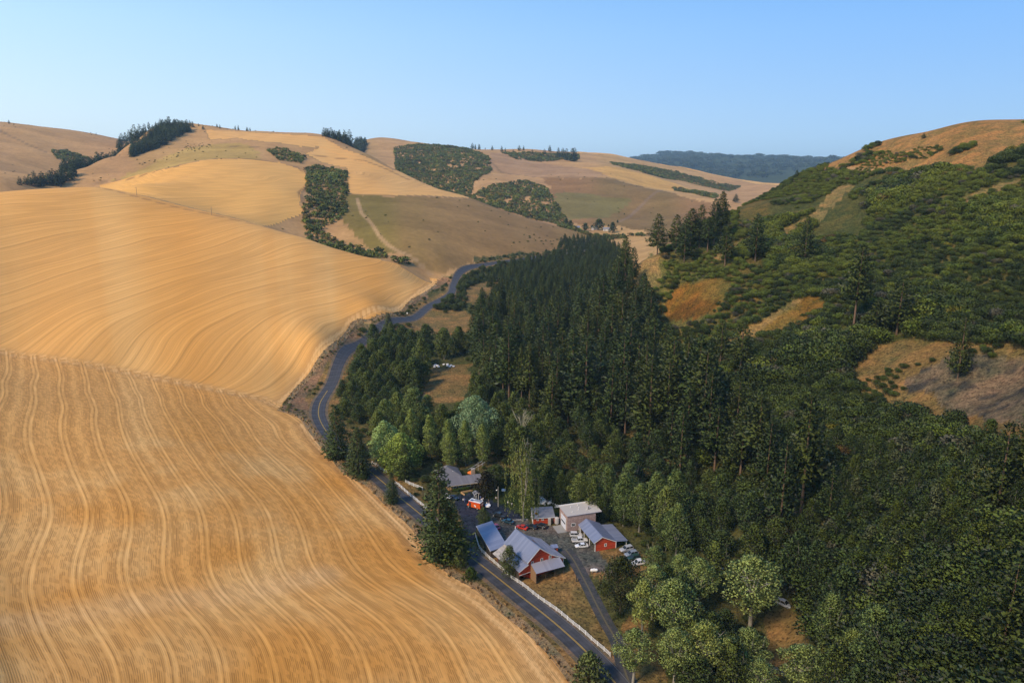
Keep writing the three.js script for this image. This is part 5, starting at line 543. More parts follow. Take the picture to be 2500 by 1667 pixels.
{
  const R = mulberry(77);
  const tall = (x, z) => { const r = Math.hypot(x, z); return lerp(lerp(42, 29, smooth(300, 460, r)), 14, smooth(460, 760, r)); };   // old timber nearest, young pines up the valley
  let spots = scatter(REGIONS.pines, 6.6, 5, (x, z) => clear(x, z, 3) && offStems(x, z) && fbm(x / 28 + 9, z / 28, 3) > lerp(0.2, 0.47, smooth(380, 560, Math.hypot(x, z)) * (1 - smooth(-20, 60, x)))).map(([x, z]) => [x, z, Math.hypot(x, z)]).sort((a, b) => a[2] - b[2]);
  const zoneP = (x, z) => { const r = Math.hypot(x, z); return (r < 330 ? ['in the front rows of the valley forest', 'front pines'] : r < 430 ? ['in the middle rows of the valley forest', 'middle pines'] : ['in the rear rows of the valley forest', 'rear pines']).map((t) => t + (x < 20 ? ', clearing side' : ', hill side')); };
  spots.slice(0, 250).forEach(([x, z]) => plant('pine', x, z, tall(x, z) * (0.5 + 0.62 * R()), 0, 'pine_tree', 'dark green pine ' + zoneP(x, z)[0], 'pine', zoneP(x, z)[1]));
  const rest = spots.slice(250), far = [0, 1, 2].map((k) => joined(KIND.pine.shapes[k * 2], [3, 1.6, 1.2]));
  for (let k = 0; k < 3; k++) swarm('pine_forest', far[k], white, rest.filter((_, i) => i % 3 === k).map(([x, z]) => { const s = tall(x, z) / 28 * (0.6 + 0.55 * R()), t = 0.7 + 0.6 * R(); return [x, ground(x, z) - 0.2, z, s * (1.0 + 0.5 * R()), s, R() * 6.28, [0.042 * t, 0.060 * t, 0.021 * t]]; }));
  // broadleaf thicket of the valley
  const zoneB = (x, z) => z < -330 ? ['between the road bend and the dry clearing', 'left of the clearing'] : z > -200 ? ['among the cottonwoods right of the farm lane', 'of the lane grove'] : x < -10 ? ['behind the house and the round maples', 'behind the house'] : x < 30 ? ['between the weeping birch and the pine forest', 'behind the lawn party'] : ['right of the workshop and open shed', 'right of the workshop'];
  const bl = scatter(REGIONS.broad, 7.0, 8, (x, z) => clear(x, z, 3) && offStems(x, z));
  bl.forEach(([x, z]) => plant('broad', x, z, 8 + 9 * R(), 7 + 5 * R(), 'broadleaf_tree', 'dark green broadleaf tree in the thicket ' + zoneB(x, z)[0], 'tree', 'broadleaf trees ' + zoneB(x, z)[1]));
  // young trees pushing through the brush at the foot of the right hill
  const zoneY = (x, z) => z > -120 ? 'at the bottom right corner of the hill' : x > 112 ? 'below the dry rocky patch' : 'above the cottonwoods at the bottom';
  scatter([[[84, -60], [120, -60], [150, -120], [150, -175], [118, -235], [92, -225], [84, -190], [92, -150], [84, -110]]], 5.4, 19, (x, z) => offStems(x, z) && !inside(REGIONS.open[0], x, z) && coverAt(x, z) === 'brush').forEach(([x, z]) => plant('sapling', x, z, 6 + 6 * R(), 0, 'young_tree', 'young leafy tree in the brush ' + zoneY(x, z), 'tree', 'young trees ' + zoneY(x, z)));
  // slender pale stemmed trees on the foot of the right hill
  scatter([[[100, -150], [130, -175], [135, -215], [105, -215], [88, -180]]], 7, 15).slice(0, 26).forEach(([x, z]) => plant('aspen', x, z, 7 + 5 * R(), 3 + 1.6 * R(), 'aspen_tree', 'slender pale stemmed aspen on the foot of the right hill', 'aspen', 'aspens on the right hill'));
}
{
  // brush: the largest in view are bushes of their own, the rest one growth
  const R = mulberry(123);
  const shapes = [201, 202, 203, 204].map((s) => shrubShape(s, 1, 1.25, 1500, 0.070));
  const fine = [301, 302, 303, 304].map((q) => shrubShape(q, 1, 1.25, 2600, 0.05));
  const tones = [[0.038, 0.058, 0.018], [0.048, 0.068, 0.019], [0.062, 0.084, 0.022], [0.034, 0.052, 0.018], [0.080, 0.108, 0.022], [0.104, 0.126, 0.024], [0.135, 0.125, 0.022], [0.11, 0.070, 0.024], [0.085, 0.082, 0.068]];
  const pick = (x, z) => { const n = fbm(x / 30, z / 30, 3), r = R(); if (r < 0.005) return 7; if (r < 0.014) return 6; if (r < 0.045) return 8; return Math.max(0, Math.min(5, Math.floor(n * 8 - 3.4 + R() * 2.4 + 3.4 * smooth(230, 520, Math.hypot(x, z))))); };  // near bushes keep to darker greens: weaker light there, put into the tone
  const right = [[60, -60], [260, -60], [420, -420], [420, -640], [300, -700], [170, -640], [80, -520], [50, -330], [55, -200]];
  const okBrush = (x, z) => { const c = coverAt(x, z), n = fbm(x / 38 + 5, z / 38, 3); const r = Math.hypot(x, z); if (c === 'brush') return n + 0.12 * (vnoise(x / 7, z / 7) - 0.5) > lerp(0.05, 0.39, smooth(260, 470, r)); if (c === 'hillgrass') return n > 0.74; if (c === 'drypatch' || c === 'rust') return n > 0.70; if (c === 'grassy') return n > 0.74; return false; };
  let list = scatter([right], 2.7, 31, (x, z) => okBrush(x, z) && offStems(x, z) && !inside(REGIONS.open[0], x, z)).map(([x, z]) => { const wet = fbm(x / 60, z / 60 + 3, 3), low = 1 - smooth(240, 420, Math.hypot(x, z)), hgt = (1.5 + 2.2 * R() + low * (1.2 + 1.8 * R()) + 6.0 * Math.pow(smooth(0.38, 0.8, wet), 1.3) * (0.3 + 0.7 * R())) * (coverAt(x, z) === 'brush' ? lerp(1, 0.6, smooth(560, 680, Math.hypot(x, z))) : 0.5); return [x, ground(x, z) - 0.15, z, Math.max(1.6, hgt) * (1.1 + 0.55 * R()), hgt, R() * 6.28, pick(x, z), Math.floor(R() * 4)]; });
  list.sort((a, b) => b[4] / Math.hypot(b[0], b[2]) - a[4] / Math.hypot(a[0], a[2]));
  const bushMats = tones.map((t) => leafMat(...t.map((c) => c * 0.85)));
  list.slice(0, 280).forEach(([x, y, z, sx, sy, a, t, v]) => { const o = new THREE.Mesh(fine[v], bushMats[t]); o.name = numbered('hillside_bush'); const zb = z > -130 ? 'at the bottom right corner' : x > 125 ? 'below the dry rocky patch' : z > -185 ? 'above the grove at the bottom' : 'between the aspens and the pine forest'; tag(o, ['dark green', 'mid green', 'olive green', 'deep green', 'yellowish green', 'light olive', 'yellow', 'rusty brown', 'grey twiggy'][t] + ' bush in the hillside brush ' + zb, 'bush', ['dark green', 'mid green', 'olive green', 'deep green', 'yellowish green', 'light olive', 'yellow', 'rusty brown', 'grey twiggy'][t] + ' bushes ' + zb); o.position.set(x, y, z); o.scale.set(sx, sy, sx); o.rotation.y = a; scene.add(o); });
  const rest = list.slice(280), bright = [0.85, 1.0, 1.15, 1.3];
  rest.forEach((q) => { q[8] = Math.floor(R() * 4); });
  for (let v = 0; v < 4; v++) swarm('hillside_brush', shapes[v], white, rest.filter((q) => q[7] === v).map((q) => [q[0], q[1], q[2], q[3], q[4], q[5], tones[q[6]].map((c) => c * bright[q[8]])]));
  // undergrowth of the valley, of the road banks and of the wood's edge
  const under = scatter([COVER.find((c) => c.kind === 'valley').p], 4.2, 37, (x, z) => coverAt(x, z) === 'valley' && clear(x, z, 0.5) && fbm(x / 25, z / 25, 2) > 0.36);
  swarm('undergrowth', shapes[0], white, under.map(([x, z]) => { const h = 1.1 + 2.6 * R() * R(); return [x, ground(x, z) - 0.1, z, h * 1.5, h, R() * 6.28, tones[Math.floor(R() * 4)]]; }));
  const bank = scatter([COVER.find((c) => c.kind === 'bank').p], 2.4, 41, (x, z) => nearLine(ROADXZ, x, z) > 4.6 && fbm(x / 14, z / 14, 2) > 0.50);
  swarm('bank_shrubs', shapes[1], white, bank.map(([x, z]) => { const h = 0.5 + 1.3 * R() * R(); return [x, ground(x, z) - 0.1, z, h * 1.6, h, R() * 6.28, R() < 0.3 ? [0.14, 0.145, 0.07] : [0.095, 0.105, 0.035]]; }));
  // woods and scattered scrub on the far hills
  const dome = [211, 212].map((s) => shrubShape(s, 1, 1.2, 110, 0.26)), farWhite = white;
  const ragged = (x, z) => fbm(x / 35 + 13, z / 35, 3) + 0.35 * (vnoise(x / 11, z / 11) - 0.5) > 0.30 && coverAt(x, z) !== 'wheatC' && coverAt(x, z) !== 'wheatD';
  const W1 = scatter(REGIONS.woods, 5.0, 43, ragged);
  for (let v = 0; v < 2; v++) swarm('hill_wood', dome[v], farWhite, W1.filter((_, i) => i % 2 === v).map(([x, z]) => { const h = 2.4 + 5.5 * R() * fbm(x / 30, z / 30 + 8, 2) * 1.4, t = (0.55 + 0.75 * R()) * (0.7 + 0.6 * fbm(x / 50 + 2, z / 50, 2)), y = R() < 0.18 ? 1.45 : 1; return [x, ground(x, z) - 0.4, z, h * 1.05, h, R() * 6.28, [0.098 * t * y, 0.118 * t, 0.034 * t]]; }));
  const small = KIND.pinefar.shapes.map((s) => joined(s, [2, 1.2, 1]));
  const W2 = scatter(REGIONS.woodsconif, 7.5, 47, (x, z) => fbm(x / 40 + 1, z / 40, 3) > 0.30);
  for (let v = 0; v < 3; v++) swarm('hill_pines', small[v], farWhite, W2.filter((_, i) => i % 3 === v).map(([x, z]) => { const s = 0.6 + 0.6 * R(), t = 0.7 + 0.6 * R(); return [x, ground(x, z) - 0.4, z, s * 1.35, s, R() * 6.28, [0.034 * t, 0.050 * t, 0.027 * t]]; }));
  const thick = scatter(REGIONS.thicket, 4.6, 71, (x, z) => nearLine(ROADXZ, x, z) > 6.5 && fbm(x / 14, z / 14, 2) > 0.3);
  swarm('roadside_thicket', shapes[2], white, thick.map(([x, z]) => { const h = 2.2 + 4 * R(), t = 0.7 + 0.5 * R(); return [x, ground(x, z) - 0.2, z, h * 1.15, h, R() * 6.28, [0.050 * t, 0.070 * t, 0.022 * t]]; }));
  const dots = scatter(REGIONS.shrubsfar, 9, 53, (x, z) => fbm(x / 40, z / 40, 2) > 0.55);
  const open = [[-700, -900], [-200, -760], [-40, -760], [150, -1000], [420, -1500], [300, -1900], [-300, -1700], [-900, -2000], [-1600, -2200], [-1200, -1300]];
  const dots2 = scatter([open], 34, 59, (x, z) => { const c = coverAt(x, z); return !c.startsWith('wheat') && c !== 'valley' && fbm(x / 120, z / 120, 2) > 0.52; });
  swarm('hill_scrub', dome[0], farWhite, [...dots, ...dots2].map(([x, z]) => { const h = 0.6 + 1.2 * R(), t = 0.8 + 0.5 * R(); return [x, ground(x, z) - 0.1, z, h * 1.5, h, R() * 6.28, [0.055 * t, 0.066 * t, 0.020 * t]]; }));
  // forest on the far mountains
  const mt = scatter([[[700, -4600], [1500, -4600], [5200, -8600], [4200, -9800], [900, -9800]]], 95, 61, (x, z) => ground(x, z) > 110);
  swarm('mountain_forest', dome[1], farWhite, mt.map(([x, z]) => { const h = 22 + 20 * R(); return [x, ground(x, z) - 6, z, h * 1.9, h, R() * 6.28, [0.028, 0.042, 0.020]]; }));
}
// ------------------------------------------------------------------ roads
const at2 = (p) => V(p[0], 0, p[1]);
function along(poly, step) { const c = new THREE.CatmullRomCurve3(poly.map(at2), false, 'centripetal'), n = Math.max(2, Math.round(c.getLength() / step)); return c.getSpacedPoints(n); }
function ribbon(pts, w, lift, across = 4, off = 0, vScale = 8) {
  const P = [], U = [], I = []; let s = 0;
  pts.forEach((p, j) => {
    const t = pts[Math.min(j + 1, pts.length - 1)].clone().sub(pts[Math.max(j - 1, 0)]).normalize(), n = V(-t.z, 0, t.x);
    if (j) s += p.distanceTo(pts[j - 1]);
    for (let q = 0; q <= across; q++) { const d = off + (q / across - 0.5) * w, x = p.x + n.x * d, z = p.z + n.z * d; P.push(x, ground(x, z) + lift, z); U.push(d / vScale, s / vScale); }
  });
  for (let j = 0; j < pts.length - 1; j++) for (let q = 0; q < across; q++) { const a = j * (across + 1) + q, b = a + across + 1; I.push(a, a + 1, b + 1, a, b + 1, b); }
  const g = new THREE.BufferGeometry();
  g.setAttribute('position', new THREE.Float32BufferAttribute(P, 3)); g.setAttribute('uv', new THREE.Float32BufferAttribute(U, 2)); g.setIndex(I); g.computeVertexNormals();
  return g;
}
const VERGES = [[[-117.42,-330.71],[-104.42,-323.44],[-95.4,-308.24],[-86.53,-292.78],[-76.56,-276.47],[-66.38,-260.45],[-55.68,-250.9],[-46.33,-236.46],[-34.37,-220.11],[-24.7,-200.94],[-18.28,-191.2],[-9.89,-184.14],[-3.24,-175.06],[5.19,-164.05],[11.09,-154.38],[15.49,-144.74],[21.68,-129.52],[26.82,-115.6]],[[-117.64,-341.49],[-122.13,-382.55],[-120.36,-406.03],[-115.11,-432.21],[-115.26,-475.4],[-113.45,-493.24],[-104.56,-499.4],[-92.65,-523.71],[-87.23,-591.78],[-77.78,-640.38],[-77.59,-707.62]]];
const structure = (o, name) => { o.name = name; o.userData.kind = 'structure'; scene.add(o); return o; };
{
  const pts = along(ROADXZ, 2.5);
  structure(new THREE.Mesh(ribbon(pts, 9.4, 0.05, 6), new THREE.MeshStandardMaterial({ color: rgb(0.30, 0.20, 0.12), map: turfTex, roughness: 1 })), 'road_shoulder');
  const road = structure(new THREE.Mesh(ribbon(pts, 6.7, 0.10, 6), new THREE.MeshStandardMaterial({ color: rgb(0.082, 0.081, 0.092), map: asphaltTex, roughness: 0.82 })), 'road');
  VERGES.forEach((v, k) => structure(new THREE.Mesh(ribbon(along(v, 2), 3.2, 0.06, 3, 0, 20), new THREE.MeshStandardMaterial({ color: rgb(0.56, 0.36, 0.17), map: turfTex, bumpMap: turfBump, bumpScale: 0.2, roughness: 1 })), k ? 'grass_verge_001' : 'grass_verge'));
  const paint = matte(0.42, 0.27, 0.045, 0.7), near = pts.slice(0, 124);
  part('centre_line', ribbon(near, 0.16, 0.115, 1, -0.14), paint, road); part('centre_line', ribbon(near, 0.16, 0.115, 1, 0.14), paint, road);
  const worn = matte(0.20, 0.20, 0.20, 0.8);
  part('edge_line', ribbon(pts.slice(0, 60), 0.08, 0.113, 1, 3.1), worn, road);
  const lane = structure(new THREE.Mesh(ribbon(along(LANEXZ, 2), 3.9, 0.07, 5), new THREE.MeshStandardMaterial({ color: rgb(0.10, 0.10, 0.112), map: turfTex, bumpMap: turfBump, bumpScale: 0.05, roughness: 1 })), 'farm_lane');
  part('grass_strip', ribbon(along(LANEXZ, 2), 0.5, 0.10, 1, 0.1), matte(0.10, 0.085, 0.05), lane);
}
{
  // dry grass tufts along the field edges and the fence
  const S = new Shape(), R = mulberry(611); for (let k = 0; k < 26; k++) { const a = R() * 6.28, d = V(Math.cos(a) * 0.5, 0.9, Math.sin(a) * 0.5).normalize(); tint(S, R, 0.3); S.kite(V(Math.cos(a) * 0.15 * R(), 0, Math.sin(a) * 0.15 * R()), d, d.clone().cross(V(Math.sin(a), 0.2, -Math.cos(a))).normalize(), 0.5 + 0.6 * R(), 0.10, V(Math.cos(a) * 0.4, 1, Math.sin(a) * 0.4).normalize()); }
  const tuft = S.geo(), list = [];
  for (const [line, wide, off] of [...VERGES.map((v) => [v, 3.6, 0]), [ROADXZ, 2.6, 5.0], [ROADXZ, 2.2, -4.9]]) for (const p of along(line, 0.45)) { if (p.length() > 620 || R() < 0.35) continue; const n = R() - 0.5, x = p.x + (R() - 0.5) * wide, z = p.z + (R() - 0.5) * wide; if (off && (nearLine(ROADXZ, x, z) < 4.0)) continue; const h = 0.5 + 0.7 * R(), t = 0.7 + 0.5 * R(); list.push([x, ground(x, z), z, h * 1.2, h, R() * 6.28, R() < 0.18 ? [0.06 * t, 0.068 * t, 0.03 * t] : [0.26 * t, 0.165 * t, 0.09 * t]]); void n; }
  swarm('dry_grass_tufts', tuft, white, list);
}
// ------------------------------------------------------------------ white board fences
const FENCES = [[[-12.44,-214.79],[-12.04,-212.86],[-11.5,-210.08],[-10.98,-207.71],[-10.71,-206.37],[-9.42,-204.11],[-8.24,-202.23],[-6.98,-200.07],[-5.77,-198.42],[-4.56,-196.49],[-3.21,-194.62],[-1.96,-192.62],[-0.66,-190.66],[0.78,-188.45],[2.13,-187.5],[3.38,-185.86],[4.75,-183.97],[7.39,-180.04],[10.2,-176.53],[12.93,-173.15],[15.32,-169.54],[16.67,-167.46],[19.14,-164.09],[21.64,-159.92],[23.4,-157.45],[25.31,-154.32]],[[-59.33,-273.05],[-56.97,-271.12],[-54.14,-267.06],[-51.51,-264.42]],[[-46.38,-254.11],[-44.51,-252.11],[-42.89,-249.62],[-40.14,-245.46],[-37.41,-241.7],[-34.89,-238.27],[-32.31,-234.77],[-30.97,-233.28]],[[-42.64,-256.04],[-41.63,-254.89],[-39.41,-253.14],[-37.35,-251.65],[-35.06,-249.72]]];
{
  const whitePaint = matte(0.80, 0.80, 0.80, 0.6), postG = new Shape().box(0.13, 1.42, 0.13).geo(), capG = new THREE.ConeGeometry(0.12, 0.08, 4).rotateY(Math.PI / 4), railG = new THREE.BoxGeometry(0.04, 0.14, 1);
  const labels = ['long white three rail fence between the road and the red barn', 'short run of white rail fence at the upper end of the road, beside the spruces', 'white rail fence along the road left of the tallest spruce', 'white rail fence set back on the lawn under the round maple'];
  FENCES.forEach((f, k) => {
    const o = thing('rail_fence', labels[k], 'fence', 'white rail fences along the road'), pts = along(f, 2.55), base = V(pts[0].x, ground(pts[0].x, pts[0].z), pts[0].z);
    o.position.copy(base);
    const up = pts.map((p) => V(p.x, ground(p.x, p.z), p.z).sub(base)), R = mulberry(400 + k);
    up.forEach((p, i) => {
      const dir = (up[i + 1] ?? p).clone().sub(up[i + 1] ? p : up[i - 1]), yaw = Math.atan2(dir.x, dir.z);
      const m = part('post', postG, whitePaint, o); m.position.copy(p); m.rotation.set((R() - 0.5) * 0.04, yaw, (R() - 0.5) * 0.05);
      const c = part('cap', capG, whitePaint, m); c.position.y = 1.46;
      if (!up[i + 1]) return;
      for (const h of [0.42, 0.82, 1.22]) {
        const r = part('rail', railG, whitePaint, o), a = p.clone().add(V(0, h + (R() - 0.5) * 0.03, 0)), b = up[i + 1].clone().add(V(0, h + (R() - 0.5) * 0.03, 0));
        r.position.copy(a).add(b).multiplyScalar(0.5); r.scale.z = a.distanceTo(b); r.rotation.set(-Math.atan2(b.y - a.y, Math.hypot(b.x - a.x, b.z - a.z)), Math.atan2(b.x - a.x, b.z - a.z), 0, 'YXZ');
      }
    });
  });
}
// ------------------------------------------------------------------ farm buildings
function siding(base, gap, dir, seed) {       // lapped boards, 4 m square
  return dataTexture(256, 256, (x, y) => {
    const s = (dir ? x : y) / 256 * 4, along_ = (dir ? y : x) / 256, f = s / gap - Math.floor(s / gap), b = Math.floor(s / gap), k = (0.88 + 0.16 * hash(b, seed)) * (f < 0.12 ? 0.66 : 1) * (0.92 + 0.14 * vnoise(along_ * 8, b * 3, 8)) + 0.05 * (hash(x, y) - 0.5);
    return base.map((c) => c * k);
  });
}
function planar(g, ax, ay, s) { const p = g.attributes.position, uv = new Float32Array(p.count * 2); for (let i = 0; i < p.count; i++) { const v = V(p.getX(i), p.getY(i), p.getZ(i)); uv[i * 2] = v.dot(ax) / s; uv[i * 2 + 1] = v.dot(ay) / s; } g.setAttribute('uv', new THREE.BufferAttribute(uv, 2)); return g; }
const redTex = siding([255, 240, 232], 0.25, 0, 3), boardMat = (r, g, b) => new THREE.MeshStandardMaterial({ color: rgb(r, g, b), map: redTex, roughness: 0.85 });
const RED = boardMat(0.56, 0.070, 0.020), WHITE = matte(0.74, 0.72, 0.70, 0.6), DARKPANE = new THREE.MeshStandardMaterial({ color: rgb(0.02, 0.024, 0.03), roughness: 0.08, metalness: 0.0 }), WOOD = matte(0.24, 0.14, 0.07), DARKWOOD = matte(0.06, 0.045, 0.035);
const steel = (r, g, b, rough = 0.42) => new THREE.MeshStandardMaterial({ color: rgb(r, g, b), metalness: 0.35, roughness: rough });
const STEEL = [steel(0.245, 0.27, 0.37), steel(0.265, 0.29, 0.39), steel(0.225, 0.25, 0.345)], OLDSTEEL = [steel(0.34, 0.325, 0.36, 0.55), steel(0.39, 0.37, 0.40, 0.55), steel(0.29, 0.28, 0.32, 0.6)];
const SHAKE = [matte(0.36, 0.33, 0.31), matte(0.41, 0.375, 0.35), matte(0.30, 0.28, 0.27)], SLATE = [matte(0.19, 0.20, 0.24), matte(0.21, 0.215, 0.25), matte(0.175, 0.185, 0.22)];
function sheets(parent, a, b, c, d, n, mats, name = 'roof_panel', rib = 0.05) {   // a-b the upper edge, d-c the lower: n sheets side by side, each with a raised seam
  const R = mulberry(Math.round(a.x * 10 + b.z * 7 + n));
  const nn = b.clone().sub(a).cross(d.clone().sub(a)).normalize(); if (nn.y < 0) nn.negate();
  for (let k = 0; k < n; k++) {
    const e = 0.004, t0 = k / n + e / n, t1 = (k + 1) / n - e / n, lift = nn.clone().multiplyScalar((k % 2) * 0.006);
    const A = a.clone().lerp(b, t0).add(lift), B = a.clone().lerp(b, t1).add(lift), C = d.clone().lerp(c, t1).add(lift), D = d.clone().lerp(c, t0).add(lift), S = new Shape().slab(A, B, C, D, 0.04);
    if (rib) S.beam(A.clone().addScaledVector(nn, rib / 2 - 0.01), D.clone().addScaledVector(nn, rib / 2 - 0.01), 0.06, rib);
    part(name, S, mats[Math.floor(R() * mats.length)], parent);
  }
}
function courses(parent, a, b, c, d, rows, cols, mats, name = 'shingle_course') {  // shingled slope laid in overlapping courses
  const R = mulberry(Math.round(a.x * 11 + c.z * 5 + rows)), nn = b.clone().sub(a).cross(d.clone().sub(a)).normalize(); if (nn.y < 0) nn.negate();
  for (let r = 0; r < rows; r++) for (let k = 0; k < cols; k++) {
    const L = (t) => a.clone().lerp(d, t), Q = (t) => b.clone().lerp(c, t), t0 = r / rows, t1 = (r + 1) / rows + 0.01, u0 = k / cols, u1 = (k + 1) / cols - 0.002, hi = nn.clone().multiplyScalar(0.05 + R() * 0.02);
    part(name, new Shape().slab(L(t0).lerp(Q(t0), u0), L(t0).lerp(Q(t0), u1), L(t1).lerp(Q(t1), u1).add(hi), L(t1).lerp(Q(t1), u0).add(hi), 0.03), mats[Math.floor(R() * mats.length)], parent);
  }
}
function windowOn(parent, c, right, w, h, out) {     // white frame, cross bar and dark pane on a wall
  const up = V(0, 1, 0), q = (x, y, z) => c.clone().addScaledVector(right, x).addScaledVector(up, y).addScaledVector(out, z), S = new Shape(), t = 0.14;
  for (const [x0, x1, y0, y1] of [[-w / 2, w / 2, -h / 2, -h / 2 + t], [-w / 2, w / 2, h / 2 - t, h / 2], [-w / 2, -w / 2 + t, -h / 2 + t, h / 2 - t], [w / 2 - t, w / 2, -h / 2 + t, h / 2 - t], [-w / 2 + t, w / 2 - t, -0.03, 0.03]])
    for (const f of [[q(x0, y0, 0.07), q(x1, y0, 0.07), q(x1, y1, 0.07), q(x0, y1, 0.07)], [q(x0, y1, 0.07), q(x1, y1, 0.07), q(x1, y1, 0), q(x0, y1, 0)], [q(x0, y0, 0), q(x1, y0, 0), q(x1, y0, 0.07), q(x0, y0, 0.07)], [q(x0, y0, 0), q(x0, y0, 0.07), q(x0, y1, 0.07), q(x0, y1, 0)], [q(x1, y0, 0.07), q(x1, y0, 0), q(x1, y1, 0), q(x1, y1, 0.07)]]) S.poly(f);
  const o = part('window', S, WHITE, parent);
  part('pane', new Shape().poly([q(-w / 2 + t, -h / 2 + t, 0.025), q(w / 2 - t, -h / 2 + t, 0.025), q(w / 2 - t, h / 2 - t, 0.025), q(-w / 2 + t, h / 2 - t, 0.025)]), DARKPANE, o);
}
const wall = (parent, pts, mat, t = 0.12, name = 'wall') => {       // an upright panel with thickness, given counter-clockwise from outside
  const n = pts[1].clone().sub(pts[0]).cross(pts[2].clone().sub(pts[0])).normalize(), S = new Shape(), back = pts.map((p) => p.clone().addScaledVector(n, -t));
  S.poly(pts); S.poly([...back].reverse()); pts.forEach((p, k) => S.poly([p, back[k], back[(k + 1) % pts.length], pts[(k + 1) % pts.length]]));
  return part(name, planar(S.geo(), V(Math.abs(n.z) > 0.7 ? 1 : 0, 0, Math.abs(n.z) > 0.7 ? 0 : 1), V(0, 1, 0), 4), mat, parent);
};
{
  // the red barn: local x across the gable, z towards its front
  const o = thing('red_barn', 'big red barn with steep blue grey metal roof beside the white fence', 'barn'); o.position.set(8.33, 0, -191.6); o.rotation.y = Math.atan2(0.532, 0.847);
  const L = 13.15, ov = 0.45, zf = ov, zb = -L - ov;
  wall(o, [V(9.3, 0, 0), V(9.3, 3.0, 0), V(4.2, 5.75, 0), V(0, 9.15, 0), V(-4.1, 5.7, 0), V(-4.1, 5.0, 0), V(-7.2, 3.7, 0), V(-7.2, 2.2, 0), V(-3.3, 2.2, 0), V(-3.3, 0, 0)], RED);
  wall(o, [V(-7.2, 0, -L), V(-7.2, 3.7, -L), V(-4.1, 5.0, -L), V(-4.1, 5.7, -L), V(0, 9.15, -L), V(4.2, 5.75, -L), V(9.3, 3.0, -L), V(9.3, 0, -L)], RED);
  wall(o, [V(9.3, 0, -L + 0.13), V(9.3, 3.0, -L + 0.13), V(9.3, 3.0, -0.13), V(9.3, 0, -0.13)], RED);
  wall(o, [V(-7.2, 0, -0.13), V(-7.2, 3.7, -0.13), V(-7.2, 3.7, -L + 0.13), V(-7.2, 0, -L + 0.13)], DARKWOOD);
  wall(o, [V(-4.1, 4.9, -0.13), V(-4.1, 5.7, -0.13), V(-4.1, 5.7, -L + 0.13), V(-4.1, 4.9, -L + 0.13)], DARKWOOD, 0.1, 'clerestory_wall');
  wall(o, [V(-3.4, 0, -0.13), V(-3.4, 5.6, -0.13), V(-3.4, 5.6, -L + 0.13), V(-3.4, 0, -L + 0.13)], DARKWOOD, 0.1, 'inner_wall');
  sheets(o, V(0, 9.5, zf), V(0, 9.5, zb), V(-4.6, 5.75, zb), V(-4.6, 5.75, zf), 16, STEEL);
  sheets(o, V(-4.15, 5.25, zf), V(-4.15, 5.25, -7.6), V(-7.7, 3.75, -7.6), V(-7.7, 3.75, zf), 9, STEEL);
  courses(o, V(-4.15, 5.25, -7.6), V(-4.15, 5.25, zb), V(-8.6, 3.35, zb), V(-8.6, 3.35, -7.6), 9, 5, SHAKE);
  courses(o, V(0.02, 9.48, zf), V(0.02, 9.48, zb), V(4.35, 5.98, zb), V(4.35, 5.98, zf), 10, 8, OLDSTEEL);
  courses(o, V(4.3, 5.95, zf), V(4.3, 5.95, zb), V(9.85, 3.05, zb), V(9.85, 3.05, zf), 10, 8, OLDSTEEL);
  part('rust_patch', new Shape().slab(V(2.6, 7.62, -6.2), V(2.75, 7.5, -8.6), V(3.5, 6.9, -8.4), V(3.35, 7.02, -6.0), 0.03), matte(0.26, 0.14, 0.10), o);
  part('ridge_cap', new Shape().beam(V(0, 9.53, zf + 0.02), V(0, 9.53, zb - 0.02), 0.34, 0.06), STEEL[1], o);
  for (const [x0, y0, x1, y1] of [[0, 9.36, -4.6, 5.65], [-4.15, 5.12, -7.7, 3.6], [0, 9.36, 4.35, 5.86], [4.3, 5.82, 9.85, 2.93]]) part('rake_board', new Shape().beam(V(x0, y0, zf + 0.03), V(x1, y1, zf + 0.03), 0.06, 0.26), WHITE, o);
  part('corner_board', new Shape().box(0.26, 3.0, 0.26, 9.22, 0, -0.05), WHITE, o); part('trim_board', new Shape().beam(V(-7.2, 2.2, 0.04), V(-3.2, 2.2, 0.04), 0.06, 0.18), WHITE, o); part('trim_board', new Shape().beam(V(7.4, 3.0, 0.05), V(9.3, 3.0, 0.05), 0.06, 0.16), WHITE, o);
  for (const x of [-2.5, 1.0, 4.15]) windowOn(o, V(x, 4.95, 0), V(1, 0, 0), 0.95, 1.15, V(0, 0, 1));
  const fin = part('finial', new THREE.LatheGeometry([[0, 0], [0.16, 0], [0.2, 0.25], [0.09, 0.45], [0.14, 0.6], [0, 0.95]].map(([x, y]) => new THREE.Vector2(x, y)), 8), WHITE, o); fin.position.set(0, 9.55, zb);
}
{
  // lean-to on the barn's gable end
  const o = thing('open_lean_to', 'open lean-to with weathered pale metal roof at the front of the red barn', 'shed'); o.position.set(8.33, 0, -191.6); o.rotation.y = Math.atan2(0.532, 0.847);
  const tl = V(-3.2, 5.0, 0.16), tr = V(7.6, 4.15, 0.16), bl = V(-3.5, 3.55, 3.7), br = V(7.2, 2.65, 3.75);
  sheets(o, tl, tr, br, bl, 11, OLDSTEEL);
  for (const [x, z, h] of [[-3.2, 3.3, 3.55], [0.3, 3.35, 3.3], [3.7, 3.4, 3.0], [6.9, 3.4, 2.6], [7.1, 0.4, 4.0]]) part('post', new Shape().box(0.16, h, 0.16, x, 0, z), DARKWOOD, o);
  part('beam', new Shape().beam(V(-3.4, 3.45, 3.4), V(7.1, 2.58, 3.4), 0.12, 0.2), DARKWOOD, o);
  wall(o, [V(-3.25, 0, 0.2), V(-3.25, 0, 3.2), V(-3.25, 3.5, 3.2), V(-3.25, 4.7, 0.2)], WOOD, 0.06, 'side_wall');
}
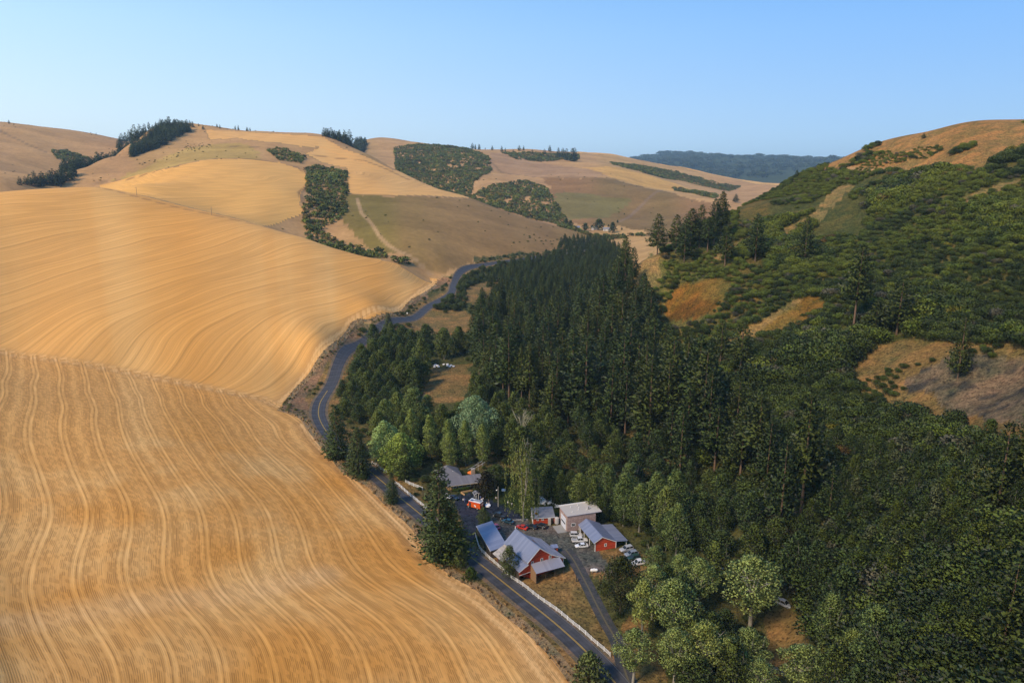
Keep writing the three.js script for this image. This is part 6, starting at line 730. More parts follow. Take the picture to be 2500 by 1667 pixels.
{
  const o = thing('metal_roof_shed', 'long open shed under a plain blue grey metal roof, left of the barn', 'shed'); o.position.set(-12.24, 0, -217.6); o.rotation.y = Math.atan2(0.31, 0.95);
  sheets(o, V(5.6, 3.75, 0), V(5.6, 3.75, 17.5), V(-0.1, 2.75, 17.5), V(-0.1, 2.75, 0), 18, STEEL, 'roof_panel', 0.03);
  wall(o, [V(0.25, 0, 0.3), V(0.25, 0, 17.2), V(0.25, 2.65, 17.2), V(0.25, 2.65, 0.3)].reverse(), DARKWOOD);
  wall(o, [V(0.3, 0, 0.3), V(0.3, 2.7, 0.3), V(5.3, 3.6, 0.3), V(5.3, 0, 0.3)], boardMat(0.30, 0.22, 0.15));
  wall(o, [V(0.3, 0, 17.2), V(5.3, 0, 17.2), V(5.3, 3.6, 17.2), V(0.3, 2.7, 17.2)], DARKWOOD);
  for (let k = 0; k < 5; k++) part('post', new Shape().box(0.16, 3.6, 0.16, 5.35, 0, 0.5 + k * 4.1), DARKWOOD, o);
  part('fascia', new Shape().beam(V(-0.14, 2.64, 0), V(-0.14, 2.64, 17.5), 0.05, 0.2), WHITE, o);
}
{
  // pole shed with the red gable end
  const o = thing('open_pole_shed', 'open sided vehicle shed with red gable end and wide blue grey roof', 'shed'); o.position.set(29.61, 0, -206.2); o.rotation.y = Math.atan2(0.305, 0.952);
  const L = 12.6, f = 0.35, b = -L - 0.3;
  wall(o, [V(-2.35, 0, 0), V(5.1, 0, 0), V(5.1, 2.35, 0), V(0, 4.85, 0), V(-2.35, 3.4, 0)], RED);
  windowOn(o, V(1.35, 1.75, 0), V(1, 0, 0), 0.85, 1.1, V(0, 0, 1));
  sheets(o, V(0, 5.05, f), V(0, 5.05, b), V(-3.1, 3.2, b), V(-3.1, 3.2, f), 14, STEEL, 'roof_panel', 0.03);
  sheets(o, V(0.02, 5.04, f), V(0.02, 5.04, b), V(5.15, 2.55, b), V(5.15, 2.55, f), 14, STEEL, 'roof_panel', 0.03);
  sheets(o, V(5.15, 2.52, f), V(5.15, 2.52, b + 1.2), V(9.45, 2.05, b + 1.2), V(9.45, 2.05, f), 12, STEEL, 'roof_panel', 0.03);
  part('ridge_cap', new Shape().beam(V(0, 5.07, f), V(0, 5.07, b), 0.3, 0.05), STEEL[1], o);
  for (const [x0, y0, x1, y1] of [[0, 4.93, -3.1, 3.08], [0, 4.93, 5.15, 2.43]]) part('rake_board', new Shape().beam(V(x0, y0, f + 0.03), V(x1, y1, f + 0.03), 0.06, 0.2), WHITE, o);
  part('corner_board', new Shape().box(0.2, 3.3, 0.2, -2.4, 0, 0.02), WHITE, o); part('corner_board', new Shape().box(0.2, 2.3, 0.2, 5.15, 0, 0.02), WHITE, o);
  for (const z of [-12.4, -11.3, -8.2, -3.6]) part('post', new Shape().box(0.18, 3.25, 0.18, -2.75, 0, z), WHITE, o);
  for (const z of [-11, -7, -3.5, -0.2]) part('post', new Shape().box(0.18, 2.05, 0.18, 9.1, -0.2, z), WHITE, o);
  wall(o, [V(-2.35, 0, -L), V(-2.35, 3.4, -L), V(0, 4.85, -L), V(5.1, 2.35, -L), V(5.1, 0, -L)], DARKWOOD);
  wall(o, [V(5.1, 0, -0.2), V(5.1, 0, -L + 0.2), V(5.1, 2.3, -L + 0.2), V(5.1, 2.3, -0.2)], DARKWOOD);
}
{
  // block workshop: local x along its long wall
  const o = thing('block_workshop', 'flat roofed pinkish block workshop with a tall white roll-up door', 'workshop'); o.position.set(19.2, 0, -218.4); o.rotation.y = Math.atan2(0.29, 0.957);
  const blockTex = dataTexture(256, 256, (x, y) => { const s = x / 256 * 10, r = Math.floor(y / 256 * 20), q = Math.floor(s + (r % 2) * 0.5), fx = s + (r % 2) * 0.5 - q, fy = y / 256 * 20 - r, j = fx < 0.05 || fy < 0.1 ? 0.8 : 1, k = (0.84 + 0.16 * hash(q, r) + 0.1 * (tfbm(x / 256, y / 256, 4, 3) - 0.5)) * j; return [255 * k, 240 * k, 236 * k]; });
  const BL = new THREE.MeshStandardMaterial({ color: rgb(0.46, 0.37, 0.36), map: blockTex, roughness: 0.95 }), W = 10.6, D = 7.6, H = 5.9;
  wall(o, [V(0, 0, 0), V(W, 0, 0), V(W, H, 0), V(0, H, 0)], BL, 0.2);
  wall(o, [V(0, 0, -D), V(0, 0, -0.2), V(0, H, -0.2), V(0, H, -D)], BL, 0.2); wall(o, [V(W, 0, -0.2), V(W, 0, -D), V(W, H, -D), V(W, H, -0.2)], BL, 0.2); wall(o, [V(W - 0.2, 0, -D), V(0.2, 0, -D), V(0.2, H, -D), V(W - 0.2, H, -D)], BL, 0.2);
  const ROOF = [matte(0.45, 0.42, 0.385), matte(0.43, 0.40, 0.37), matte(0.465, 0.43, 0.40)];
  sheets(o, V(-0.2, H + 0.12, -D - 0.2), V(W + 2.1, H + 0.12, -D - 0.2), V(W + 2.1, H + 0.12, 0.2), V(-0.2, H + 0.12, 0.2), 6, ROOF, 'roof_sheet', 0.02);
  part('parapet', new Shape().box(W + 1.0, 0.35, 0.25, W / 2, H + 0.125, -D - 0.1), WHITE, o);
  for (const [a, b] of [[V(-0.24, H + 0.08, 0.22), V(W + 2.12, H + 0.08, 0.22)], [V(-0.24, H + 0.08, -D - 0.2), V(-0.24, H + 0.08, 0.2)], [V(W + 2.14, H + 0.08, -D - 0.2), V(W + 2.14, H + 0.08, 0.2)]]) part('roof_edge', new Shape().beam(a, b, 0.08, 0.22), matte(0.42, 0.40, 0.46), o);
  for (const [x, z] of [[2.5, -2], [3.4, -5.6], [6, -4.4], [6.4, -6.3], [8, -2.3], [5.2, -3.0]]) { const c = part('roof_vent', new THREE.CylinderGeometry(0.16, 0.16, 0.4, 8), WHITE, o); c.position.set(x, H + 0.32, z); }
  const ch = part('flue', new THREE.CylinderGeometry(0.16, 0.16, 1.0, 8), DARKPANE, o); ch.position.set(9, H + 0.62, -2.6); part('flue_cap', new THREE.ConeGeometry(0.3, 0.2, 8), STEEL[0], ch).position.y = 0.6;
  const door = part('roll_up_door', new Shape().box(0.1, 4.3, 4.2, -0.08, 0.02, -3.6), matte(0.66, 0.70, 0.80, 0.5), o);
  for (let k = 0; k < 7; k++) part(k === 3 ? 'door_window' : 'door_panel', new Shape().box(0.05, 0.54, k === 3 ? 3.7 : 4.0, -0.15, 0.09 + k * 0.6, -3.6), k === 3 ? DARKPANE : matte(0.62, 0.66, 0.78, 0.5), door);
  for (const z of [-1.3, -5.9]) part('door_jamb', new Shape().box(0.1, 4.5, 0.2, -0.08, 0, z), WHITE, o);
  windowOn(o, V(2.2, 2.4, 0), V(1, 0, 0), 1.6, 1.2, V(0, 0, 1));
  const lamp = part('wall_lamp', new THREE.SphereGeometry(0.16, 8, 6), WHITE, o); lamp.position.set(-0.2, 5.2, -3.6);
  part('concrete_apron', new Shape().box(3.4, 0.08, 5.4, -1.8, -0.02, -2.6), matte(0.26, 0.255, 0.245), o);
  part('water_tank', new THREE.LatheGeometry([[0, 0], [0.75, 0], [0.8, 0.1], [0.8, 2.1], [0.7, 2.3], [0.25, 2.5], [0, 2.5]].map(([x, y]) => new THREE.Vector2(x, y)), 16), matte(0.40, 0.38, 0.38), o).position.set(-1.4, 0.06, -6.6);
}
{
  const o = thing('red_outbuilding', 'small red outbuilding with slate blue roof beside the block workshop', 'outbuilding'); o.position.set(7.5, 0, -223.6); o.rotation.y = Math.atan2(0.13, 0.99);
  wall(o, [V(0, 0, 0), V(7.7, 0, 0), V(7.7, 2.5, 0), V(0, 2.5, 0)], RED); wall(o, [V(0, 0, -5), V(0, 0, -0.13), V(0, 2.5, -0.13), V(0, 3.8, -5)], WHITE); wall(o, [V(7.7, 0, -0.13), V(7.7, 0, -5), V(7.7, 3.8, -5), V(7.7, 2.5, -0.13)], RED); wall(o, [V(7.6, 0, -5), V(0.1, 0, -5), V(0.1, 3.7, -5), V(7.6, 3.7, -5)], RED);
  courses(o, V(-0.2, 3.95, -5.2), V(7.9, 3.95, -5.2), V(7.9, 2.55, 0.35), V(-0.2, 2.55, 0.35), 8, 5, SLATE);
  part('fascia', new Shape().beam(V(-0.2, 2.47, 0.4), V(7.9, 2.47, 0.4), 0.06, 0.18), WHITE, o);
  for (const x of [1.6, 3.4]) windowOn(o, V(x, 1.75, 0), V(1, 0, 0), 0.8, 0.7, V(0, 0, 1));
  part('porch_post', new Shape().box(0.9, 2.35, 0.9, 5.7, 0, 0.9), matte(0.40, 0.37, 0.34), o); part('door', new Shape().box(0.95, 2.05, 0.08, 6.9, 0, 0.05), DARKWOOD, o);
}
{
  const o = thing('pump_house', 'tiny red hut with lilac metal roof behind the barn', 'hut'); o.position.set(13.9, 0, -205.0); o.rotation.y = 0.2;
  wall(o, [V(-0.95, 0, 0.7), V(0.95, 0, 0.7), V(0.95, 2.0, 0.7), V(-0.95, 2.0, 0.7)], RED, 0.08); wall(o, [V(0.95, 0, 0.62), V(0.95, 0, -0.7), V(0.95, 2.2, -0.7), V(0.95, 2.0, 0.62)], RED, 0.08); wall(o, [V(-0.95, 0, -0.7), V(-0.95, 0, 0.62), V(-0.95, 2.0, 0.62), V(-0.95, 2.2, -0.7)], RED, 0.08); wall(o, [V(0.85, 0, -0.7), V(-0.85, 0, -0.7), V(-0.85, 2.2, -0.7), V(0.85, 2.2, -0.7)], RED, 0.08);
  sheets(o, V(-1.15, 2.4, -0.9), V(1.15, 2.4, -0.9), V(1.15, 2.08, 0.95), V(-1.15, 2.08, 0.95), 4, STEEL, 'roof_panel', 0.03); part('door', new Shape().box(0.8, 1.7, 0.05, 0, 0, 0.73), DARKWOOD, o);
}
{
  // the house: low front wing under a ribbed roof, hipped wing behind it
  const o = thing('farmhouse', 'low tan farmhouse with grey hipped roof behind the orange truck', 'house'); o.position.set(-24.9, 0.3, -248.6); o.rotation.y = Math.atan2(0.28, 0.96);
  const TAN = boardMat(0.42, 0.27, 0.13), GREY = [matte(0.15, 0.142, 0.155, 0.7), matte(0.165, 0.155, 0.17, 0.7), matte(0.14, 0.132, 0.145, 0.7)], W = 13, D = 4.6;
  wall(o, [V(0, 0, -1.4), V(W, 0, -1.4), V(W, 2.7, -1.4), V(0, 2.7, -1.4)], TAN); wall(o, [V(0, 0, -D), V(0, 0, -1.53), V(0, 2.7, -1.53), V(0, 3.9, -D)], TAN); wall(o, [V(W, 0, -1.53), V(W, 0, -D), V(W, 3.9, -D), V(W, 2.7, -1.53)], TAN);
  sheets(o, V(-1.6, 4.4, -4.2), V(W + 1.0, 4.4, -4.2), V(W + 1.0, 2.85, 0.6), V(-0.4, 2.85, 0.6), 24, GREY, 'roof_panel', 0.05);
  part('fascia', new Shape().beam(V(-0.5, 2.76, 0.66), V(W + 1.0, 2.76, 0.66), 0.05, 0.18), matte(0.55, 0.45, 0.32), o);
  for (const x of [0.2, 1.0, W - 0.3]) part('porch_post', new Shape().box(0.28, 2.75, 0.28, x, 0, 0.3), matte(0.45, 0.28, 0.12), o);
  for (const x of [3, 5.2, 8.5]) windowOn(o, V(x, 1.5, -1.4), V(1, 0, 0), 1.5, 1.3, V(0, 0, 1));
  const pk = V(1.6, 6.5, -10), A = V(-3.4, 3.2, -4.6), B = V(7.2, 3.2, -6.0), C = V(7.2, 3.2, -15), E = V(-3.4, 3.2, -15), pk2 = V(1.9, 6.5, -11.5), hip = (a, b, c, d) => { const g = new Shape().slab(a, b, c, d ?? c.clone().lerp(a, 0.001), 0.06); part('hip_roof', g, GREY[0], o); };
  hip(pk, pk.clone().add(V(0.02, 0, 0)), B, A); hip(pk2, pk, A, E); hip(pk, pk2, C, B); hip(pk2.clone().add(V(0.02, 0, 0)), pk2, E, C);
  part('ridge_cap', new Shape().beam(pk, B, 0.2, 0.08), matte(0.12, 0.12, 0.13), o); part('ridge_cap', new Shape().beam(pk, A, 0.2, 0.08), matte(0.12, 0.12, 0.13), o);
  wall(o, [V(-3, 0, -15), V(-3, 0, -5), V(-3, 3.1, -5), V(-3, 3.1, -15)], TAN); wall(o, [V(6.8, 0, -6.4), V(6.8, 0, -15), V(6.8, 3.1, -15), V(6.8, 3.1, -6.4)], TAN);
  for (const [x, z] of [[-0.6, -7.2], [3.6, -8.2]]) part('roof_vent', new Shape().box(0.3, 0.5, 0.3, x, 4.6, z), WHITE, o);
  const brick = matte(0.36, 0.26, 0.19), ch = part('chimney', new Shape().box(1.5, 2.3, 1.1, 11.2, 4.0, -5.2), brick, o); part('chimney_cap', new Shape().box(1.7, 0.14, 1.3, 11.2, 6.3, -5.2), matte(0.30, 0.27, 0.25), ch);
  const hedge = mulberry(55), HS = new Shape(); for (let k = 0; k < 6; k++) clump(HS, hedge, V(2.4 + k * 1.1, 0.7, 0.2), 0.8, 0.6, 0.6, 150, 0.26, 0.5); part('hedge', HS, leafMat(0.06, 0.095, 0.018), o);
  part('planter_wall', new Shape().beam(V(4.6, 0.35, 2.2), V(9.4, 0.35, 1.6), 0.25, 0.7), matte(0.45, 0.27, 0.12), o); part('planter_wall', new Shape().beam(V(4.6, 0.35, 2.2), V(5.6, 0.35, 4.6), 0.25, 0.6), matte(0.45, 0.27, 0.12), o);
  part('walkway', new Shape().slab(V(2.2, -0.18, 1.2), V(4.0, -0.18, 1.2), V(5.6, -0.2, 6.0), V(4.2, -0.2, 6.2), 0.08), matte(0.30, 0.26, 0.22), o);
}
{
  const o = thing('entrance_canopy', 'small gabled entrance canopy on two white posts behind the orange truck', 'canopy'); o.position.set(-13.6, 0, -243.6); o.rotation.y = 0.35;
  sheets(o, V(0, 3.1, 1.2), V(0, 3.1, -1.4), V(-1.35, 2.4, -1.4), V(-1.35, 2.4, 1.2), 3, SLATE, 'roof_panel', 0.03); sheets(o, V(0.02, 3.1, 1.2), V(0.02, 3.1, -1.4), V(1.35, 2.4, -1.4), V(1.35, 2.4, 1.2), 3, SLATE, 'roof_panel', 0.03);
  for (const [x, z] of [[-0.5, 1.0], [0.5, 1.0], [-0.5, -1.2], [0.5, -1.2]]) part('post', new Shape().box(0.16, 2.75, 0.16, x, 0, z), WHITE, o);
  part('rake_board', new Shape().beam(V(0, 3.02, 1.24), V(-1.35, 2.32, 1.24), 0.05, 0.14), WHITE, o); part('rake_board', new Shape().beam(V(0, 3.02, 1.24), V(1.35, 2.32, 1.24), 0.05, 0.14), WHITE, o);
}
{
  const o = thing('roof_antenna', 'double bar aerial rising above the house chimney', 'antenna'); o.position.set(-13.4, 0, -254.6); const al = steel(0.55, 0.55, 0.55);
  part('mast', new Shape().beam(V(0, 6.8, 0), V(0, 10.6, 0), 0.1, 0.1), al, o); part('boom', new Shape().beam(V(-4.1, 7.3, 0.3), V(1.6, 10.7, -0.5), 0.09, 0.09), al, o); part('boom', new Shape().beam(V(-2.7, 7.2, 0.6), V(2.8, 10.4, -0.2), 0.09, 0.09), al, o); part('strut', new Shape().beam(V(-1.0, 9.1, 0), V(0.6, 8.9, 0.1), 0.07, 0.07), al, o);
}
{
  const o = thing('garden_umbrella', 'orange garden umbrella beside the house chimney', 'umbrella'); o.position.set(-16.4, 0, -258.6);
  part('canopy', new THREE.ConeGeometry(1.7, 0.8, 8), matte(0.75, 0.17, 0.015, 0.7), o).position.y = 4.6; part('pole', new THREE.CylinderGeometry(0.04, 0.04, 4.2, 6), WHITE, o).position.y = 2.1;
}
{
  // far homestead at the head of the valley
  const spec = [[112, -1240, 16, 7, 3.2, 0.1, 'long pale roofed shed at the far homestead', STEEL[0]], [146, -1228, 10, 8, 4, 0.4, 'white walled farmhouse at the far homestead', SHAKE[0]], [163, -1200, 12, 8, 4, -0.2, 'grey roofed barn beside the big tree of the far homestead', SLATE[0]]];
  for (const [x, z, w, d, h, a, l, m] of spec) {
    const o = thing('far_building', l, 'building', 'buildings of the far homestead'); o.position.set(x, ground(x, z) - 0.2, z); o.rotation.y = a;
    part('wall', new Shape().box(w, h, d), matte(0.50, 0.47, 0.45), o); part('roof', new Shape().slab(V(-w / 2 - 0.4, h + 1.8, 0), V(w / 2 + 0.4, h + 1.8, 0), V(w / 2 + 0.4, h - 0.1, d / 2 + 0.5), V(-w / 2 - 0.4, h - 0.1, d / 2 + 0.5), 0.1).slab(V(-w / 2 - 0.4, h + 1.8, 0.02), V(w / 2 + 0.4, h + 1.8, 0.02), V(w / 2 + 0.4, h - 0.1, -d / 2 - 0.5), V(-w / 2 - 0.4, h - 0.1, -d / 2 - 0.5), 0.1), m, o);
    for (const k of [-0.25, 0.25]) part('window', new Shape().box(1.4, 1.3, 0.08, k * w, 1.0, d / 2 + 0.02), DARKPANE, o);
  }
}
// ------------------------------------------------------------------ poles
const POLES = [[-386.0,-726.8,8.7],[-300.6,-702.6,8.6],[-695.5,-1126.7,10.2],[-154.9,-750.2,8.8],[-92.8,-410.4,8.7],[-109.5,-495.7,4.7],[-78.5,-622.1,4.6],[-21.3,-386.2,2.8],[17.4,-265.8,5.1]];
{
  const labels = ['leftmost utility pole on the crest path between the two upper stubble fields', 'second utility pole on the crest path, nearer the brush strip', 'far pale pole beside the conifers left of the upper stubble field', 'pole at the lower right edge of the upper field, above the brush', 'weathered utility pole among the trees inside the road bend', 'thin pole on the field edge above the road bank shrubs', 'thin pole on the field corner where the road bends away', 'short pole at the forest side of the dry clearing', 'bare pole in the trees behind the block workshop'];
  POLES.forEach(([x, z, h], k) => {
    const o = thing('utility_pole', labels[k], 'pole', 'poles across the land'); o.position.set(x, ground(x, z) - 0.2, z);
    const m = matte(0.20, 0.15, 0.11); part('pole', new THREE.CylinderGeometry(0.11 + h * 0.004, 0.16 + h * 0.008, h, 8), m, o).position.y = h / 2;
    if (h > 6) { part('crossarm', new Shape().box(2.2, 0.12, 0.12, 0, h - 0.7, 0.12), m, o); for (const q of [-0.95, 0.95]) part('insulator', new THREE.CylinderGeometry(0.06, 0.08, 0.22, 6), matte(0.3, 0.3, 0.32, 0.3), o).position.set(q, h - 0.48, 0.12); }
  });
}
// ------------------------------------------------------------------ vehicles
const paintOf = (c, rough = 0.28) => new THREE.MeshPhysicalMaterial({ color: rgb(...c), roughness: rough, metalness: 0.1, clearcoat: 0.8, clearcoatRoughness: 0.08 });
const GLASS = new THREE.MeshStandardMaterial({ color: rgb(0.015, 0.018, 0.022), roughness: 0.06 }), TYRE = matte(0.02, 0.02, 0.02, 0.9), RIM = steel(0.45, 0.45, 0.46, 0.35), LAMP = new THREE.MeshStandardMaterial({ color: rgb(0.75, 0.76, 0.78), roughness: 0.12 }), TAIL = new THREE.MeshStandardMaterial({ color: rgb(0.35, 0.012, 0.01), roughness: 0.2 }), TRIM = matte(0.03, 0.03, 0.03, 0.6);
const tyreG = new THREE.TorusGeometry(0.25, 0.095, 8, 16).rotateY(Math.PI / 2).scale(1.25, 1, 1), rimG = new THREE.CylinderGeometry(0.19, 0.19, 0.16, 12).rotateZ(Math.PI / 2);
// a skin over cross-sections: [z, half width, underside, waist, top]
function hull(sec) {
  const P = [], I = [], ring = (z, w, lo, mid, top) => [[w * 0.86, lo], [w, lo + 0.14], [w, mid], [w * 0.95, top - 0.05], [w * 0.82, top], [0, top + 0.02], [-w * 0.82, top], [-w * 0.95, top - 0.05], [-w, mid], [-w, lo + 0.14], [-w * 0.86, lo]].map(([x, y]) => [x, y, z]);
  const rings = sec.map((s) => ring(...s)), n = rings[0].length;
  rings.forEach((r) => r.forEach((p) => P.push(...p)));
  for (let j = 0; j < rings.length - 1; j++) for (let q = 0; q < n; q++) { const a = j * n + q, b = j * n + (q + 1) % n; I.push(a, b, b + n, a, b + n, a + n); }
  for (const [j, flip] of [[0, 0], [rings.length - 1, 1]]) for (let q = 1; q < n - 1; q++) I.push(j * n, j * n + (flip ? q : q + 1), j * n + (flip ? q + 1 : q));
  let g = new THREE.BufferGeometry(); g.setAttribute('position', new THREE.Float32BufferAttribute(P, 3)); g.setIndex(I); g.computeVertexNormals();
  return g;
}
const SPEC = {
  sedan: { L: 4.7, W: 0.91, sec: [[-2.35, 0.74, 0.34, 0.6, 0.86], [-2.15, 0.86, 0.24, 0.62, 0.98], [-1.3, 0.91, 0.2, 0.66, 0.98], [0.9, 0.91, 0.2, 0.66, 0.94], [1.9, 0.87, 0.22, 0.6, 0.84], [2.22, 0.78, 0.26, 0.52, 0.72], [2.35, 0.6, 0.32, 0.48, 0.6]], cab: [-1.75, -0.95, 0.35, 1.05], base: 0.95, roof: 1.44, axles: [-1.35, 1.4] },
  suv: { L: 4.75, W: 0.95, sec: [[-2.36, 0.84, 0.42, 0.75, 1.05], [-2.2, 0.93, 0.3, 0.8, 1.12], [-1.2, 0.95, 0.28, 0.82, 1.1], [0.8, 0.95, 0.28, 0.82, 1.08], [1.9, 0.92, 0.3, 0.74, 1.0], [2.25, 0.84, 0.34, 0.64, 0.86], [2.37, 0.66, 0.4, 0.6, 0.72]], cab: [-2.25, -1.95, 0.25, 1.0], base: 1.08, roof: 1.72, axles: [-1.38, 1.42] },
  wagon: { L: 4.8, W: 0.92, sec: [[-2.4, 0.8, 0.38, 0.65, 0.95], [-2.2, 0.9, 0.26, 0.7, 1.02], [-1.2, 0.92, 0.22, 0.72, 1.0], [0.8, 0.92, 0.22, 0.72, 0.98], [1.9, 0.89, 0.24, 0.66, 0.9], [2.28, 0.8, 0.28, 0.56, 0.76], [2.4, 0.62, 0.34, 0.5, 0.64]], cab: [-2.25, -1.75, 0.3, 1.08], base: 0.98, roof: 1.55, axles: [-1.4, 1.42] },
  pickup: { L: 5.7, W: 0.98, sec: [[-2.85, 0.94, 0.5, 0.8, 1.06], [-2.75, 0.97, 0.42, 0.84, 1.1], [-0.95, 0.98, 0.36, 0.86, 1.1], [0.9, 0.98, 0.34, 0.86, 1.12], [2.3, 0.96, 0.36, 0.84, 1.08], [2.72, 0.9, 0.4, 0.76, 0.98], [2.85, 0.78, 0.48, 0.72, 0.86]], cab: [-0.95, -0.7, 0.75, 1.35], base: 1.1, roof: 1.82, axles: [-1.75, 1.8] },
};
const carKit = {};
function kit(type) {
  if (carKit[type]) return carKit[type];
  const s = SPEC[type], [zr, z1, z2, zw] = s.cab, b = s.base, r = s.roof, wb = s.W * 0.93, wt = s.W * 0.74, k = { body: hull(s.sec) };
  const q = (x, y, z) => V(x, y, z);
  // roof and pillars as one shell, glass set into it
  const R = new Shape();
  R.poly([q(-wt, r, z2), q(wt, r, z2), q(wt, r, z1), q(-wt, r, z1)].reverse());
  const up = (f) => f; void up;
  for (const [a, c] of [[[wb, b, zw], [wt, r, z2]], [[wb, b, zr], [wt, r, z1]], [[wb, b, (zw + zr) / 2 - 0.1], [wt, r, (z1 + z2) / 2 - 0.1]]]) for (const sx of [-1, 1]) R.beam(q(a[0] * sx, a[1] - 0.05, a[2]), q(c[0] * sx, c[1] - 0.02, c[2]), 0.09, 0.07);
  for (const sx of [-1, 1]) R.beam(q(wt * sx, r - 0.01, z1), q(wt * sx, r - 0.01, z2), 0.08, 0.06);
  R.beam(q(-wt, r - 0.02, z2), q(wt, r - 0.02, z2), 0.08, 0.06); R.beam(q(-wt, r - 0.02, z1), q(wt, r - 0.02, z1), 0.08, 0.06);
  k.cabin = R.geo();
  k.windshield = new Shape().poly([q(-wb, b, zw), q(wb, b, zw), q(wt, r - 0.02, z2), q(-wt, r - 0.02, z2)]).geo();
  k.rear = new Shape().poly([q(wb, b, zr), q(-wb, b, zr), q(-wt, r - 0.02, z1), q(wt, r - 0.02, z1)]).geo();
  k.side = [-1, 1].map((sx) => new Shape().poly([q(wb * sx, b, zw), q(wb * sx, b, zr), q(wt * sx, r - 0.03, z1), q(wt * sx, r - 0.03, z2)]).geo());
  k.light = new THREE.BoxGeometry(0.34, 0.14, 0.12); k.bumper = new THREE.BoxGeometry(s.W * 1.7, 0.14, 0.12); k.mirror = new THREE.BoxGeometry(0.2, 0.14, 0.1); k.handle = new THREE.BoxGeometry(0.03, 0.03, 0.18);
  if (type === 'pickup') { const B = new Shape(); B.poly([q(-0.82, 1.115, -1.05), q(-0.82, 1.115, -2.7), q(0.82, 1.115, -2.7), q(0.82, 1.115, -1.05)]); k.bed = B.geo(); const W = new Shape(); for (const sx of [-1, 1]) W.box(0.1, 0.2, 1.75, sx * 0.9, 1.08, -1.9); W.box(1.8, 0.2, 0.08, 0, 1.08, -2.78); k.rails = W.geo(); }
  return (carKit[type] = k);
}
function parkCar(type, ends, color, name, label, category, scale = 1) {
  const k = kit(type), s = SPEC[type], o = thing(name, label, category), [f, r] = ends, x = (f[0] + r[0]) / 2, z = (f[1] + r[1]) / 2, P = paintOf(color);
  o.position.set(x, ground(x, z) + 0.08, z); o.rotation.y = Math.atan2(f[0] - r[0], f[1] - r[1]); o.scale.setScalar(scale);
  part('body', k.body, P, o); part('cabin', k.cabin, P, o); part('windshield', k.windshield, GLASS, o); part('rear_window', k.rear, GLASS, o);
  k.side.forEach((g) => part('side_window', g, GLASS, o));
  const wr = type === 'pickup' ? 1.14 : type === 'suv' ? 1.06 : 1;
  for (const ax of s.axles) for (const sx of [-1, 1]) { const w = part('wheel', tyreG, TYRE, o); w.position.set(sx * (s.W - 0.1), 0.34 * wr, ax); w.scale.setScalar(wr); part('rim', rimG, RIM, w).position.x = sx * 0.06; }
  const zf = s.L / 2 - 0.1, zr = -s.L / 2 + 0.04, hy = s.base * 0.68;
  for (const sx of [-1, 1]) { part('headlight', k.light, LAMP, o).position.set(sx * s.W * 0.68, hy, zf - 0.06); part('tail_light', k.light, TAIL, o).position.set(sx * s.W * 0.78, hy + 0.12, zr); part('mirror', k.mirror, P, o).position.set(sx * (s.W + 0.06), s.base + 0.05, s.cab[3] - 0.25); part('door_handle', k.handle, TRIM, o).position.set(sx * s.W * 0.995, s.base - 0.12, 0); }
  part('bumper', k.bumper, TRIM, o).position.set(0, 0.42, zf + 0.04); part('bumper', k.bumper, TRIM, o).position.set(0, 0.46, zr - 0.04);
  if (k.bed) { part('bed', k.bed, TRIM, o); part('bed_rail', k.rails, P, o); }
  return o;
}
const CARS = {"blackpickup":[[-6.7,-230.62],[-2.7,-227.12]],"tealsedan":[[-3.4,-225.76],[0.52,-223.71]],"redsedan":[[1.98,-221.48],[4.96,-219.66]],"blacksedan":[[5.19,-221.71],[8.19,-220.28]],"blacksuv":[[8.4,-222.27],[11.57,-220.63]],"redcar":[[-6.24,-222.64],[-4.89,-219.7]],"whitesuv":[[23.69,-215.36],[20.36,-215.39]],"whitepickup":[[25.59,-211.94],[20.17,-211.34]],"whitesedan":[[21.13,-207.94],[25.22,-208.52]],"silversuv":[[35.63,-205.46],[39.89,-207.21]],"silverwagon":[[36.64,-202.67],[41.33,-204.55]],"greencar":[[37.41,-200.53],[41.23,-202.08]],"whitepickup2":[[37.62,-197.16],[43.53,-199.01]],"bluecar":[[-21.04,-242.15],[-23.38,-243.97]],"whitecar":[[-24.32,-243.26],[-25.33,-244.25]],"foodtruck":[[-16.25,-237.41],[-11.38,-234.83]],"tealcar":[[61.76,-187.97],[65.31,-187.22]],"greycar":[[62.58,-192.62],[64.58,-192.07]],"whitesuv2":[[79.25,-173.25],[76.37,-176.36]],"darkcar":[[68.63,-150.81],[65.86,-151.79]]};
parkCar('pickup', CARS.blackpickup, [0.012, 0.014, 0.014], 'black_pickup', 'black pickup truck parked nearest the asphalt drive', 'pickup');
parkCar('sedan', CARS.tealsedan, [0.02, 0.07, 0.10], 'teal_sedan', 'dark teal sedan parked between the black pickup and the red sedan', 'car');
parkCar('sedan', CARS.redsedan, [0.62, 0.035, 0.010], 'red_sedan', 'bright red sedan in the row before the red outbuilding', 'car', 0.95);
parkCar('sedan', CARS.blacksedan, [0.010, 0.012, 0.014], 'black_sedan', 'black sedan parked right of the bright red sedan', 'car', 0.95);
parkCar('suv', CARS.blacksuv, [0.012, 0.014, 0.020], 'black_suv', 'black sport utility vehicle at the right end of the dark row', 'suv', 0.95);
parkCar('sedan', CARS.redcar, [0.45, 0.02, 0.06], 'crimson_car', 'crimson car half hidden behind the long metal shed roof', 'car', 0.92);
parkCar('suv', CARS.whitesuv, [0.60, 0.60, 0.62], 'white_suv', 'white sport utility vehicle nearest the block workshop', 'suv', 0.95);
parkCar('pickup', CARS.whitepickup, [0.72, 0.71, 0.70], 'white_pickup', 'white pickup with open bed before the open vehicle shed', 'pickup', 0.97);
parkCar('sedan', CARS.whitesedan, [0.75, 0.75, 0.76], 'white_sedan', 'white sedan in front of the open vehicle shed', 'car', 0.95);
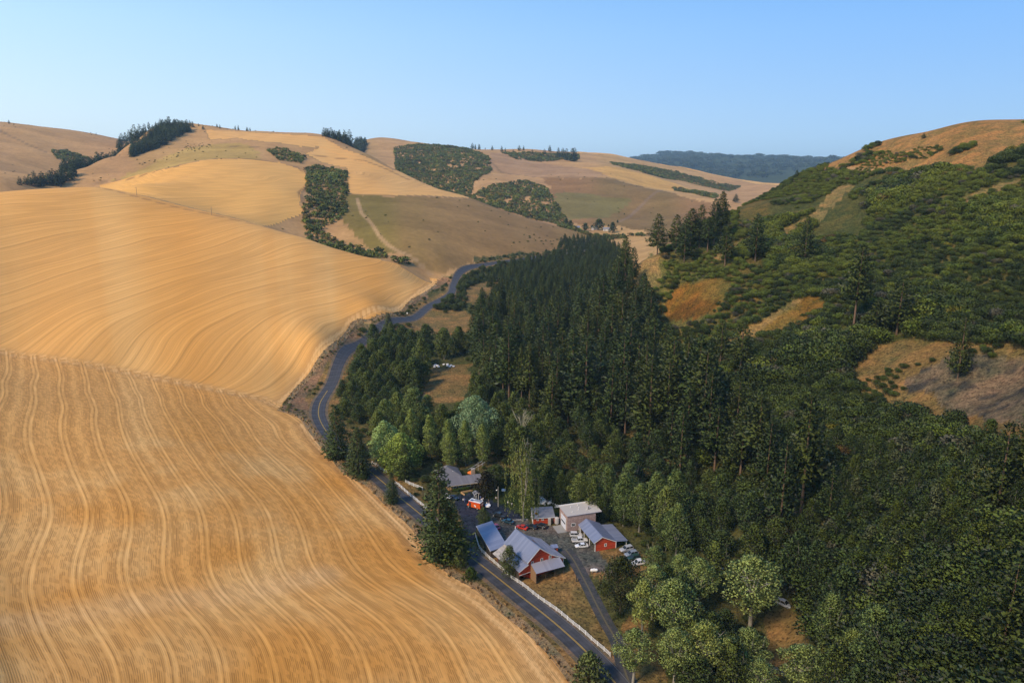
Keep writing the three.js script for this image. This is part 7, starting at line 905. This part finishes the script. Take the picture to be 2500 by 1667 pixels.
parkCar('suv', CARS.silversuv, [0.42, 0.43, 0.46], 'silver_suv', 'silver sport utility vehicle nearest the red gable end', 'suv');
parkCar('wagon', CARS.silverwagon, [0.24, 0.28, 0.34], 'grey_wagon', 'blue grey station wagon, second from the red gable end', 'car');
parkCar('wagon', CARS.greencar, [0.02, 0.055, 0.045], 'green_car', 'dark green car between the grey wagon and the white pickup', 'car');
parkCar('pickup', CARS.whitepickup2, [0.70, 0.71, 0.73], 'white_crew_pickup', 'white pickup at the right end of the row behind the oak', 'pickup');
parkCar('sedan', CARS.bluecar, [0.02, 0.035, 0.075], 'blue_sedan', 'dark blue sedan parked at the house walkway', 'car', 0.92);
parkCar('suv', CARS.whitecar, [0.65, 0.65, 0.66], 'white_van', 'white car partly hidden by the tall spruce at the house', 'car', 0.8);
parkCar('wagon', CARS.tealcar, [0.03, 0.11, 0.14], 'teal_wagon', 'teal car parked under the cottonwood grove', 'car', 0.9);
parkCar('sedan', CARS.greycar, [0.20, 0.25, 0.28], 'grey_sedan', 'grey car just behind the teal car under the cottonwoods', 'car', 0.85);
parkCar('suv', CARS.whitesuv2, [0.72, 0.71, 0.74], 'white_crossover', 'white crossover parked alone at the edge of the dry grass right of the grove', 'car');
parkCar('sedan', CARS.darkcar, [0.06, 0.065, 0.075], 'dark_sedan', 'dark car mostly hidden by leaves near the bottom edge', 'car', 0.9);
{
  const [f, r] = CARS.foodtruck, o = thing('food_truck', 'orange food truck with white roof parked on the asphalt drive', 'truck'), x = (f[0] + r[0]) / 2, z = (f[1] + r[1]) / 2, OR = paintOf([0.72, 0.11, 0.012], 0.4);
  o.position.set(x, ground(x, z) + 0.08, z); o.rotation.y = Math.atan2(f[0] - r[0], f[1] - r[1]);
  part('body', new THREE.BoxGeometry(2.3, 2.25, 4.9).translate(0, 1.65, -0.45), OR, o);
  const roof = part('roof', new THREE.BoxGeometry(2.36, 0.1, 4.96).translate(0, 2.83, -0.45), matte(0.72, 0.72, 0.72, 0.5), o);
  part('red_band', new THREE.BoxGeometry(2.33, 0.3, 4.93).translate(0, 2.6, -0.45), matte(0.6, 0.04, 0.02, 0.5), o);
  part('hood', hull([[1.9, 1.05, 0.5, 0.9, 1.45], [2.5, 0.98, 0.45, 0.85, 1.35], [2.95, 0.85, 0.5, 0.8, 1.15]]), OR, o);
  part('windshield', new Shape().poly([V(-1.0, 1.5, 2.05), V(1.0, 1.5, 2.05), V(0.95, 2.4, 2.01), V(-0.95, 2.4, 2.01)]), GLASS, o);
  part('cab_door', new THREE.BoxGeometry(0.05, 1.9, 0.8).translate(1.16, 1.45, 1.4), TRIM, o); part('cab_door', new THREE.BoxGeometry(0.05, 1.9, 0.8).translate(-1.16, 1.45, 1.4), TRIM, o);
  for (const zz of [-0.5, -2.0]) { const u = part('roof_unit', new THREE.BoxGeometry(1.1, 0.28, 1.2).translate(-0.1, 3.02, zz), matte(0.25, 0.27, 0.32, 0.5), roof); u.name = 'roof_unit'; }
  part('solar_panel', new THREE.BoxGeometry(1.2, 0.05, 1.3).translate(0.2, 2.92, 1.0), new THREE.MeshStandardMaterial({ color: rgb(0.08, 0.11, 0.20), roughness: 0.15 }), roof);
  part('rear_window', new THREE.BoxGeometry(0.7, 0.3, 0.05).translate(-0.5, 2.2, -2.92), GLASS, o); part('rear_window', new THREE.BoxGeometry(0.7, 0.3, 0.05).translate(0.5, 2.2, -2.92), GLASS, o);
  part('menu_board', new THREE.BoxGeometry(0.04, 0.5, 0.5).translate(1.17, 1.5, -0.6), matte(0.75, 0.7, 0.65), o); part('emblem', new THREE.CylinderGeometry(0.28, 0.28, 0.04, 16).rotateZ(Math.PI / 2).translate(1.17, 1.2, -0.9), matte(0.8, 0.76, 0.7), o); part('bumper', new THREE.BoxGeometry(2.1, 0.16, 0.14).translate(0, 0.5, -2.95), TRIM, o);
  for (const ax of [-1.7, 2.1]) for (const sx of [-1, 1]) { const w = part('wheel', tyreG, TYRE, o); w.position.set(sx * 1.03, 0.42, ax); w.scale.setScalar(1.28); part('rim', rimG, RIM, w).position.x = sx * 0.05; }
  for (const sx of [-1, 1]) { part('headlight', new THREE.BoxGeometry(0.25, 0.2, 0.08), LAMP, o).position.set(sx * 0.65, 0.9, 2.96); part('tail_light', new THREE.BoxGeometry(0.15, 0.3, 0.06), TAIL, o).position.set(sx * 1.0, 1.0, -2.93); }
}
// ------------------------------------------------------------------ people, tables and yard things
const SPOTS = {"tank":[[24.96,-193.22],[26.27,-193.21]],"post":[[19.62,-188.17]],"lamppost":[[-5.15,-236.97]],"people":[[-18.42,-240.26],[-17.91,-240.26],[-11.99,-242.26],[-11.36,-243.01],[-11.6,-240.26],[-11.25,-240.26],[-10.92,-241.0],[-9.45,-238.04],[-8.57,-238.03],[-8.85,-239.26],[-6.19,-241.61],[-5.77,-241.48],[-1.52,-238.0],[0.0,-236.78]],"people2":[[14.9,-241.39],[15.56,-240.58],[16.04,-240.59],[17.62,-241.13],[10.61,-243.32],[11.81,-243.33],[12.71,-242.18],[13.7,-239.72]],"tables":[[12.16,-240.51],[11.54,-239.02],[14.16,-239.4],[11.43,-241.99],[17.2,-236.56]],"tables2":[[-9.0,-236.82],[-3.3,-249.29],[-6.31,-241.73]],"farTables":[[-49.01,-417.4],[-48.3,-415.05],[-48.2,-419.78],[-46.77,-417.84],[-45.73,-415.16],[-42.92,-419.98],[-40.61,-419.88],[-40.33,-416.79],[-38.67,-414.35],[-38.14,-417.02],[-36.34,-414.58]],"gravewalk":[[-0.34,-226.5],[5.29,-226.96]]};
function figure(seated, wave) {      // one continuous body from tapered limbs, meshed on a grid; returns geometry with y up, feet at 0
  const hip = seated ? 0.50 : 0.92, J = [];
  const limb = (a, b, ra, rb) => J.push([V(...a), V(...b), ra, rb]);
  const sh = hip + 0.50;
  limb([0, hip, 0], [0, hip + 0.22, 0.01], 0.135, 0.125); limb([0, hip + 0.22, 0.01], [0, sh - 0.04, 0], 0.135, 0.15); limb([-0.14, sh - 0.03, 0], [0.14, sh - 0.03, 0], 0.085, 0.085);
  limb([0, sh, 0], [0, sh + 0.12, 0.01], 0.06, 0.055); limb([0, sh + 0.2, 0.015], [0, sh + 0.27, 0], 0.085, 0.095); limb([0, sh + 0.19, 0.09], [0, sh + 0.17, 0.115], 0.018, 0.014);
  for (const s of [-1, 1]) {
    if (seated) { limb([s * 0.09, hip, 0], [s * 0.12, hip - 0.02, 0.42], 0.09, 0.07); limb([s * 0.12, hip - 0.02, 0.42], [s * 0.12, 0.08, 0.44], 0.065, 0.045); limb([s * 0.12, 0.045, 0.44], [s * 0.13, 0.035, 0.6], 0.045, 0.035); } else { limb([s * 0.09, hip, 0], [s * 0.11, 0.5, 0.03 * s], 0.095, 0.065); limb([s * 0.11, 0.5, 0.03 * s], [s * 0.12, 0.08, -0.02 * s], 0.062, 0.042); limb([s * 0.12, 0.045, -0.02 * s], [s * 0.13, 0.035, 0.15 - 0.02 * s], 0.045, 0.035); }
    const e = wave && s > 0 ? [0.28, sh - 0.2, 0.18] : [s * 0.25, sh - 0.3, 0.0], w = wave && s > 0 ? [0.12, sh - 0.1, 0.38] : [s * 0.26, sh - 0.54, seated ? 0.24 : 0.08];
    limb([s * 0.18, sh - 0.04, 0], e, 0.055, 0.042); limb(e, w, 0.04, 0.03);
    for (let f = -2; f <= 2; f++) limb(w, [w[0] + f * 0.018, w[1] - (f === -2 * s ? 0.06 : 0.13 - 0.01 * Math.abs(f)), w[2] + 0.03 + (f === -2 * s ? 0.05 : 0)], 0.018, 0.010);
  }
  const N = 58, mc = new MarchingCubes(N, new THREE.MeshBasicMaterial(), false, false, 60000), half = 0.95; mc.isolation = 0;
  const p = V(0, 0, 0), d = V(0, 0, 0);
  for (let k = 0; k < N; k++) for (let j = 0; j < N; j++) for (let i = 0; i < N; i++) {
    p.set((i / N * 2 - 1) * half, (j / N * 2 - 1) * half + 0.9, (k / N * 2 - 1) * half);
    let best = 1e3;
    if (Math.abs(p.x) < 0.5 && Math.abs(p.z) < 0.75) for (const [a, b, ra, rb] of J) { d.copy(b).sub(a); const t = Math.min(1, Math.max(0, p.clone().sub(a).dot(d) / d.lengthSq())), q = p.distanceTo(a.clone().addScaledVector(d, t)) - lerp(ra, rb, t), h = Math.max(0, 0.03 - Math.abs(best - q)) / 0.03; best = Math.min(best, q) - h * h * 0.03 * 0.25; }
    mc.field[k * N * N + j * N + i] = -best;
  }
  mc.update();
  const n = mc.count ?? mc.geometry.drawRange.count, g = new THREE.BufferGeometry(), pos = new Float32Array(mc.positionArray.slice(0, n * 3));
  for (let q = 0; q < n; q++) { pos[q * 3] *= half; pos[q * 3 + 1] = pos[q * 3 + 1] * half + 0.9; pos[q * 3 + 2] *= half; }
  g.setAttribute('position', new THREE.BufferAttribute(pos, 3)); g.setAttribute('normal', new THREE.BufferAttribute(new Float32Array(mc.normalArray.slice(0, n * 3)), 3));
  g.userData = { hip, sh };
  return g;
}
const BODIES = [figure(false, false), figure(false, true), figure(true, false)];
const cloth = new THREE.MeshStandardMaterial({ vertexColors: true, roughness: 0.85 });
function person(x, z, turn, body, shirt, trousers, hair, label, group) {
  const b = BODIES[body], n = b.attributes.position.count, c = new Float32Array(n * 3), skin = [0.42, 0.25, 0.17], { hip, sh } = b.userData;
  for (let q = 0; q < n; q++) {
    const px = b.attributes.position.getX(q), y = b.attributes.position.getY(q), pz = b.attributes.position.getZ(q);
    let k = shirt;
    if (y > sh + 0.06) k = y > sh + 0.25 || (pz < -0.02 && y > sh + 0.1) ? hair : skin; else if (y < hip + 0.02 && Math.abs(px) < 0.235) k = y < 0.09 ? [0.03, 0.03, 0.03] : trousers; else if (Math.abs(px) > 0.235 && y < sh - 0.18) k = skin;
    c.set(k, q * 3);
  }
  const g = new THREE.BufferGeometry(); g.setAttribute('position', b.attributes.position); g.setAttribute('normal', b.attributes.normal); g.setAttribute('color', new THREE.BufferAttribute(c, 3));
  const o = new THREE.Mesh(g, cloth); o.name = numbered('person'); o.position.set(x, ground(x, z) + 0.06, z); o.rotation.y = turn; tag(o, label, 'person', group); scene.add(o);
}
{
  const blue = [0.10, 0.16, 0.42], pale = [0.72, 0.72, 0.76], dark = [0.03, 0.03, 0.05], navy = [0.03, 0.05, 0.15], brown = [0.06, 0.035, 0.02], blond = [0.35, 0.24, 0.10];
  const L = ['person in white shirt and dark trousers on the drive left of the orange truck', 'person in long blue clothes on the drive left of the orange truck', 'person in blue shirt standing behind the orange truck', 'person in black behind the orange truck', 'person in white shirt at the rear of the orange truck', 'person in pale clothes at the rear corner of the orange truck', 'person in light top waiting behind the truck queue', 'seated person in white at the cloth covered table right of the truck', 'second seated person at the cloth covered table right of the truck', 'person in dark top standing behind the cloth covered table', 'person in pale shirt on the lawn left of the lamp post', 'person in tan clothes on the lawn beside the lamp post', 'person in white standing under the weeping birch', 'person in white and dark further right under the weeping birch'];
  const K = [[pale, dark, brown, 0], [blue, blue, brown, 1], [blue, navy, brown, 0], [dark, dark, blond, 0], [pale, navy, brown, 1], [pale, pale, blond, 0], [pale, dark, brown, 0], [pale, dark, blond, 2], [pale, navy, brown, 2], [dark, dark, blond, 0], [pale, dark, brown, 0], [[0.4, 0.28, 0.18], dark, brown, 0], [pale, navy, blond, 0], [pale, dark, brown, 1]];
  SPOTS.people.forEach(([x, z], k) => person(x, z, 1.3 * k, K[k][3], K[k][0], K[k][1], K[k][2], L[k]));
  const L2 = ['person in pale green shirt left of the red shirted one behind the workshop', 'person in red shirt and pink shorts on the lawn behind the workshop', 'person in pale lilac right of the red shirted one', 'person in white alone at the right edge of the lawn party', 'seated guest in white at the back left of the lawn tables', 'seated guest in white and black in the middle of the lawn tables', 'seated guest in pale dress at the right of the lawn tables', 'guest in dark suit standing between the lawn tables'];
  const K2 = [[[0.5, 0.6, 0.55], dark, brown, 0], [[0.55, 0.05, 0.03], [0.6, 0.3, 0.35], brown, 0], [[0.6, 0.55, 0.68], pale, blond, 1], [pale, pale, blond, 0], [pale, dark, blond, 2], [pale, dark, brown, 2], [pale, pale, brown, 2], [dark, dark, brown, 0]];
  SPOTS.people2.forEach(([x, z], k) => person(x, z, 2.1 * k, K2[k][3], K2[k][0], K2[k][1], K2[k][2], L2[k]));
}
const linen = matte(0.78, 0.78, 0.80, 0.8);
function table(x, z, r, label, group) {
  const o = thing('round_table', label, 'table', group); o.position.set(x, ground(x, z) + 0.03, z);
  const S = [], n = 28; for (let ring = 0; ring < 4; ring++) for (let q = 0; q <= n; q++) { const a = q / n * 6.2832, rr = [0.001, r, r * 1.01, r * 1.05 + 0.05 * Math.sin(a * 8)][ring], y = [0.76, 0.76, 0.73, 0.28][ring]; S.push(Math.cos(a) * rr, y, Math.sin(a) * rr); }
  const I = []; for (let ring = 0; ring < 3; ring++) for (let q = 0; q < n; q++) { const a = ring * (n + 1) + q, b = a + n + 1; I.push(a, a + 1, b + 1, a, b + 1, b); }
  const g = new THREE.BufferGeometry(); g.setAttribute('position', new THREE.Float32BufferAttribute(S, 3)); g.setIndex(I); g.computeVertexNormals();
  part('tablecloth', g, linen, o); part('tabletop', new THREE.CylinderGeometry(r * 0.97, r * 0.97, 0.03, 20).translate(0, 0.735, 0), WOOD, o);
  for (let q = 0; q < 4; q++) part('leg', new Shape().box(0.05, 0.73, 0.05, Math.cos(q * 1.571 + 0.8) * r * 0.6, 0, Math.sin(q * 1.571 + 0.8) * r * 0.6), TRIM, o);
}
function chair(x, z, turn, label, group) {
  const o = thing('folding_chair', label, 'chair', group); o.position.set(x, ground(x, z) + 0.03, z); o.rotation.y = turn;
  part('seat', new Shape().box(0.44, 0.04, 0.42, 0, 0.43, 0), linen, o); part('backrest', new Shape().box(0.44, 0.4, 0.04, 0, 0.5, -0.22), linen, o);
  for (const [a, b] of [[-0.19, 0.18], [0.19, 0.18], [-0.19, -0.2], [0.19, -0.2]]) part('leg', new Shape().box(0.035, 0.44, 0.035, a, 0, b), linen, o);
}
SPOTS.tables.forEach(([x, z], k) => {
  table(x, z, 0.85, ['largest white clothed table of the lawn party behind the little red outbuilding', 'white clothed table nearest the slate roof, front of the lawn party', 'white clothed table right of the lawn party, left of the red shirted guest', 'rear white clothed table of the lawn party beside the weeping birch', 'white clothed table just behind the parapet of the block workshop'][k], 'white tables of the lawn party');
  for (let q = 0; q < 4; q++) { const a = q * 1.57 + k; chair(x + Math.cos(a) * 1.35, z + Math.sin(a) * 1.35, Math.atan2(-Math.cos(a), -Math.sin(a)), 'white folding chair at the white clothed tables behind the workshop', 'white chairs of the lawn party'); }
});
table(...SPOTS.tables2[0], 1.0, 'white clothed table on the asphalt right of the orange truck');
table(...SPOTS.tables2[1], 0.8, 'white clothed table alone on the lawn above the lamp post');
SPOTS.farTables.forEach(([x, z], k) => table(x, z, 0.78, k < 5 ? 'white clothed round table in the left cluster at the top of the dry clearing' : 'white clothed round table in the right cluster at the top of the dry clearing', k < 5 ? 'tables of the left cluster in the clearing' : 'tables of the right cluster in the clearing'));
{
  const [a, b] = SPOTS.tank, o = thing('propane_tank', 'small white propane tank on the grass beside the farm lane', 'tank'); o.position.set((a[0] + b[0]) / 2, 0, (a[1] + b[1]) / 2); o.rotation.y = 0.05;
  part('shell', new THREE.CapsuleGeometry(0.46, 1.5, 6, 14).rotateZ(Math.PI / 2).translate(0, 0.75, 0), matte(0.78, 0.77, 0.75, 0.45), o); part('dome', new THREE.CylinderGeometry(0.16, 0.18, 0.25, 10).translate(0, 1.28, 0), WHITE, o);
  for (const x of [-0.6, 0.6]) part('foot', new Shape().box(0.12, 0.4, 0.7, x, -0.05, 0), matte(0.3, 0.3, 0.3), o);
  const p = thing('wooden_post', 'single dark wooden post in the dry grass beside the lane', 'post'), [q] = SPOTS.post; p.position.set(q[0], -0.1, q[1]);
  part('shaft', new Shape().box(0.3, 1.9, 0.3), DARKWOOD, p); part('top', new THREE.ConeGeometry(0.22, 0.15, 4).rotateY(0.785).translate(0, 1.97, 0), DARKWOOD, p);
  const l = thing('lamp_post', 'tall grey yard light pole on the lawn left of the weeping birch', 'lamp post'), [w] = SPOTS.lamppost; l.position.set(w[0], 0, w[1]); const pm = matte(0.33, 0.30, 0.26);
  part('pole', new THREE.CylinderGeometry(0.11, 0.17, 8.2, 8).translate(0, 4.1, 0), pm, l); part('arm', new Shape().beam(V(0, 7.2, 0), V(-0.5, 7.1, 0.2), 0.08, 0.08), pm, l); part('lamp_head', new THREE.SphereGeometry(0.28, 10, 8).scale(1, 0.8, 1).translate(-0.55, 6.95, 0.22), WHITE, l);
  const k = thing('stone_edging', 'low pale stone edging at the foot of the weeping birch', 'edging'), [s, e] = SPOTS.gravewalk, R = mulberry(5);
  k.position.set(s[0], 0, s[1]); for (let q = 0; q < 9; q++) { const t = q / 8; part('stone', new Shape().box(0.62, 0.3 + 0.08 * R(), 0.5, (e[0] - s[0]) * t, -0.03, (e[1] - s[1]) * t, (R() - 0.5) * 0.3), matte(0.36, 0.33, 0.30), k); }
  const sg = thing('road_sign', 'small white sign standing at the far side of the road bend', 'sign'); sg.position.set(-84.6, ground(-84.6, -548), -548);
  part('post', new Shape().box(0.1, 2.2, 0.1), DARKWOOD, sg); part('panel', new Shape().box(1.0, 1.2, 0.06, 0, 1.5, 0.08), WHITE, sg);
  const tb = thing('yellow_road_sign', 'yellow warning sign between the two spruces at the road bend', 'sign'); tb.position.set(-66.5, ground(-66.5, -268.5), -268.5); part('post', new Shape().box(0.08, 2.6, 0.08), steel(0.5, 0.5, 0.5), tb); part('panel', new Shape().box(0.75, 0.75, 0.04, 0, -0.375, 0).geo().rotateZ(Math.PI / 4).translate(0, 2.7, 0.06), matte(0.75, 0.42, 0.02, 0.5), tb);
}
scene.traverse((o) => { if (o.isMesh) { o.castShadow = true; o.receiveShadow = true; } });
renderer.render(scene, camera);
